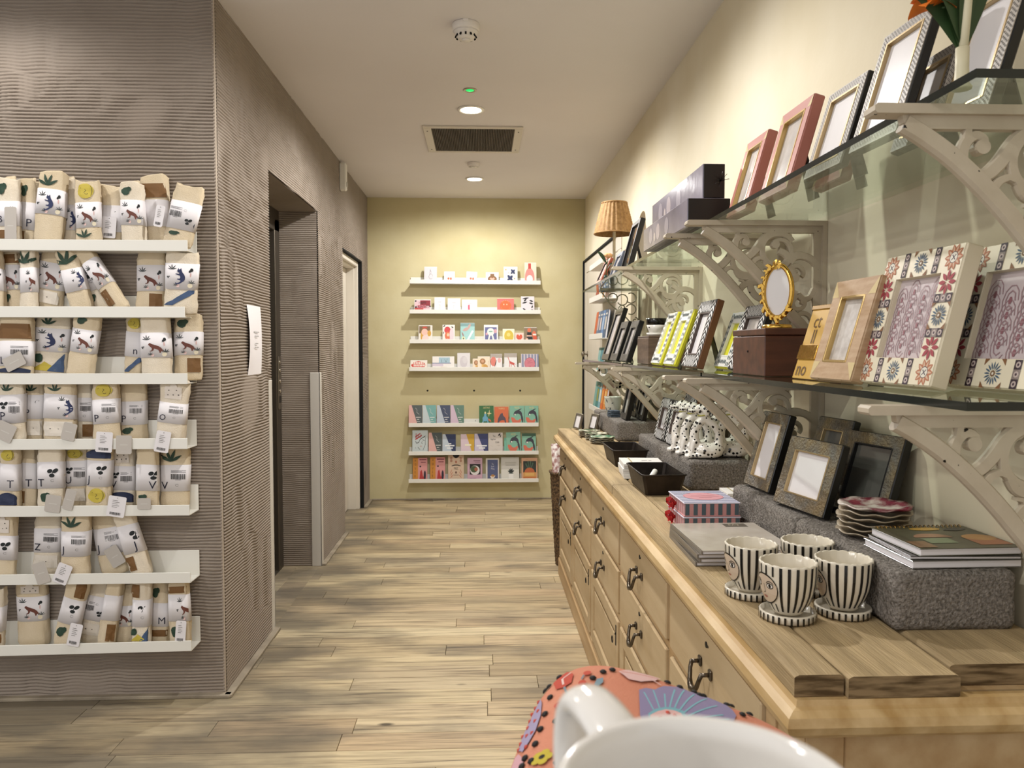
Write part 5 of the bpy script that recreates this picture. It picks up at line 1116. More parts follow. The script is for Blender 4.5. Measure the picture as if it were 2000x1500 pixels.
frame('white frame with dark dabs and yellow rim, second of three', .675, ZLo, 2.680, 2.838, .215, .020, (.036, .040), 20, YW, YSIDE, YPIC, YW, dab_pat, group=G, round_=.006)
frame('black and white zigzag frame with brown edge on the lower glass shelf', .680, ZLo, 2.405, 2.590, .228, .024, (.040, .042), 17, ZB, ZSIDE, PICW, ZLIP, zig_pat, group=G)
frame('white frame with dark dabs and yellow rim, half hidden behind the zigzag frame', .745, ZLo, 2.300, 2.445, .190, .020, (.033, .038), 20, YW, YSIDE, YPIC, YW, dab_pat, group=G, round_=.006)
frame('black frame with white chevrons partly behind the wooden box', .735, ZLo, 2.085, 2.270, .195, .022, (.034, .036), 17, ZB, ZB, PICG, ZLIP, zig_pat, group=G)
# small wooden box and two black and white bowls
WBX = pm('grey_brown_wood', '#6d5847', .6, var=('#4e3d30', 6, 1.5, (1, 1, 8)), bump=(40, .2))
t = thing('wooden_box', 'grey-brown wooden box under the black and white bowls', 'box', (.700, 3.20, ZLo+.001)); M().box(0, .16, 0, .225, 0, .112, WBX, .002).build('body', t); M().box(.001, .159, .001, .224, .1125, .120, WBX, .002).build('lid', t)
def bowl(x, y, lab):
    t = thing('scalloped_cup', lab, 'cup', (x, y, ZLo+.1215), group='black and white cups on the box'); n = 40
    wob = lambda r, z, a, i: (r*(1+.012*math.cos(20*a)), z)
    GLZ = pm('glazed_white', '#dedad2', .2); GLB = pm('glazed_black', '#0d0c0c', .15)
    M().lathe([(.0001, .012), (.026, .012), (.030, .014), (.037, .030), (.041, .046)], GLZ, n, wob=wob).build('bowl', t)
    M().lathe([(.041, .046), (.0435, .060), (.0450, .074), (.0425, .074), (.040, .058), (.030, .022), (.0001, .018)], GLB, n, wob=wob).build('black_rim', t)
    M().lathe([(.0001, 0), (.036, 0), (.042, .006), (.042, .012), (.038, .013), (.034, .008), (.0001, .008)], GLZ, n, wob=wob).build('saucer', t)
    tag(decal('eye_print', [('#141312', circ(k*.02, .036, .004, .0022, 8)) for k in (-1, 1)]+col('#141312', stroke([(0, .045), (0, .02)], .0018)), lambda u, v, l: (-math.cos(u/.038)*(.0385+l+(v-.03)*.28), -math.sin(u/.038)*(.0385+l+(v-.03)*.28), v), t, off=.0012, cut=.006), kind='stuff')
bowl(.748, 3.262, 'black-rimmed white cup with drawn eyes, nearer of two on the wooden box'); bowl(.775, 3.365, 'black-rimmed white cup with drawn eyes, further of two on the wooden box')
frame('ornate black frame at the far lower shelf, nearest of three', .660, ZLo, 3.480, 3.655, .200, .024, .036, 18, BLKF, BLACK, PICG, None, None, group=G)
frame('ornate black frame at the far lower shelf, middle of three', .655, ZLo, 3.715, 3.905, .205, .024, .036, 18, BLKF, BLACK, PICG, None, None, group=G)
frame('tall dark frame with grey edge at the far lower shelf, furthest of three', .655, ZLo, 3.960, 4.180, .285, .024, .032, 17, pm('pewter_frame', '#6b6458', .4, metal=.4), BLACK, PICG, None, None, group=G)
# ---- upper glass shelf
def up(lab, x, y0, y1, h, **k): return frame(lab, x, ZU, y0, y1, h, k.get('t', .018), k.get('bw', .022), k.get('lean', 17), LATT, BLACK, PICW, LGOLD, lattice_pat, rot=k.get('rot', 2), group=G, lipd=.004, stand=k.get('stand', True))
up('lattice-patterned photo frame with gold lip, smaller front one on the upper shelf', .690, 1.475, 1.632, .190)
up('lattice-patterned photo frame with gold lip, tall front one beside the flower', .680, 1.255, 1.410, .225, stand=False)
up('lattice-patterned photo frame partly hidden behind the tall one', .752, 1.270, 1.400, .170)
up('lattice-patterned photo frame behind the orange flower stem', .745, 1.120, 1.262, .222)
frame('pink wooden frame with gold edges, left of two on the upper shelf', .680, ZU, 1.972, 2.122, .215, .026, .026, 16, PINKW, PINKW, PICG, GOLDL, corner_pat, rot=1, group=G)
frame('pink wooden frame with gold edges, right of two on the upper shelf', .684, ZU, 1.715, 1.888, .222, .026, .028, 16, PINKW, PINKW, PICG, GOLDL, corner_pat, rot=1, group=G)
frame('pink wooden frame with gold edges, half hidden behind the lattice frames', .752, ZU, 1.60, 1.735, .170, .024, .026, 16, PINKW, PINKW, PICG, GOLDL, corner_pat, rot=1, group=G)
# two long glossy boxes with black ends
FILM = pm('glossy_sleeve', '#8e8896', .14, spec=.8, var=('#6a6470', 5, 1.2), bump=(9, .12))
def sleeve(lab, x, y0, y1, z, d, h):
    t = thing('sleeved_box', lab, 'box', (x, y0, z+.0006)); M().box(0, d, .004, y1-y0, 0, h, FILM, .002).build('sleeve', t); M().box(.002, d-.002, -.001, .004, .002, h-.002, BLACK, .001).build('black_end', t)
    it = [(c, circ((y1-y0)*u, h*.5, (y1-y0)*.045, h*.34, 12)) for u, c in ((.62, '#b9aeb2'), (.8, '#aaa2ab'), (.42, '#a49ca6'))]+[('#c8bcb9', circ((y1-y0)*.7, h*.35, (y1-y0)*.02, h*.2, 8))]
    tag(decal('sleeve_print', it, lambda u, v, l: (-l, u, v), t, rough=.15), kind='stuff')
    m = M()
    for k in range(7):
        a = R(40*k+10); m.tube([(d*.78, -.001, h*.5), (d*.78+.022*math.cos(a), -.012-.004*(k % 3), h*.5+.022*math.sin(a))], .0008, BLACK, 4)
    tag(m.build('ribbon_ties', t), kind='stuff') if h > .09 else None
sleeve('long box in a shiny grey picture sleeve, lower of two on the upper shelf', .592, 2.20, 2.80, ZU, .125, .080)
sleeve('long box in a shiny grey picture sleeve with ribbon ties, stacked on top', .640, 2.215, 2.875, ZU+.0815, .065, .100)
frame('large black frame leaning beside the long shiny boxes', .690, ZU, 3.655, 3.865, .275, .024, .022, 15, BLACK, BLACK, pm('dark_picture', '#3a3631', .08, spec=.9), None, None, group=G)
frame('slim blue-grey frame beside the orange rose', .668, ZU, 3.90, 4.06, .150, .020, .022, 22, pm('blue_grey_frame', '#5e6472', .4), pm('blue_grey_frame', '#5e6472', .4), PICG, None, None, group=G)
frame('brown wooden frame behind the wicker lamp pole, left of two', .70, ZU, 4.475, 4.625, .200, .020, .028, 14, pm('russet_wood', '#97583a', .5), pm('russet_wood', '#97583a', .5), PICG, None, None, group=G)
frame('brown wooden frame behind the wicker lamp pole, right of two', .735, ZU, 4.155, 4.285, .185, .020, .028, 14, pm('tan_wood', '#a3794a', .5), pm('dark_red_wood', '#57281f', .5), PICG, None, None, group=G)
frame('small pink frame with dark line at the far end of the upper shelf', .645, ZU, 4.18, 4.36, .150, .018, .020, 24, pm('salmon_frame', '#cf9384', .45), pm('rust_edge', '#a5563c', .45), pm('salmon_paper', '#d8b0a4', .4), ZB, None, group=G)
# ---- wicker lamp
t = thing('wicker_lamp', 'table lamp with a woven wicker shade at the far upper shelf', 'lamp', (.757, 4.378, ZU+.0005)); LB = pm('cream_lamp_base', '#cfc2a4', .5)
def wicker():
    m = pm('wicker', '#b08a58', .7, var=('#8a6538', 60, 1.2)); return m
WK = wicker()
M().lathe([(.055, 0), (.056, .006), (.05, .012), (.02, .02), (.012, .03), (.0001, .032)], LB, 28).build('base', t)
M().lathe([(.0085, .03), (.0085, .47), (.011, .475), (.006, .485), (.0001, .488)], LB, 16).build('pole', t)
n = 144; prof = []
for i in range(25): prof.append((.112-.042*(i/24)**1.15, .300+.172*i/24))
m = M(); m.lathe(prof, WK, n, wob=lambda r, z, a, i: (r+.0022*math.cos(24*a)+(.0016 if (i+int(a/(2*PI)*48)) % 2 else -.0016), z)); m.f = [f for f in m.f if len(f) == 4]; m.mi = m.mi[:len(m.f)]; m.sm = m.sm[:len(m.f)]
m.lathe([(r-.004, z) for r, z in prof][::-1], WK, 48); m.f = [f for f in m.f if len(f) == 4]; m.mi = m.mi[:len(m.f)]; m.sm = m.sm[:len(m.f)]; m.build('shade', t)
for r, z, nm in ((.113, .300, 'bottom_ring'), (.0705, .472, 'top_ring')): M().tube([(r*math.cos(2*PI*k/40), r*math.sin(2*PI*k/40), z) for k in range(40)], .0048, WK, 8, closed=True).build(nm, t)
M().tube([(-.07, 0, .472), (.07, 0, .472)], .002, LB, 6).tube([(0, -.07, .472), (0, .07, .472)], .002, LB, 6).build('spider', t)
# ---- flowers
LEAFM = pm('leaf_green', '#2f4a22', .5, var=('#22361a', 8, 1)); ORG = pm('orange_petal', '#ee8a2c', .6, var=('#df6a18', 20, 1)); STEM = pm('cream_stem', '#cfc7a8', .5); STG = pm('green_stem', '#3d5a2a', .5)
CLEAR = GLASS
def leafmesh(m, p0, p1, w_, mat, sag=.02, side=None):
    p0 = Vector(p0); p1 = Vector(p1); d = p1-p0; s_ = (side or d.cross(Vector((0, 0, 1)))).normalized(); n = 8; L_ = []; R_ = []; C_ = []
    for i in range(n+1):
        q = i/n; c = p0+d*q+Vector((0, 0, sag*math.sin(PI*q))); h = w_/2*math.sin(PI*min(1, q*.93+.05))**.8; L_.append(c+s_*h); R_.append(c-s_*h); C_.append(c-Vector((0, 0, w_*.10)))
    vs = L_+C_+R_; k = n+1
    fs = [(i, i+1, k+i+1, k+i) for i in range(n)]+[(k+i, k+i+1, 2*k+i+1, 2*k+i) for i in range(n)]
    m.add(vs, fs, mat, True)
t = thing('orange_flower_stem', 'artificial orange flower with long green leaves in a bud vase on the upper shelf', 'flower', (.652, 1.035, ZU+.0005))
M().lathe([(.0001, 0), (.0125, 0), (.013, .003), (.0095, .008), (.0085, .03), (.0085, .056), (.0065, .056), (.0065, .01), (.0001, .008)], STEM, 20).build('bud_vase', t)
M().tube([(0, 0, .04), (.003, -.002, .10), (.006, -.004, .17), (.004, 0, .26)], .006, STEM, 8).build('stem', t)
side = Vector((.95, -.1, .25))
for p0, p1, w_, sd in (((0, 0, .05), (-.072, .03, .150), .034, (.5, .1, .8)), ((0, 0, .055), (-.020, .02, .190), .040, (1, 0, .1)), ((0, 0, .055), (.055, .02, .200), .042, (.9, 0, -.3)), ((0, 0, .06), (-.030, .0, .120), .03, (.8, .2, .6)), ((0, 0, .05), (.012, -.01, .210), .03, (1, .2, 0))):
    m = M(); leafmesh(m, p0, p1, w_, LEAFM, .028, Vector(sd)); m.build('leaf', t)
M().tube([(.003, -.002, .10), (-.018, .01, .114), (-.032, .02, .112)], .0022, STG, 6).build('flower_stalk', t)
for k in range(8):
    a = 2*PI*k/8; m = M(); leafmesh(m, (-.032, .02, .116), (-.032+.030*math.cos(a), .02+.030*math.sin(a), .118-.014*(k % 2)+.006), .028, ORG, .010, Vector((-math.sin(a), math.cos(a), .3))); m.build('petal', t)
t = thing('orange_rose_stem', 'single pale orange rose with a dark leaf at the far end of the upper shelf', 'flower', (.665, 4.10, ZU+.0005))
M().lathe([(.0001, 0), (.014, 0), (.016, .004), (.012, .025), (.009, .04), (.007, .04), (.0001, .006)], pm('dark_glass_vase', '#2b3a33', .15), 18).build('bud_vase', t)
M().tube([(0, 0, .03), (.005, 0, .08), (.012, 0, .135)], .0025, STG, 6).build('stem', t)
ROSE = pm('rose_orange', '#e0914a', .6, var=('#f0c089', 40, 1.5))
m = M()
for ring, (r, h_, nn) in enumerate(((.007, .020, 4), (.014, .018, 5), (.021, .013, 6))):
    for k in range(nn):
        a = 2*PI*k/nn+ring*.5; leafmesh(m, (.012, 0, .130), (.012+r*1.3*math.cos(a), r*1.3*math.sin(a), .132+h_), .022, ROSE, .006, Vector((-math.sin(a), math.cos(a), 0)))
m.build('rose_head', t); M().lathe([(.0001, 0), (.018, .003), (.022, .012), (.016, .022), (.0001, .024)], ROSE, 14, (.012, 0, .132), wob=lambda r, z, a, i: (r*(1+.12*math.cos(5*a)), z)).build('rose_centre', t)
m = M(); leafmesh(m, (.005, 0, .10), (-.045, .0, .165), .02, LEAFM, .008, Vector((.6, 0, .8))); m.build('leaf', t); m = M(); leafmesh(m, (.006, 0, .07), (.03, -.02, .10), .018, LEAFM, .006, Vector((.2, .6, .8))); m.build('leaf', t)

# ================================================================== things on the worktop
Z = TOPZ+.0006
# two rusty loaf tins
TIN = pm('old_tin', '#3b322a', .45, metal=.7, var=('#221c18', 12, 1.6), bump=(60, .15))
def tin(x, y, lab):
    t = thing('loaf_tin', lab, 'tin', (x, y, Z)); a, b, h = .070, .133, .066; c, d = .056, .118; th_ = .002
    R4 = lambda p, q, r_: [(-p+r_, -q), (p-r_, -q), (p, -q+r_), (p, q-r_), (p-r_, q), (-p+r_, q), (-p, q-r_), (-p, -q+r_)]
    rings = [(c, d, .0), (a, b, h), (a-th_, b-th_, h), (c-th_, d-th_, .003)]; vs = []
    for p, q, z in rings: vs += [(u, v, z) for u, v in R4(p, q, .008)]
    fs = [tuple(range(8))[::-1]]+[(i*8+k, i*8+(k+1) % 8, (i+1)*8+(k+1) % 8, (i+1)*8+k) for i in range(3) for k in range(8)]+[tuple(24+k for k in range(8))]
    M().add(vs, fs, TIN).build('pan', t); M().tube([(u, v, h) for u, v in R4(a+.001, b+.001, .010)], .0032, TIN, 6, closed=True).build('rolled_rim', t); return t
tin(.588, 3.118, 'rusty dark loaf tin, further of two on the worktop'); tin(.580, 2.530, 'rusty dark loaf tin holding a white marker, nearer of two')
t = thing('marker_pen', 'white marker pen lying in the nearer loaf tin', 'pen', (.560, 2.505, Z+.026), (R(20), 0, R(-30)))
M().lathe([(.0001, -.055), (.009, -.055), (.0095, -.03), (.0095, .02)], WHITE, 16).build('barrel', t, (0, 0, .012), (R(90), 0, 0)); M().lathe([(.0105, .02), (.0105, .052), (.006, .056), (.0001, .056)], WHITE, 16).build('cap', t, (0, 0, .012), (R(90), 0, 0))
# packs of notecards
def pack(x0, x1, y0, y1, n, lab, hh=.009, rot=0, z=Z):
    t = thing('notecard_stack', lab, 'notecards', ((x0+x1)/2, (y0+y1)/2, z), (0, 0, R(rot))); r = random.Random(int(y0*100)); a, b = (x1-x0)/2, (y1-y0)/2
    for k in range(n):
        dx, dy = r.uniform(-.003, .003), r.uniform(-.003, .003); o = M().box(-a+dx, a+dx, -b+dy, b+dy, k*hh, (k+1)*hh-.0006, CARD, .0006).build('pack', t)
    it = [('#2b2926', circ(.02+u, v, .008, .004, 6, rot=30)) for u, v in ((0, .01), (.014, .002), (-.012, .0))]+[('#b9a97a', rect(-a*.55, -b, -a*.48, b))]
    tag(decal('card_print', it, lambda u, v, l: (u, v, n*hh-.0006+l), t), kind='stuff')
pack(.515, .662, 2.72, 2.885, 6, 'stack of white notecard packs between the two loaf tins', rot=-4)
pack(.735, .855, 2.125, 2.225, 3, 'stack of white notecards beside the striped boxes, nearer pile', rot=2); pack(.735, .850, 2.245, 2.345, 4, 'stack of white notecards beside the striped boxes, further pile', rot=-3)
# striped gift boxes with red ribbon
def gift(y0, y1, x0, x1, z, h, lab, disc):
    W_ = x1-x0; D_ = y1-y0; t = thing('striped_box', lab, 'box', ((x0+x1)/2, (y0+y1)/2, z), group='striped gift boxes')
    PK = pm('box_pink', '#c98f8d', .55); BT_ = pm('box_white', '#d9d5e2', .5)
    M().box(-W_/2, W_/2, -D_/2, D_/2, 0, .003, PK, .0008).build('base_board', t); M().box(-W_/2+.003, W_/2-.003, -D_/2+.002, D_/2-.002, .003, h-.003, PK).build('tray', t)
    M().box(-W_/2, W_/2, -D_/2, D_/2, h-.003, h, BT_, .0008).build('lid', t)
    n = 13; it = [('#54646c', rect(-W_/2+.004+(W_-.008)*(k/n), .0035, -W_/2+.004+(W_-.008)*((k+1)/n), h-.0035)) for k in range(0, n, 2)]
    tag(decal('front_stripes', it, lambda u, v, l: (u, -D_/2+.002-l, v), t), kind='stuff')
    it = [('#9fa3b8' if k % 2 else '#c7a3a8', rect(-D_/2+.004+(D_-.008)*(k/15), .0035, -D_/2+.004+(D_-.008)*((k+1)/15), h-.0035)) for k in range(0, 15, 2)]
    tag(decal('side_stripes', it, lambda u, v, l: (-W_/2+.003-l, u, v), t), kind='stuff')
    if disc:
        it = [('#a9acc4', rect(-W_/2+.002, -D_/2+.004+(D_-.008)*(k/15), W_/2-.002, -D_/2+.004+(D_-.008)*((k+1)/15))) for k in range(0, 15, 2)]+[('#d58f98', circ(0, 0, W_*.36, D_*.30, 28)), ('#dfa0a6', circ(0, 0, W_*.34, D_*.28, 28))]+col('#b9646f', stroke([(-.03, .012), (-.005, .018), (.01, .01), (.035, .016)], .002)+stroke([(-.035, -.002), (.0, .002), (.04, -.004)], .002)+stroke([(-.015, -.016), (.018, -.016)], .0025))
        tag(decal('lid_print', it, lambda u, v, l: (u, v, h+l), t), kind='stuff')
    RED = pm('red_satin', '#b01414', .35)
    m = M(); zc = h*.55
    for s_ in (-1, 1):
        pts = [(-W_/2-.002, .0, zc), (-W_/2-.012, s_*.010, zc+.010), (-W_/2-.022, s_*.020, zc+.004), (-W_/2-.012, s_*.016, zc-.008), (-W_/2-.003, .0, zc)]
        L_ = []
        for q in pts: L_ += [(q[0], q[1], q[2]-.006), (q[0], q[1], q[2]+.006)]
        m.add(L_, [(2*i, 2*i+2, 2*i+3, 2*i+1) for i in range(4)], RED, True)
        q = [(-W_/2-.003, 0, zc), (-W_/2-.010, s_*.012, zc-.012), (-W_/2-.014, s_*.020, .003)]; L_ = []
        for a in q: L_ += [(a[0], a[1]-.005, a[2]), (a[0], a[1]+.005, a[2]+.002)]
        m.add(L_, [(2*i, 2*i+2, 2*i+3, 2*i+1) for i in range(2)], RED, True)
    m.tube([(-W_/2-.004, -.004, zc), (-W_/2-.006, .004, zc)], .006, RED, 8); m.build('ribbon_bow', t); return t
gift(1.932, 2.105, .517, .668, Z, .036, 'pink and blue striped gift box, lower of the pair tied with red ribbon', False)
gift(1.934, 2.100, .519, .666, Z+.0366, .036, 'pink and blue striped gift box with a round pink label, on top of its twin', True)
# wrapped books
t0 = None; WRAP = pm('cellophane_cover', '#b8aea0', .12, spec=.7, var=('#c9c0b4', 14, 1.4), bump=(18, .1)); DKB = pm('book_board_grey', '#7d7468', .3)
for k in range(4):
    t = thing('wrapped_book', 'cellophane-wrapped pale book, %s of the stack behind the striped pots' % ['bottom', 'second from bottom', 'third from bottom', 'top'][k], 'book', (.568+.003*(k % 2), 1.742-.004*k, Z+.0096*k), (0, 0, R((-1.5, .5, -1, .8)[k])), 'wrapped books')
    M().box(-.104, .104, -.128, .128, 0, .0016, DKB, .0005).box(-.104, .104, -.128, .128, .0076, .0092, WRAP if k == 3 else DKB, .0005).box(-.105, -.102, -.128, .128, 0, .0092, DKB, .0005).build('cover', t); M().box(-.101, .102, -.126, .126, .0018, .0074, PAPER).build('page_block', t)
    if k == 3: tag(decal('price_label', [('#5a4f40', rect(.02, .085, .075, .118))]+col('#c9bda4', text('EAT', .03, .095, .012)), lambda u, v, l: (u, v, .0092+l), t), kind='stuff')
# ---- striped face pots on saucers
GLZ = pm('pot_glaze', '#ded5c2', .22, spec=.5); POTK = '#16130f'
def pot(x, y, lab, rot=0, r=.0485, h=.098):
    t = thing('face_planter', lab, 'planter', (x, y, Z), (0, 0, R(rot)), 'striped face planters'); ks = 30
    rp = [(.0, .24), (.02, .52), (.1, .62), (.25, .78), (.45, .91), (.65, .97), (.85, .995), (1, 1)]
    z0 = .011
    def rad(v):
        for (a, p), (b, q) in zip(rp, rp[1:]):
            if v <= b: s_ = (v-a)/(b-a); return r*(p+(q-p)*s_)
        return r
    sc = lambda rr, zz, a, i: (rr*(1+.010*abs(math.cos(9*a))) if zz > h-.012 else rr, zz+(.0018*abs(math.cos(9*a)) if zz > h-.006 else 0))
    prof = [(.0001, z0), (r*.5, z0)]+[(rad(v), z0+(h-z0)*v) for v in [.03, .1, .18, .26, .36, .46, .56, .66, .76, .86, .95, 1.0]]+[(r-.002, h+.0015), (r-.0045, h), (r*.90, h*.75), (r*.80, h*.4), (r*.5, .022), (.0001, .020)]
    M().lathe(prof, GLZ, 72, wob=sc).build('bowl', t)
    sr = r*.96; M().lathe([(.0001, 0), (sr*.92, 0), (sr, .003), (sr*1.02, .014), (sr*.95, .0155), (sr*.92, .006), (.0001, .005)], GLZ, 64, wob=lambda rr, zz, a, i: (rr*(1+.008*math.cos(26*a)) if rr > sr*.9 else rr, zz)).build('saucer', t)
    def S(u, v, l):                                 # u = angle in radians, v = height above pot foot 0..1
        rr = rad(max(.03, min(1, v)))*(1+.006)+l; return (rr*math.cos(u), rr*math.sin(u), z0+(h-z0)*v)
    it = []; F0 = R(-171)                           # the face looks to the left of the viewer
    def instrip(u): return abs((u-F0+PI) % (2*PI)-PI)
    n = 22
    for k in range(n):
        u = F0+2*PI*(k+.5)/n; d = abs((k+.5) if k < n/2 else n-(k+.5))*2*PI/n
        if d < .62: it.append((POTK, rect(u-.035, .80, u+.035, 1.0))); it.append((POTK, rect(u-.03, .06, u+.03, .24)))
        else: it.append((POTK, rect(u-.05, .08, u+.05, 1.0)))
    it += [('#dcc6ae', circ(F0, .52, .60, .30, 22)), ]+col(POTK, stroke(circ(F0, .52, .60, .30, 26)+[(F0+.6, .52)], .03))
    for s_ in (-1, 1):
        it += [(POTK, circ(F0+s_*.30, .60, .15, .060, 12)), ('#efe9de', circ(F0+s_*.30, .60, .12, .042, 12)), (POTK, circ(F0+s_*.30, .60, .055, .042, 10))]+col(POTK, stroke(circ(F0+s_*.30, .605, .17, .085, 6, 30, 150), .016))
    it += col(POTK, stroke([(F0+.02, .62), (F0+.06, .46), (F0-.03, .44)], .014))+[('#b0685a', circ(F0, .36, .12, .025, 8))]
    tag(decal('painted_face_and_stripes', it, S, t, off=.0006, step=.00003, cut=.11, rough=.25), kind='stuff')
    it = [(POTK, rect(2*PI*k/30-.035, .001, 2*PI*k/30+.035, .0140)) for k in range(30)]
    tag(decal('saucer_stripes', it, lambda u, v, l: ((sr*1.022+l)*math.cos(u), (sr*1.022+l)*math.sin(u), v), t, off=.0009, cut=.05, rough=.25), kind='stuff')
    return t
pot(.533, 1.300, 'striped face planter at the front, face turned left', 4); pot(.512, 1.425, 'striped face planter at left beside the wrapped books', 0); pot(.640, 1.318, 'striped face planter at right against the breeze block', -14); pot(.628, 1.442, 'striped planter at the back behind the other three', -25)
# ---- scalloped plates
def plates(x, y, z, r, n, step, lab, top, rim, seed, group=None):
    t = thing('plate_stack', lab, 'plates', (x, y, z)); rr = random.Random(seed); me = None
    for k in range(n):
        wob = lambda q, zz, a, i: (q*(1+.045*abs(math.sin(4*a))), zz+(.0016*math.cos(8*a) if q > r*.6 else 0))
        m = M(); m.lathe([(.0001, .001), (r*.55, 0), (r*.6, .001), (r*.85, step*.65), (r, step*.95), (r, step*1.15), (r*.84, step*.9), (r*.6, step*.35), (.0001, step*.3)], rim if k < n-1 else top, 64, wob=wob)
        m.build('plate', t, (rr.uniform(-.002, .002), rr.uniform(-.002, .002), k*step*1.0), (0, 0, rr.uniform(0, 6)))
    return t
RIMM = pm('plate_rim', '#a3957f', .25); TOPR = pm('plate_red_pattern', '#d9cfc4', .2, var=('#7a2a3c', 22, 3.0)); TOPG = pm('plate_green_pattern', '#cfd3bd', .2, var=('#4a7a5c', 26, 2.6)); RIMG = pm('plate_rim_green', '#9a9482', .25); TOPY = pm('plate_olive_pattern', '#d8d2bd', .2, var=('#55614a', 30, 3))
plates(.778, 1.480, BTOP, .066, 6, .0105, 'stack of scalloped plates, top one red and white, on the breeze block', TOPR, RIMM, 1)
plates(.596, 3.755, Z, .060, 4, .0085, 'stack of scalloped plates with green pattern, nearest of three stacks', TOPG, RIMG, 2); plates(.590, 3.905, Z, .056, 4, .0085, 'stack of scalloped plates with olive pattern, middle of three stacks', TOPY, RIMG, 3); plates(.572, 4.045, Z, .056, 4, .0085, 'stack of scalloped plates, furthest of three stacks', TOPY, RIMM, 4)
# ---- spiral notebooks on the nearest block
NB = [('#4a4a40', .0), ('#6b5f48', .0)]
def notebook(x0, x1, y0, y1, z, h, lab, cover, rings, rot=0):
    t = thing('spiral_notebook' if rings else 'wrapped_pad', lab, 'notebook', ((x0+x1)/2, (y0+y1)/2, z), (0, 0, R(rot)), 'notebooks on the breeze block'); a, b = (x1-x0)/2, (y1-y0)/2
    M().box(-a+.002, a-.002, -b+.002, b-.002, .0012, h-.0014, PAPER).build('page_block', t); M().box(-a, a, -b, b, 0, .0011, cover, .0004).build('back_cover', t); M().box(-a, a, -b, b, h-.0013, h, cover, .0005).build('front_cover', t)
    if rings:
        n = 20
        for k in range(n):
            x = -a+.01+(2*a-.02)*k/(n-1); M().tube([(x, b-.004+.0065*math.cos(q), h/2+(h/2+.003)*math.sin(q)) for q in [2*PI*j/10 for j in range(10)]], .0009, GOLD, 4, closed=True).build('wire_ring', t)
    return t
NC = pm('notebook_olive', '#54513f', .35); NG = pm('pad_grey', '#6a665f', .15, spec=.7)
notebook(.722, .915, 1.248, 1.408, BTOP+.001, .013, 'clear-wrapped grey pad at the bottom of the notebook pile', NG, False, 1)
notebook(.726, .916, 1.250, 1.405, BTOP+.0146, .006, 'spiral notebook with dark cover in the middle of the pile', pm('notebook_dark', '#35332c', .3), True, -2)
t = notebook(.735, .917, 1.252, 1.408, BTOP+.0212, .013, 'spiral notebook with olive and orange abstract cover on top of the pile', NC, True, 2)
it = [('#b5683c', rect(.03, -.06, .088, -.01)), ('#c9904a', circ(.06, -.01, .03, .022, 14)), ('#a87a5e', circ(-.02, -.005, .035, .026, 16, 0, 180)), ('#7d8a6a', rect(-.05, -.045, .0, -.012)), ('#23262c', leaf(.03, .045, .05, .02, 10)), ('#c79a3d', circ(.0, .055, .03, .012, 10)), ('#8f6a4c', rect(-.088, -.072, -.055, -.03))]
tag(decal('cover_print', it, lambda u, v, l: (u, v, .013+l), t, rough=.3), kind='stuff')
# ---- carved frames on the block
FG = 'carved frames on the breeze block'
frame('tall carved dark frame with white insert, leftmost on the breeze block', .716, BTOP, 1.895, 2.045, .205, .020, .029, 16, CARV, BLACK, PICW, LGOLD, None, rot=4, group=FG, lipd=.0025)
frame('wide carved dark frame with white insert, front and centre on the breeze block', .712, BTOP, 1.600, 1.795, .165, .020, .032, 17, CARV, BLACK, PICW, LGOLD, None, rot=10, group=FG, lipd=.0025)
frame('carved dark frame standing behind the wide one', .800, BTOP, 1.735, 1.875, .205, .020, .030, 16, CARV, BLACK, pm('glass_grey_picture', '#5b5954', .08, spec=.8), LGOLD, None, rot=8, group=FG, lipd=.0025)
frame('carved dark frame in shade behind the plate stack', .822, BTOP, 1.560, 1.735, .185, .022, .028, 17, CARV, BLACK, pm('glass_grey_picture', '#5b5954', .08, spec=.8), BLACK, None, rot=12, group=FG, lipd=.0025)
# ---- zigzag frames on the middle blocks
ZG = 'zigzag frames on the breeze blocks'
frame('black and white zigzag frame on the breeze block, left of the front two', .716, BTOP, 2.985, 3.155, .168, .022, (.038, .040), 13, ZB, ZB, PICW, ZLIP, zig_pat, group=ZG)
frame('black and white zigzag frame on the breeze block, right of the front two', .716, BTOP, 2.795, 2.970, .168, .022, (.038, .040), 13, ZB, ZB, PICW, ZLIP, zig_pat, group=ZG)
frame('black and white zigzag frame behind the dog jugs, further one', .800, BTOP, 2.930, 3.110, .190, .022, (.040, .042), 12, ZB, ZSIDE, PICG, ZLIP, zig_pat, group=ZG)
frame('black and white zigzag frame behind the dog jugs, nearer one', .815, BTOP, 2.735, 2.905, .180, .022, (.040, .042), 10, ZB, ZSIDE, PICG, ZLIP, zig_pat, group=ZG, stand=False)
frame('ornate black frame on the far breeze block, front one', .735, BTOP, 3.880, 4.030, .195, .024, .030, 12, BLKF, BLACK, PICG, None, None, group=ZG)
frame('black frame on the far breeze block, behind the ornate one', .815, BTOP, 3.860, 4.005, .180, .022, .024, 12, BLKF, BLACK, PICG, None, None, group=ZG, stand=False)
frame('black frame on the far breeze block, deepest in shade', .820, BTOP, 4.060, 4.215, .165, .022, .024, 12, BLKF, BLACK, pm('dark_picture', '#3a3631', .08, spec=.9), None, None, group=ZG, stand=False)
frame('small silver frame at the far end of the worktop, left of two', .545, Z, 4.36, 4.455, .092, .012, .010, 14, pm('silver_frame', '#8f8b84', .25, metal=.9), STEEL, PICW, None, None, rot=14, group='small silver frames')
frame('small silver frame at the far end of the worktop, right of two', .628, Z, 4.30, 4.40, .095, .012, .012, 14, pm('silver_frame', '#8f8b84', .25, metal=.9), STEEL, PICW, None, None, rot=14, group='small silver frames')
t = thing('floral_pot', 'white ceramic pot with a grey flower drawing on the far breeze block', 'pot', (.742, 4.300, BTOP+.0006)); FPW = pm('pot_white', '#c9c9bb', .25)
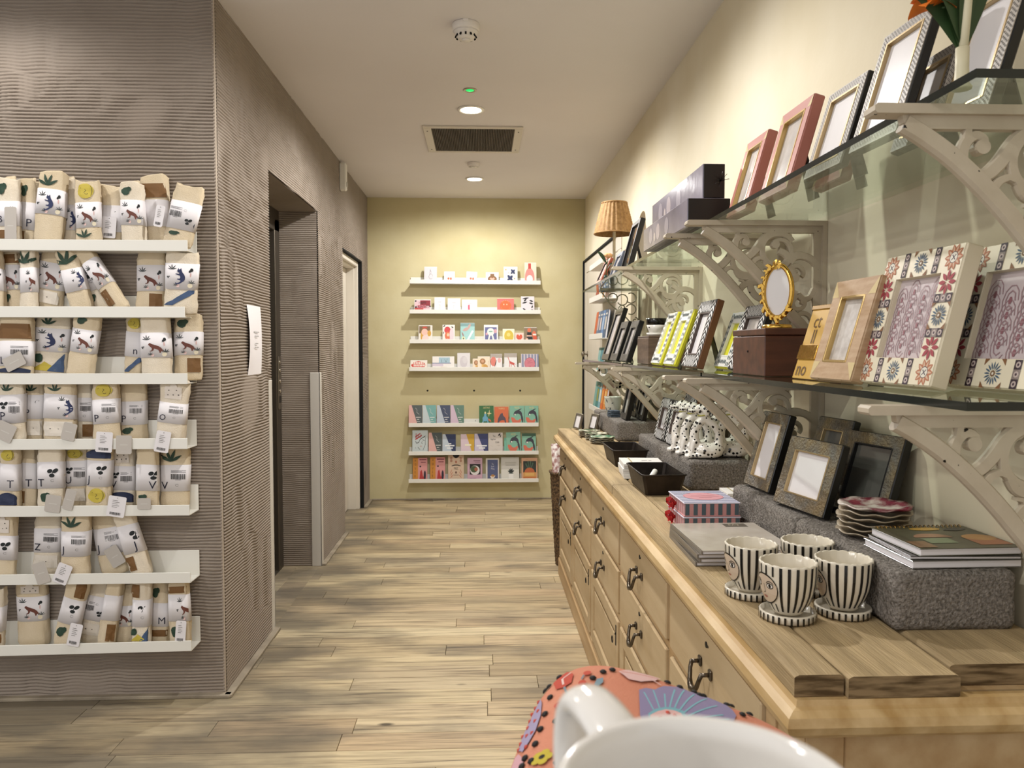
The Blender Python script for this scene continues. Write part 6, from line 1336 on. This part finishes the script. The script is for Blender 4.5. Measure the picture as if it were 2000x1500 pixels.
M().lathe([(.0001, 0), (.032, 0), (.036, .006), (.045, .05), (.048, .092), (.050, .098), (.046, .098), (.043, .09), (.034, .012), (.0001, .01)], FPW, 36).build('bowl', t)
tag(decal('flower_drawing', [('#3b4048', leaf(u, v, .022, .007, a)) for u, v, a in ((-.03, .03, 60), (-.015, .02, 100), (.0, .035, 40), (.012, .02, 80), (-.02, .055, 130), (.02, .05, 60), (.0, .065, 110))], lambda u, v, l: (-math.cos(u/.042+.7)*(.0365+v*.13+l), -math.sin(u/.042+.7)*(.0365+v*.13+l), v), t, off=.001, cut=.008), kind='stuff')
t = thing('folded_cloth', 'small folded blue-grey striped cloth bundle on the far breeze block', 'cloth', (.715, 4.115, BTOP+.0006), (0, 0, R(10))); CL = pm('blue_grey_cloth', '#56616c', .9, var=('#2f3740', 50, 2, (1, 1, 4)))
for k in range(4): M().box(-.028, .028, -.035+.002*k, .035-.002*k, .009*k, .009*k+.0085, CL, .004).build('fold', t)

# ---- spotted dog jugs
def dog_mesh():
    bm = bmesh.new()
    def ell(c, r, rot=None):
        g = bmesh.ops.create_uvsphere(bm, u_segments=20, v_segments=14, radius=1)
        T_ = Matrix.Translation(c) @ (rot or Matrix()) @ Matrix.Diagonal((*r, 1)); bmesh.ops.transform(bm, matrix=T_, verts=g['verts'])
    def chain(p, n=6):
        for (a, ra), (b, rb) in zip(p, p[1:]):
            for i in range(n+1):
                q = i/n; c = Vector(a).lerp(Vector(b), q); r = ra+(rb-ra)*q; ell(c, (r, r*1.05, r))
    ell((.008, 0, .028), (.048, .036, .027)); ell((.026, 0, .028), (.036, .036, .027)); ell((-.012, 0, .012), (.05, .033, .012))
    ell((.020, .022, .026), (.026, .014, .022)); ell((.020, -.022, .026), (.026, .014, .022))
    chain([((-.030, 0, .036), .021), ((-.036, 0, .066), .0165), ((-.034, 0, .092), .0150), ((-.022, 0, .118), .0150), ((-.008, 0, .134), .016)], 5)       # chest
    chain([((.042, 0, .040), .020), ((.046, 0, .066), .0135), ((.042, 0, .092), .0120), ((.026, 0, .116), .0125), ((.004, 0, .132), .0150)], 5)  # back
    for s_ in (-1, 1):
        chain([((-.034, s_*.014, .055), .010), ((-.042, s_*.015, .025), .0085), ((-.046, s_*.015, .010), .009)], 5); ell((-.054, s_*.015, .007), (.014, .009, .007))
    chain([((-.004, 0, .132), .0155), ((-.008, 0, .152), .014)], 3)
    ell((-.010, 0, .166), (.024, .0195, .018), Matrix.Rotation(R(8), 4, 'Y')); ell((-.036, 0, .161), (.021, .0125, .0105), Matrix.Rotation(R(-6), 4, 'Y')); ell((-.055, 0, .163), (.005, .006, .005))
    for s_ in (-1, 1): ell((.002, s_*.019, .160), (.010, .005, .019), Matrix.Rotation(R(-14), 4, 'Y'))
    chain([((.058, 0, .03), .007), ((.066, .006, .05), .005)], 3)
    me = bpy.data.meshes.new('dog'); bm.to_mesh(me); bm.free()
    o = bpy.data.objects.new('tmp', me); COL.objects.link(o); md = o.modifiers.new('r', 'REMESH'); md.mode = 'VOXEL'; md.voxel_size = .0026; md.use_smooth_shade = True
    sm_ = o.modifiers.new('s', 'SMOOTH'); sm_.iterations = 4; sm_.factor = .5
    dg = bpy.context.evaluated_depsgraph_get(); out = bpy.data.meshes.new_from_object(o.evaluated_get(dg)); bpy.data.objects.remove(o); out.name = 'dog'; return out
def spots():
    m = pm('spotted_glaze', '#e6e0d6', .12, spec=.6); nt = m.node_tree; N = nt.nodes; L = nt.links; b = N['Principled BSDF']; tc = N.new('ShaderNodeTexCoord')
    vo = N.new('ShaderNodeTexVoronoi'); vo.inputs['Scale'].default_value = 78; vo.inputs['Randomness'].default_value = .9; L.new(tc.outputs['Object'], vo.inputs['Vector'])
    sp = N.new('ShaderNodeSeparateColor'); L.new(vo.outputs['Color'], sp.inputs[0])
    mu = N.new('ShaderNodeMath'); mu.operation = 'MULTIPLY_ADD'; mu.inputs[1].default_value = .26; mu.inputs[2].default_value = .14; L.new(sp.outputs[0], mu.inputs[0])
    lt = N.new('ShaderNodeMath'); lt.operation = 'LESS_THAN'; L.new(vo.outputs['Distance'], lt.inputs[0]); L.new(mu.outputs[0], lt.inputs[1])
    mx = N.new('ShaderNodeMix'); mx.data_type = 'RGBA'; mx.inputs[6].default_value = lin('#e6e0d6'); mx.inputs[7].default_value = lin('#12100f'); L.new(lt.outputs[0], mx.inputs[0]); L.new(mx.outputs[2], b.inputs['Base Color']); return m
DM = dog_mesh(); DM.materials.clear(); DM.materials.append(spots()); DM.polygons.foreach_set('use_smooth', [True]*len(DM.polygons))
COLLAR = M().tube([(-.007+.0175*math.cos(2*PI*k/24), .0175*math.sin(2*PI*k/24), .146+.002*math.cos(2*PI*k/24)) for k in range(24)], .0026, pm('collar_green', '#a8a04c', .3), 6, closed=True).mesh('collar')
NOSEM = M().lathe([(.0001, -.004), (.004, -.002), (.0045, .001), (.0001, .004)], BLACK, 10).mesh('nose')
for x, y, r, lab in ((.752, 2.545, -14, 'spotted dog-shaped jug at the front near corner of the block'), (.850, 2.575, -20, 'spotted dog-shaped jug behind at the right'), (.742, 2.632, -14, 'spotted dog-shaped jug second from the front'), (.735, 2.722, -15, 'spotted dog-shaped jug furthest left in front of the zigzag frame'), (.846, 2.668, -18, 'spotted dog-shaped jug at the back, mostly hidden')):
    t = thing('dog_jug', lab, 'jug', (x, y, BTOP+.001), (0, 0, R(r)), 'spotted dog jugs'); ob('body', DM, t); ob('collar', COLLAR, t); ob('nose', NOSEM, t, (-.0585, 0, .163), (0, R(90), 0))
# ================================================================== white door with book ledges at the far end of the right wall
d3 = tag(ob('door_3', None), 'white door on the right wall hung with book ledges', kind='structure'); Y0, Y1, ZT = 5.02, 6.76, 2.10
M().box(XR-.026, XR-.0005, Y1, Y1+.012, .0, ZT+.012, DARK).box(XR-.026, XR-.0005, Y0, Y1, ZT, ZT+.012, DARK).build('shadow_gap', d3)
M().box(XR-.010, XR-.0005, Y1-.10, Y1, 0, ZT, WD, .003).box(XR-.010, XR-.0005, Y0, Y1-.1005, ZT-.10, ZT, WD, .003).box(XR-.010, XR-.0005, Y0, Y0+.1, 0, ZT-.1005, WD, .003).build('door_frame', d3)
lf3 = M().box(XR-.007, XR-.0005, Y0+.102, Y1-.104, .006, ZT-.104, WD, .002).build('door_leaf', d3)
M().lathe([(.024, 0), (.024, .004), (.010, .008), (.009, .028), (.024, .036), (.026, .048), (.0001, .056)], STEEL, 18).build('door_knob', lf3, (XR-.007, Y1-.19, 1.30), (0, R(-90), 0))
def side_ledge(z, k):
    t = thing('book_ledge', 'white book ledge on the far right door, %s from the top' % ORD[k], 'ledge', (XR-.0075, 5.47, z), group='white ledges on the far right door')
    M().box(-.006, 0, -.30, .30, 0, .06, WHITE, .001).build('back_plate', t); M().box(-.095, -.006, -.30, .30, 0, .005, WHITE, .001).build('shelf_plate', t); M().box(-.10, -.095, -.30, .30, 0, .038, WHITE, .001).build('lip', t)
ZLs = [1.925, 1.685, 1.415, 1.16, .895]
for k, z in enumerate(ZLs): side_ledge(z, k)
def sbook(k, y, w_, h, thk, c, lab, c2=None, lean=8):
    t = thing('book', lab, 'book', (XR-.092, y-.70, ZLs[k]+.0058), (0, 0, R(-90)), 'books on the far right door'); T = Matrix.Rotation(-R(lean), 4, 'X')
    m = M(); m.T = Matrix.Translation((0, .018, 0)) @ T; m.box(-w_/2+.001, w_/2-.003, .003, thk-.003, .002, h-.002, PAPER); m.build('page_block', t)
    m = M(); m.T = Matrix.Translation((0, .018, .0006)) @ T; m.box(-w_/2, w_/2, 0, .0028, 0, h, ink(c), .0006).box(-w_/2, w_/2, thk-.0028, thk, 0, h, ink(c), .0006).box(-w_/2-.001, -w_/2+.003, .0005, thk-.0005, 0, h, ink(c), .0006); m.build('cover', t)
    if c2: T2 = m.T; tag(decal('cover_print', [(c2, rect(-w_*.35, h*.3, w_*.3, h*.75)), ('#e9e2d6', rect(-w_*.3, h*.82, w_*.3, h*.88))], lambda u, v, l: T2 @ Vector((u, -l, v)), t), kind='stuff')
sbook(1, 6.36, .12, .12, .014, '#a04a34', 'rust red book low behind the glass, second door ledge'); sbook(1, 6.22, .11, .12, .014, '#c9763f', 'orange-brown book beside the rust red one', '#e3cfa5'); sbook(1, 6.08, .10, .13, .014, '#b98f5a', 'tan book at the near end of the second door ledge')
for y, c, lab, c2 in ((6.44, '#cf6a3a', 'orange book at the far end of the third door ledge', None), (6.33, '#6f8296', 'grey-blue book beside the orange one', '#c9b5b0'), (6.22, '#5a6f8d', 'slate blue book in the middle of the third door ledge', '#d9c7bf'), (6.11, '#6c8bb5', 'bright blue book on the third door ledge', '#a9bfd8'), (6.0, '#55677d', 'dark blue book at the near end of the third door ledge', '#cfc6bb')): sbook(2, y, .10, .20, .016, c, lab, c2)
for y, c, lab, c2 in ((6.45, '#7fb0a8', 'teal book at the far end of the lowest door ledge', None), (6.34, '#4e8a86', 'dark teal book on the lowest door ledge', '#a8a24a'), (6.23, '#86b3bd', 'pale blue-green book on the lowest door ledge', '#dfe6e0'), (6.12, '#d9742f', 'bright orange book on the lowest door ledge', '#e8a04a'), (6.0, '#d98a3a', 'amber book at the near end of the lowest door ledge', '#f0c070')): sbook(4, y, .10, .20, .016, c, lab, c2)
for y, c, lab in ((6.30, '#8fb9b4', 'pale teal book on the fourth door ledge, further one'), (6.18, '#5e97a0', 'blue-green book on the fourth door ledge, nearer one')): sbook(3, y, .10, .19, .016, c, lab)

# ================================================================== seagrass basket with paper rolls
t = thing('seagrass_basket', 'tall dark seagrass basket on the floor at the far end of the sideboard', 'basket', (.548, 4.735, .001)); SG = pm('seagrass', '#7a5f3f', .85, var=('#3a2a1a', 70, 2.2), bump=(120, .6))
n = 96; prof = [(.085, .004)]+[(.085+.035*(i/40)**.9, .004+.575*i/40) for i in range(41)]
m = M(); m.lathe([(.0001, 0)]+prof, SG, n, wob=lambda r, z, a, i: (r+(.0035*math.sin(16*a+(PI if i % 2 else 0)) if r > .05 else 0), z)); m.lathe([(.0001, .01), (.078, .012), (.112, .57), (.118, .578)], SG, 40); m.f = [f for f in m.f if len(f) == 4]; m.mi = m.mi[:len(m.f)]; m.sm = m.sm[:len(m.f)]; m.build('woven_body', t)
M().tube([(.12*math.cos(2*PI*k/48), .12*math.sin(2*PI*k/48), .580+.004*math.cos(6*PI*k/24)) for k in range(48)], .0095, SG, 8, closed=True).build('rim', t)
M().tube([(-.06+.0*k, -.105, .56) if k == 0 else (-.06+.018*k, -.118, .56+.095*math.sin(PI*k/6)) for k in range(7)], .009, SG, 8).build('handle', t)
RL = pm('printed_roll', '#d6ccc4', .5, var=('#8a5a52', 34, 3.2))
for x, y, r, h, lab in ((-.042, -.02, .031, .745, 'roll of patterned paper standing in the seagrass basket, taller one'), (.034, .03, .03, .70, 'roll of patterned paper standing in the seagrass basket, shorter one')):
    q = thing('paper_roll', lab, 'paper roll', (.548+x, 4.735+y, .014), (0, R(-3.5 if x < 0 else 1), 0)); M().lathe([(r, 0), (r, h), (r-.004, h), (r-.006, h-.02), (r-.006, .01)], RL, 24).build('outer_turn', q); M().lathe([(r*.55, 0), (r*.55, h-.004), (r*.5, h-.004), (r*.5, .01)], PAPER, 20).build('inner_turn', q)

# ================================================================== mug and embroidered cushion next to the viewer
CER = pm('white_ceramic', '#e4e0da', .12, spec=.55, coat=.3)
mx_, my_, mz_ = .067, .218, 1.131
t = thing('white_mug', 'plain white ceramic mug close to the viewer, handle pointing away', 'mug', (mx_, my_, mz_))
r = .0455; h = .090
M().lathe([(.0001, .002), (.030, .0), (.034, .002), (.041, .014), (.044, .035), (r, .065), (r+.0004, h-.002), (r-.0012, h), (r-.0034, h-.001), (r-.0042, h-.008), (.0405, .035), (.036, .014), (.028, .008), (.0001, .007)], CER, 72).build('bowl', t)
hd = Vector((-.32, .947, 0)); pts = []; path = smooth([(r-.002, .072), (r+.016, .0795), (r+.034, .081), (r+.043, .074), (r+.046, .058), (r+.042, .040), (r+.028, .026), (r+.010, .020), (r-.004, .020)], 5)
M().tube([hd*a+Vector((0, 0, b)) for a, b in path], [.0105-.0012*math.sin(PI*i/(len(path)-1)) for i in range(len(path))], CER, 16, flat=.62).build('handle', t)
PL = pm('display_plinth', '#cfc7b8', .7)
t = thing('display_plinth', 'slim pale plinth under the white mug, out of view', 'plinth', (mx_, my_-.02, 0)); M().box(-.055, .055, -.09, .065, .03, mz_-.0006, PL, .004).build('column', t); M().box(-.07, .07, -.105, .075, .0005, .03, PL, .004).build('base', t)
# cushion lying on a stool
AZ = -.296; e1 = Vector((math.cos(AZ), math.sin(AZ), 0)); e2 = Vector((-math.sin(AZ), math.cos(AZ), 0)); CC = Vector((.194, .68, .866)); HS = .177; HT = .112; KU, KV = -.050, .026
def csurf(u, v, l=0.0, top=1):                     # u, v in metres on the cushion
    a = max(-.9995, min(.9995, u/HS)); b = max(-.9995, min(.9995, v/HS)); q = max(0, 1-(abs(a)**3.98+abs(b)**3.98)); z = HT*q**.59
    return CC+e1*u+e2*v+Vector((0, 0, top*(z+l)+KU*a+KV*b))
COR = pm('coral_velvet', '#d08e74', .85, spec=.15, var=('#c68066', 14, 1), bump=(400, .2))
t = thing('embroidered_cushion', 'coral cushion embroidered with flowers and black knots beside the viewer', 'cushion', CC)
m = M(); nr, na = 30, 96; vs = [csurf(0, 0)-CC]
for i in range(1, nr+1):
    q = math.sin(PI/2*i/nr)
    for k in range(na):
        a = 2*PI*k/na; c, s_ = math.cos(a), math.sin(a); rr = HS*q/((abs(c)**3.98+abs(s_)**3.98)**(1/3.98)); vs.append(csurf(rr*c*.9999, rr*s_*.9999)-CC)
fs = [(0, 1+k, 1+(k+1) % na) for k in range(na)]+[(1+i*na+k, 1+(i+1)*na+k, 1+(i+1)*na+(k+1) % na, 1+i*na+(k+1) % na) for i in range(nr-1) for k in range(na)]
m.add(vs, fs, COR, True); m.build('top_cover', t)
m = M(); m.add([Vector((v.x, v.y, -.6*v.z+1.6*(KU*v.dot(e1)+KV*v.dot(e2))/HS)) for v in vs], [f[::-1] for f in fs], COR, True); m.build('under_cover', t)
def cuv(px, py):                                   # where a photographed stitch lies on the cushion
    for _ in range(40):
        d = FW+RT*((px-1000)/FPX)-UP*((py-750)/FPX)
        for i in range(500):
            k = .35+.0016*i; p = Vector((0, 0, CH))+d*k-CC; u, v = p.dot(e1), p.dot(e2)
            if abs(u) < HS and abs(v) < HS and p.z+CC.z <= csurf(u, v).z and (abs(u)/HS)**3.98+(abs(v)/HS)**3.98 < .985: return u, v
        py += 2; px += .012*(1290-px)
    return u, v
def cp(*l): return [cuv(*q) for q in l]
SC = lambda u, v, l: csurf(u, v, l)-CC
it = []
def C2(h, pts): it.append((h, cp(*pts)))
pet = [(1248, 1350), (1262, 1346), (1280, 1349), (1296, 1342), (1316, 1344), (1332, 1341), (1350, 1345), (1366, 1344), (1382, 1352), (1400, 1356), (1412, 1366), (1424, 1374), (1430, 1388), (1438, 1400), (1432, 1414), (1424, 1424), (1360, 1430), (1290, 1440), (1262, 1430), (1250, 1400)]
C2('#9388ab', pet)
cc = cuv(1308, 1418)
C2('#7fb6c2', [(1266, 1396), (1280, 1388), (1298, 1384), (1318, 1385), (1334, 1392), (1344, 1404), (1346, 1424), (1320, 1440), (1270, 1440)])
C2('#e4b7b3', [(1270, 1400), (1284, 1392), (1300, 1389), (1316, 1390), (1330, 1396), (1338, 1408), (1340, 1424), (1316, 1440), (1272, 1440)])
def ln(h, w_, *pts): it.extend(col(h, stroke(cp(*pts), w_)))
for a, b in (((1276, 1388), (1258, 1356)), ((1288, 1385), (1276, 1352)), ((1300, 1384), (1298, 1358)), ((1308, 1384), (1318, 1350)), ((1318, 1386), (1336, 1352)), ((1328, 1390), (1356, 1360)), ((1336, 1396), (1380, 1368)), ((1342, 1402), (1400, 1382)), ((1345, 1410), (1412, 1400)), ((1346, 1418), (1424, 1408))): ln('#86bcc8', .0016, a, b)
C2('#c24a35', [(1080, 1338), (1088, 1322), (1104, 1314), (1120, 1320), (1116, 1336), (1100, 1347), (1086, 1350)]); ln('#e9c9c0', .0022, (1114, 1318), (1098, 1330), (1100, 1340)); ln('#7d8a92', .0022, (1102, 1346), (1108, 1362), (1116, 1372)); ln('#7d8a92', .0018, (1136, 1342), (1134, 1356)); ln('#7d8a92', .0018, (1140, 1322), (1136, 1330))
for q in ((1137, 1337), (1147, 1318), (1090, 1380), (1089, 1462), (1096, 1440)): u, v = cuv(*q); it.append(('#c74f38', circ(u, v, .0042, .0055, 10)))
C2('#7f97a2', [(1160, 1342), (1166, 1330), (1178, 1327), (1178, 1336), (1168, 1344)])
C2('#e3bcb6', [(1208, 1315), (1228, 1312), (1250, 1318), (1292, 1324), (1280, 1334), (1252, 1336), (1228, 1330)]); ln('#cf6a48', .0012, (1214, 1316), (1286, 1330)); ln('#e3bcb6', .002, (1270, 1330), (1290, 1342))
C2('#a79bb8', [(1050, 1366), (1058, 1378), (1056, 1400), (1046, 1430), (1034, 1452), (1020, 1474), (1008, 1470), (1014, 1440), (1024, 1410), (1036, 1385)])
C2('#d9a6ad', [(1002, 1484), (1012, 1478), (1022, 1490), (1018, 1512), (996, 1512)])
for k in range(5):
    a = 2*PI*k/5; u, v = cuv(1058, 1484); it.append(('#c9b43a', circ(u+.0055*math.cos(a), v+.0055*math.sin(a), .0045, .0045, 9)))
u, v = cuv(1058, 1484); it.append(('#1a1512', circ(u, v, .003, n=8)))
C2('#e7c1ba', [(1424, 1412), (1450, 1422), (1470, 1432), (1500, 1440), (1480, 1444), (1444, 1434)])
tag(decal('embroidery', it, SC, t, off=.0012, step=.00005, cut=.008, rough=.85), kind='stuff')
KN = pm('black_knot', '#14110f', .7); RKN = pm('red_knot', '#c1503f', .8)
kb = M().lathe([(.0001, 0), (.0035, .0002), (.0038, .0012), (.0022, .0026), (.0001, .003)], KN, 8).mesh('black_knot'); kr = M().lathe([(.0001, 0), (.0022, .0002), (.0024, .001), (.0001, .0026)], RKN, 8).mesh('red_knot')
def knot(me, px, py, nm):
    u, v = cuv(px, py); e = .002; n_ = (csurf(u+e, v)-csurf(u-e, v)).cross(csurf(u, v+e)-csurf(u, v-e)).normalized()
    o = ob(nm, me, t, csurf(u, v, .0008)-CC); o.rotation_euler = n_.to_track_quat('Z', 'Y').to_euler()
for q in ((1066, 1352), (1068, 1340), (1075, 1365), (1088, 1322), (1158, 1327), (1178, 1315), (1196, 1311), (1065, 1398), (1086, 1412), (1056, 1427), (1046, 1457), (1026, 1484), (1038, 1491), (1088, 1494), (1304, 1334), (1330, 1335), (1360, 1345), (1378, 1354), (1424, 1373), (1430, 1380), (1468, 1394), (1450, 1399), (1100, 1500), (1020, 1500), (1304, 1326), (1372, 1348)): knot(kb, *q, 'black_knot')
for q in ((1050, 1372), (1052, 1392), (1044, 1384), (1040, 1398), (1036, 1412), (1046, 1412), (1032, 1425), (1030, 1440), (1040, 1434), (1022, 1442), (1018, 1456), (1028, 1462), (1014, 1468), (1290, 1404), (1304, 1396), (1318, 1400), (1326, 1412), (1308, 1414), (1294, 1418), (1284, 1412)): knot(kr, *q, 'red_knot')
m = M(); rim = []
for k in range(96):
    a = 2*PI*k/96; c, s_ = math.cos(a), math.sin(a); rr = HS/((abs(c)**3.98+abs(s_)**3.98)**(1/3.98)); rim.append(e1*(rr*c)+e2*(rr*s_)+Vector((0, 0, (KU*rr*c+KV*rr*s_)/HS)))
m.tube(rim, .004, COR, 6, closed=True); m.build('piping', t)
STL = pm('stool_wood', '#8a6a48', .5)
t = thing('wooden_stool', 'wooden stool under the embroidered cushion, out of view', 'stool', (CC.x, CC.y, 0)); zs = CC.z-HT*.6-.046
M().lathe([(.0001, zs-.03), (.125, zs-.03), (.13, zs-.02), (.13, zs-.006), (.125, zs), (.0001, zs)], STL, 40).build('seat', t)
for k in range(4):
    a = PI/4+PI/2*k; M().tube([(.15*math.cos(a), .15*math.sin(a), .001), (.095*math.cos(a), .095*math.sin(a), zs-.028)], [.014, .018], STL, 10).build('leg', t)
M().tube([(.128*math.cos(2*PI*k/24), .128*math.sin(2*PI*k/24), .28) for k in range(24)], .009, STL, 8, closed=True).build('foot_ring', t)
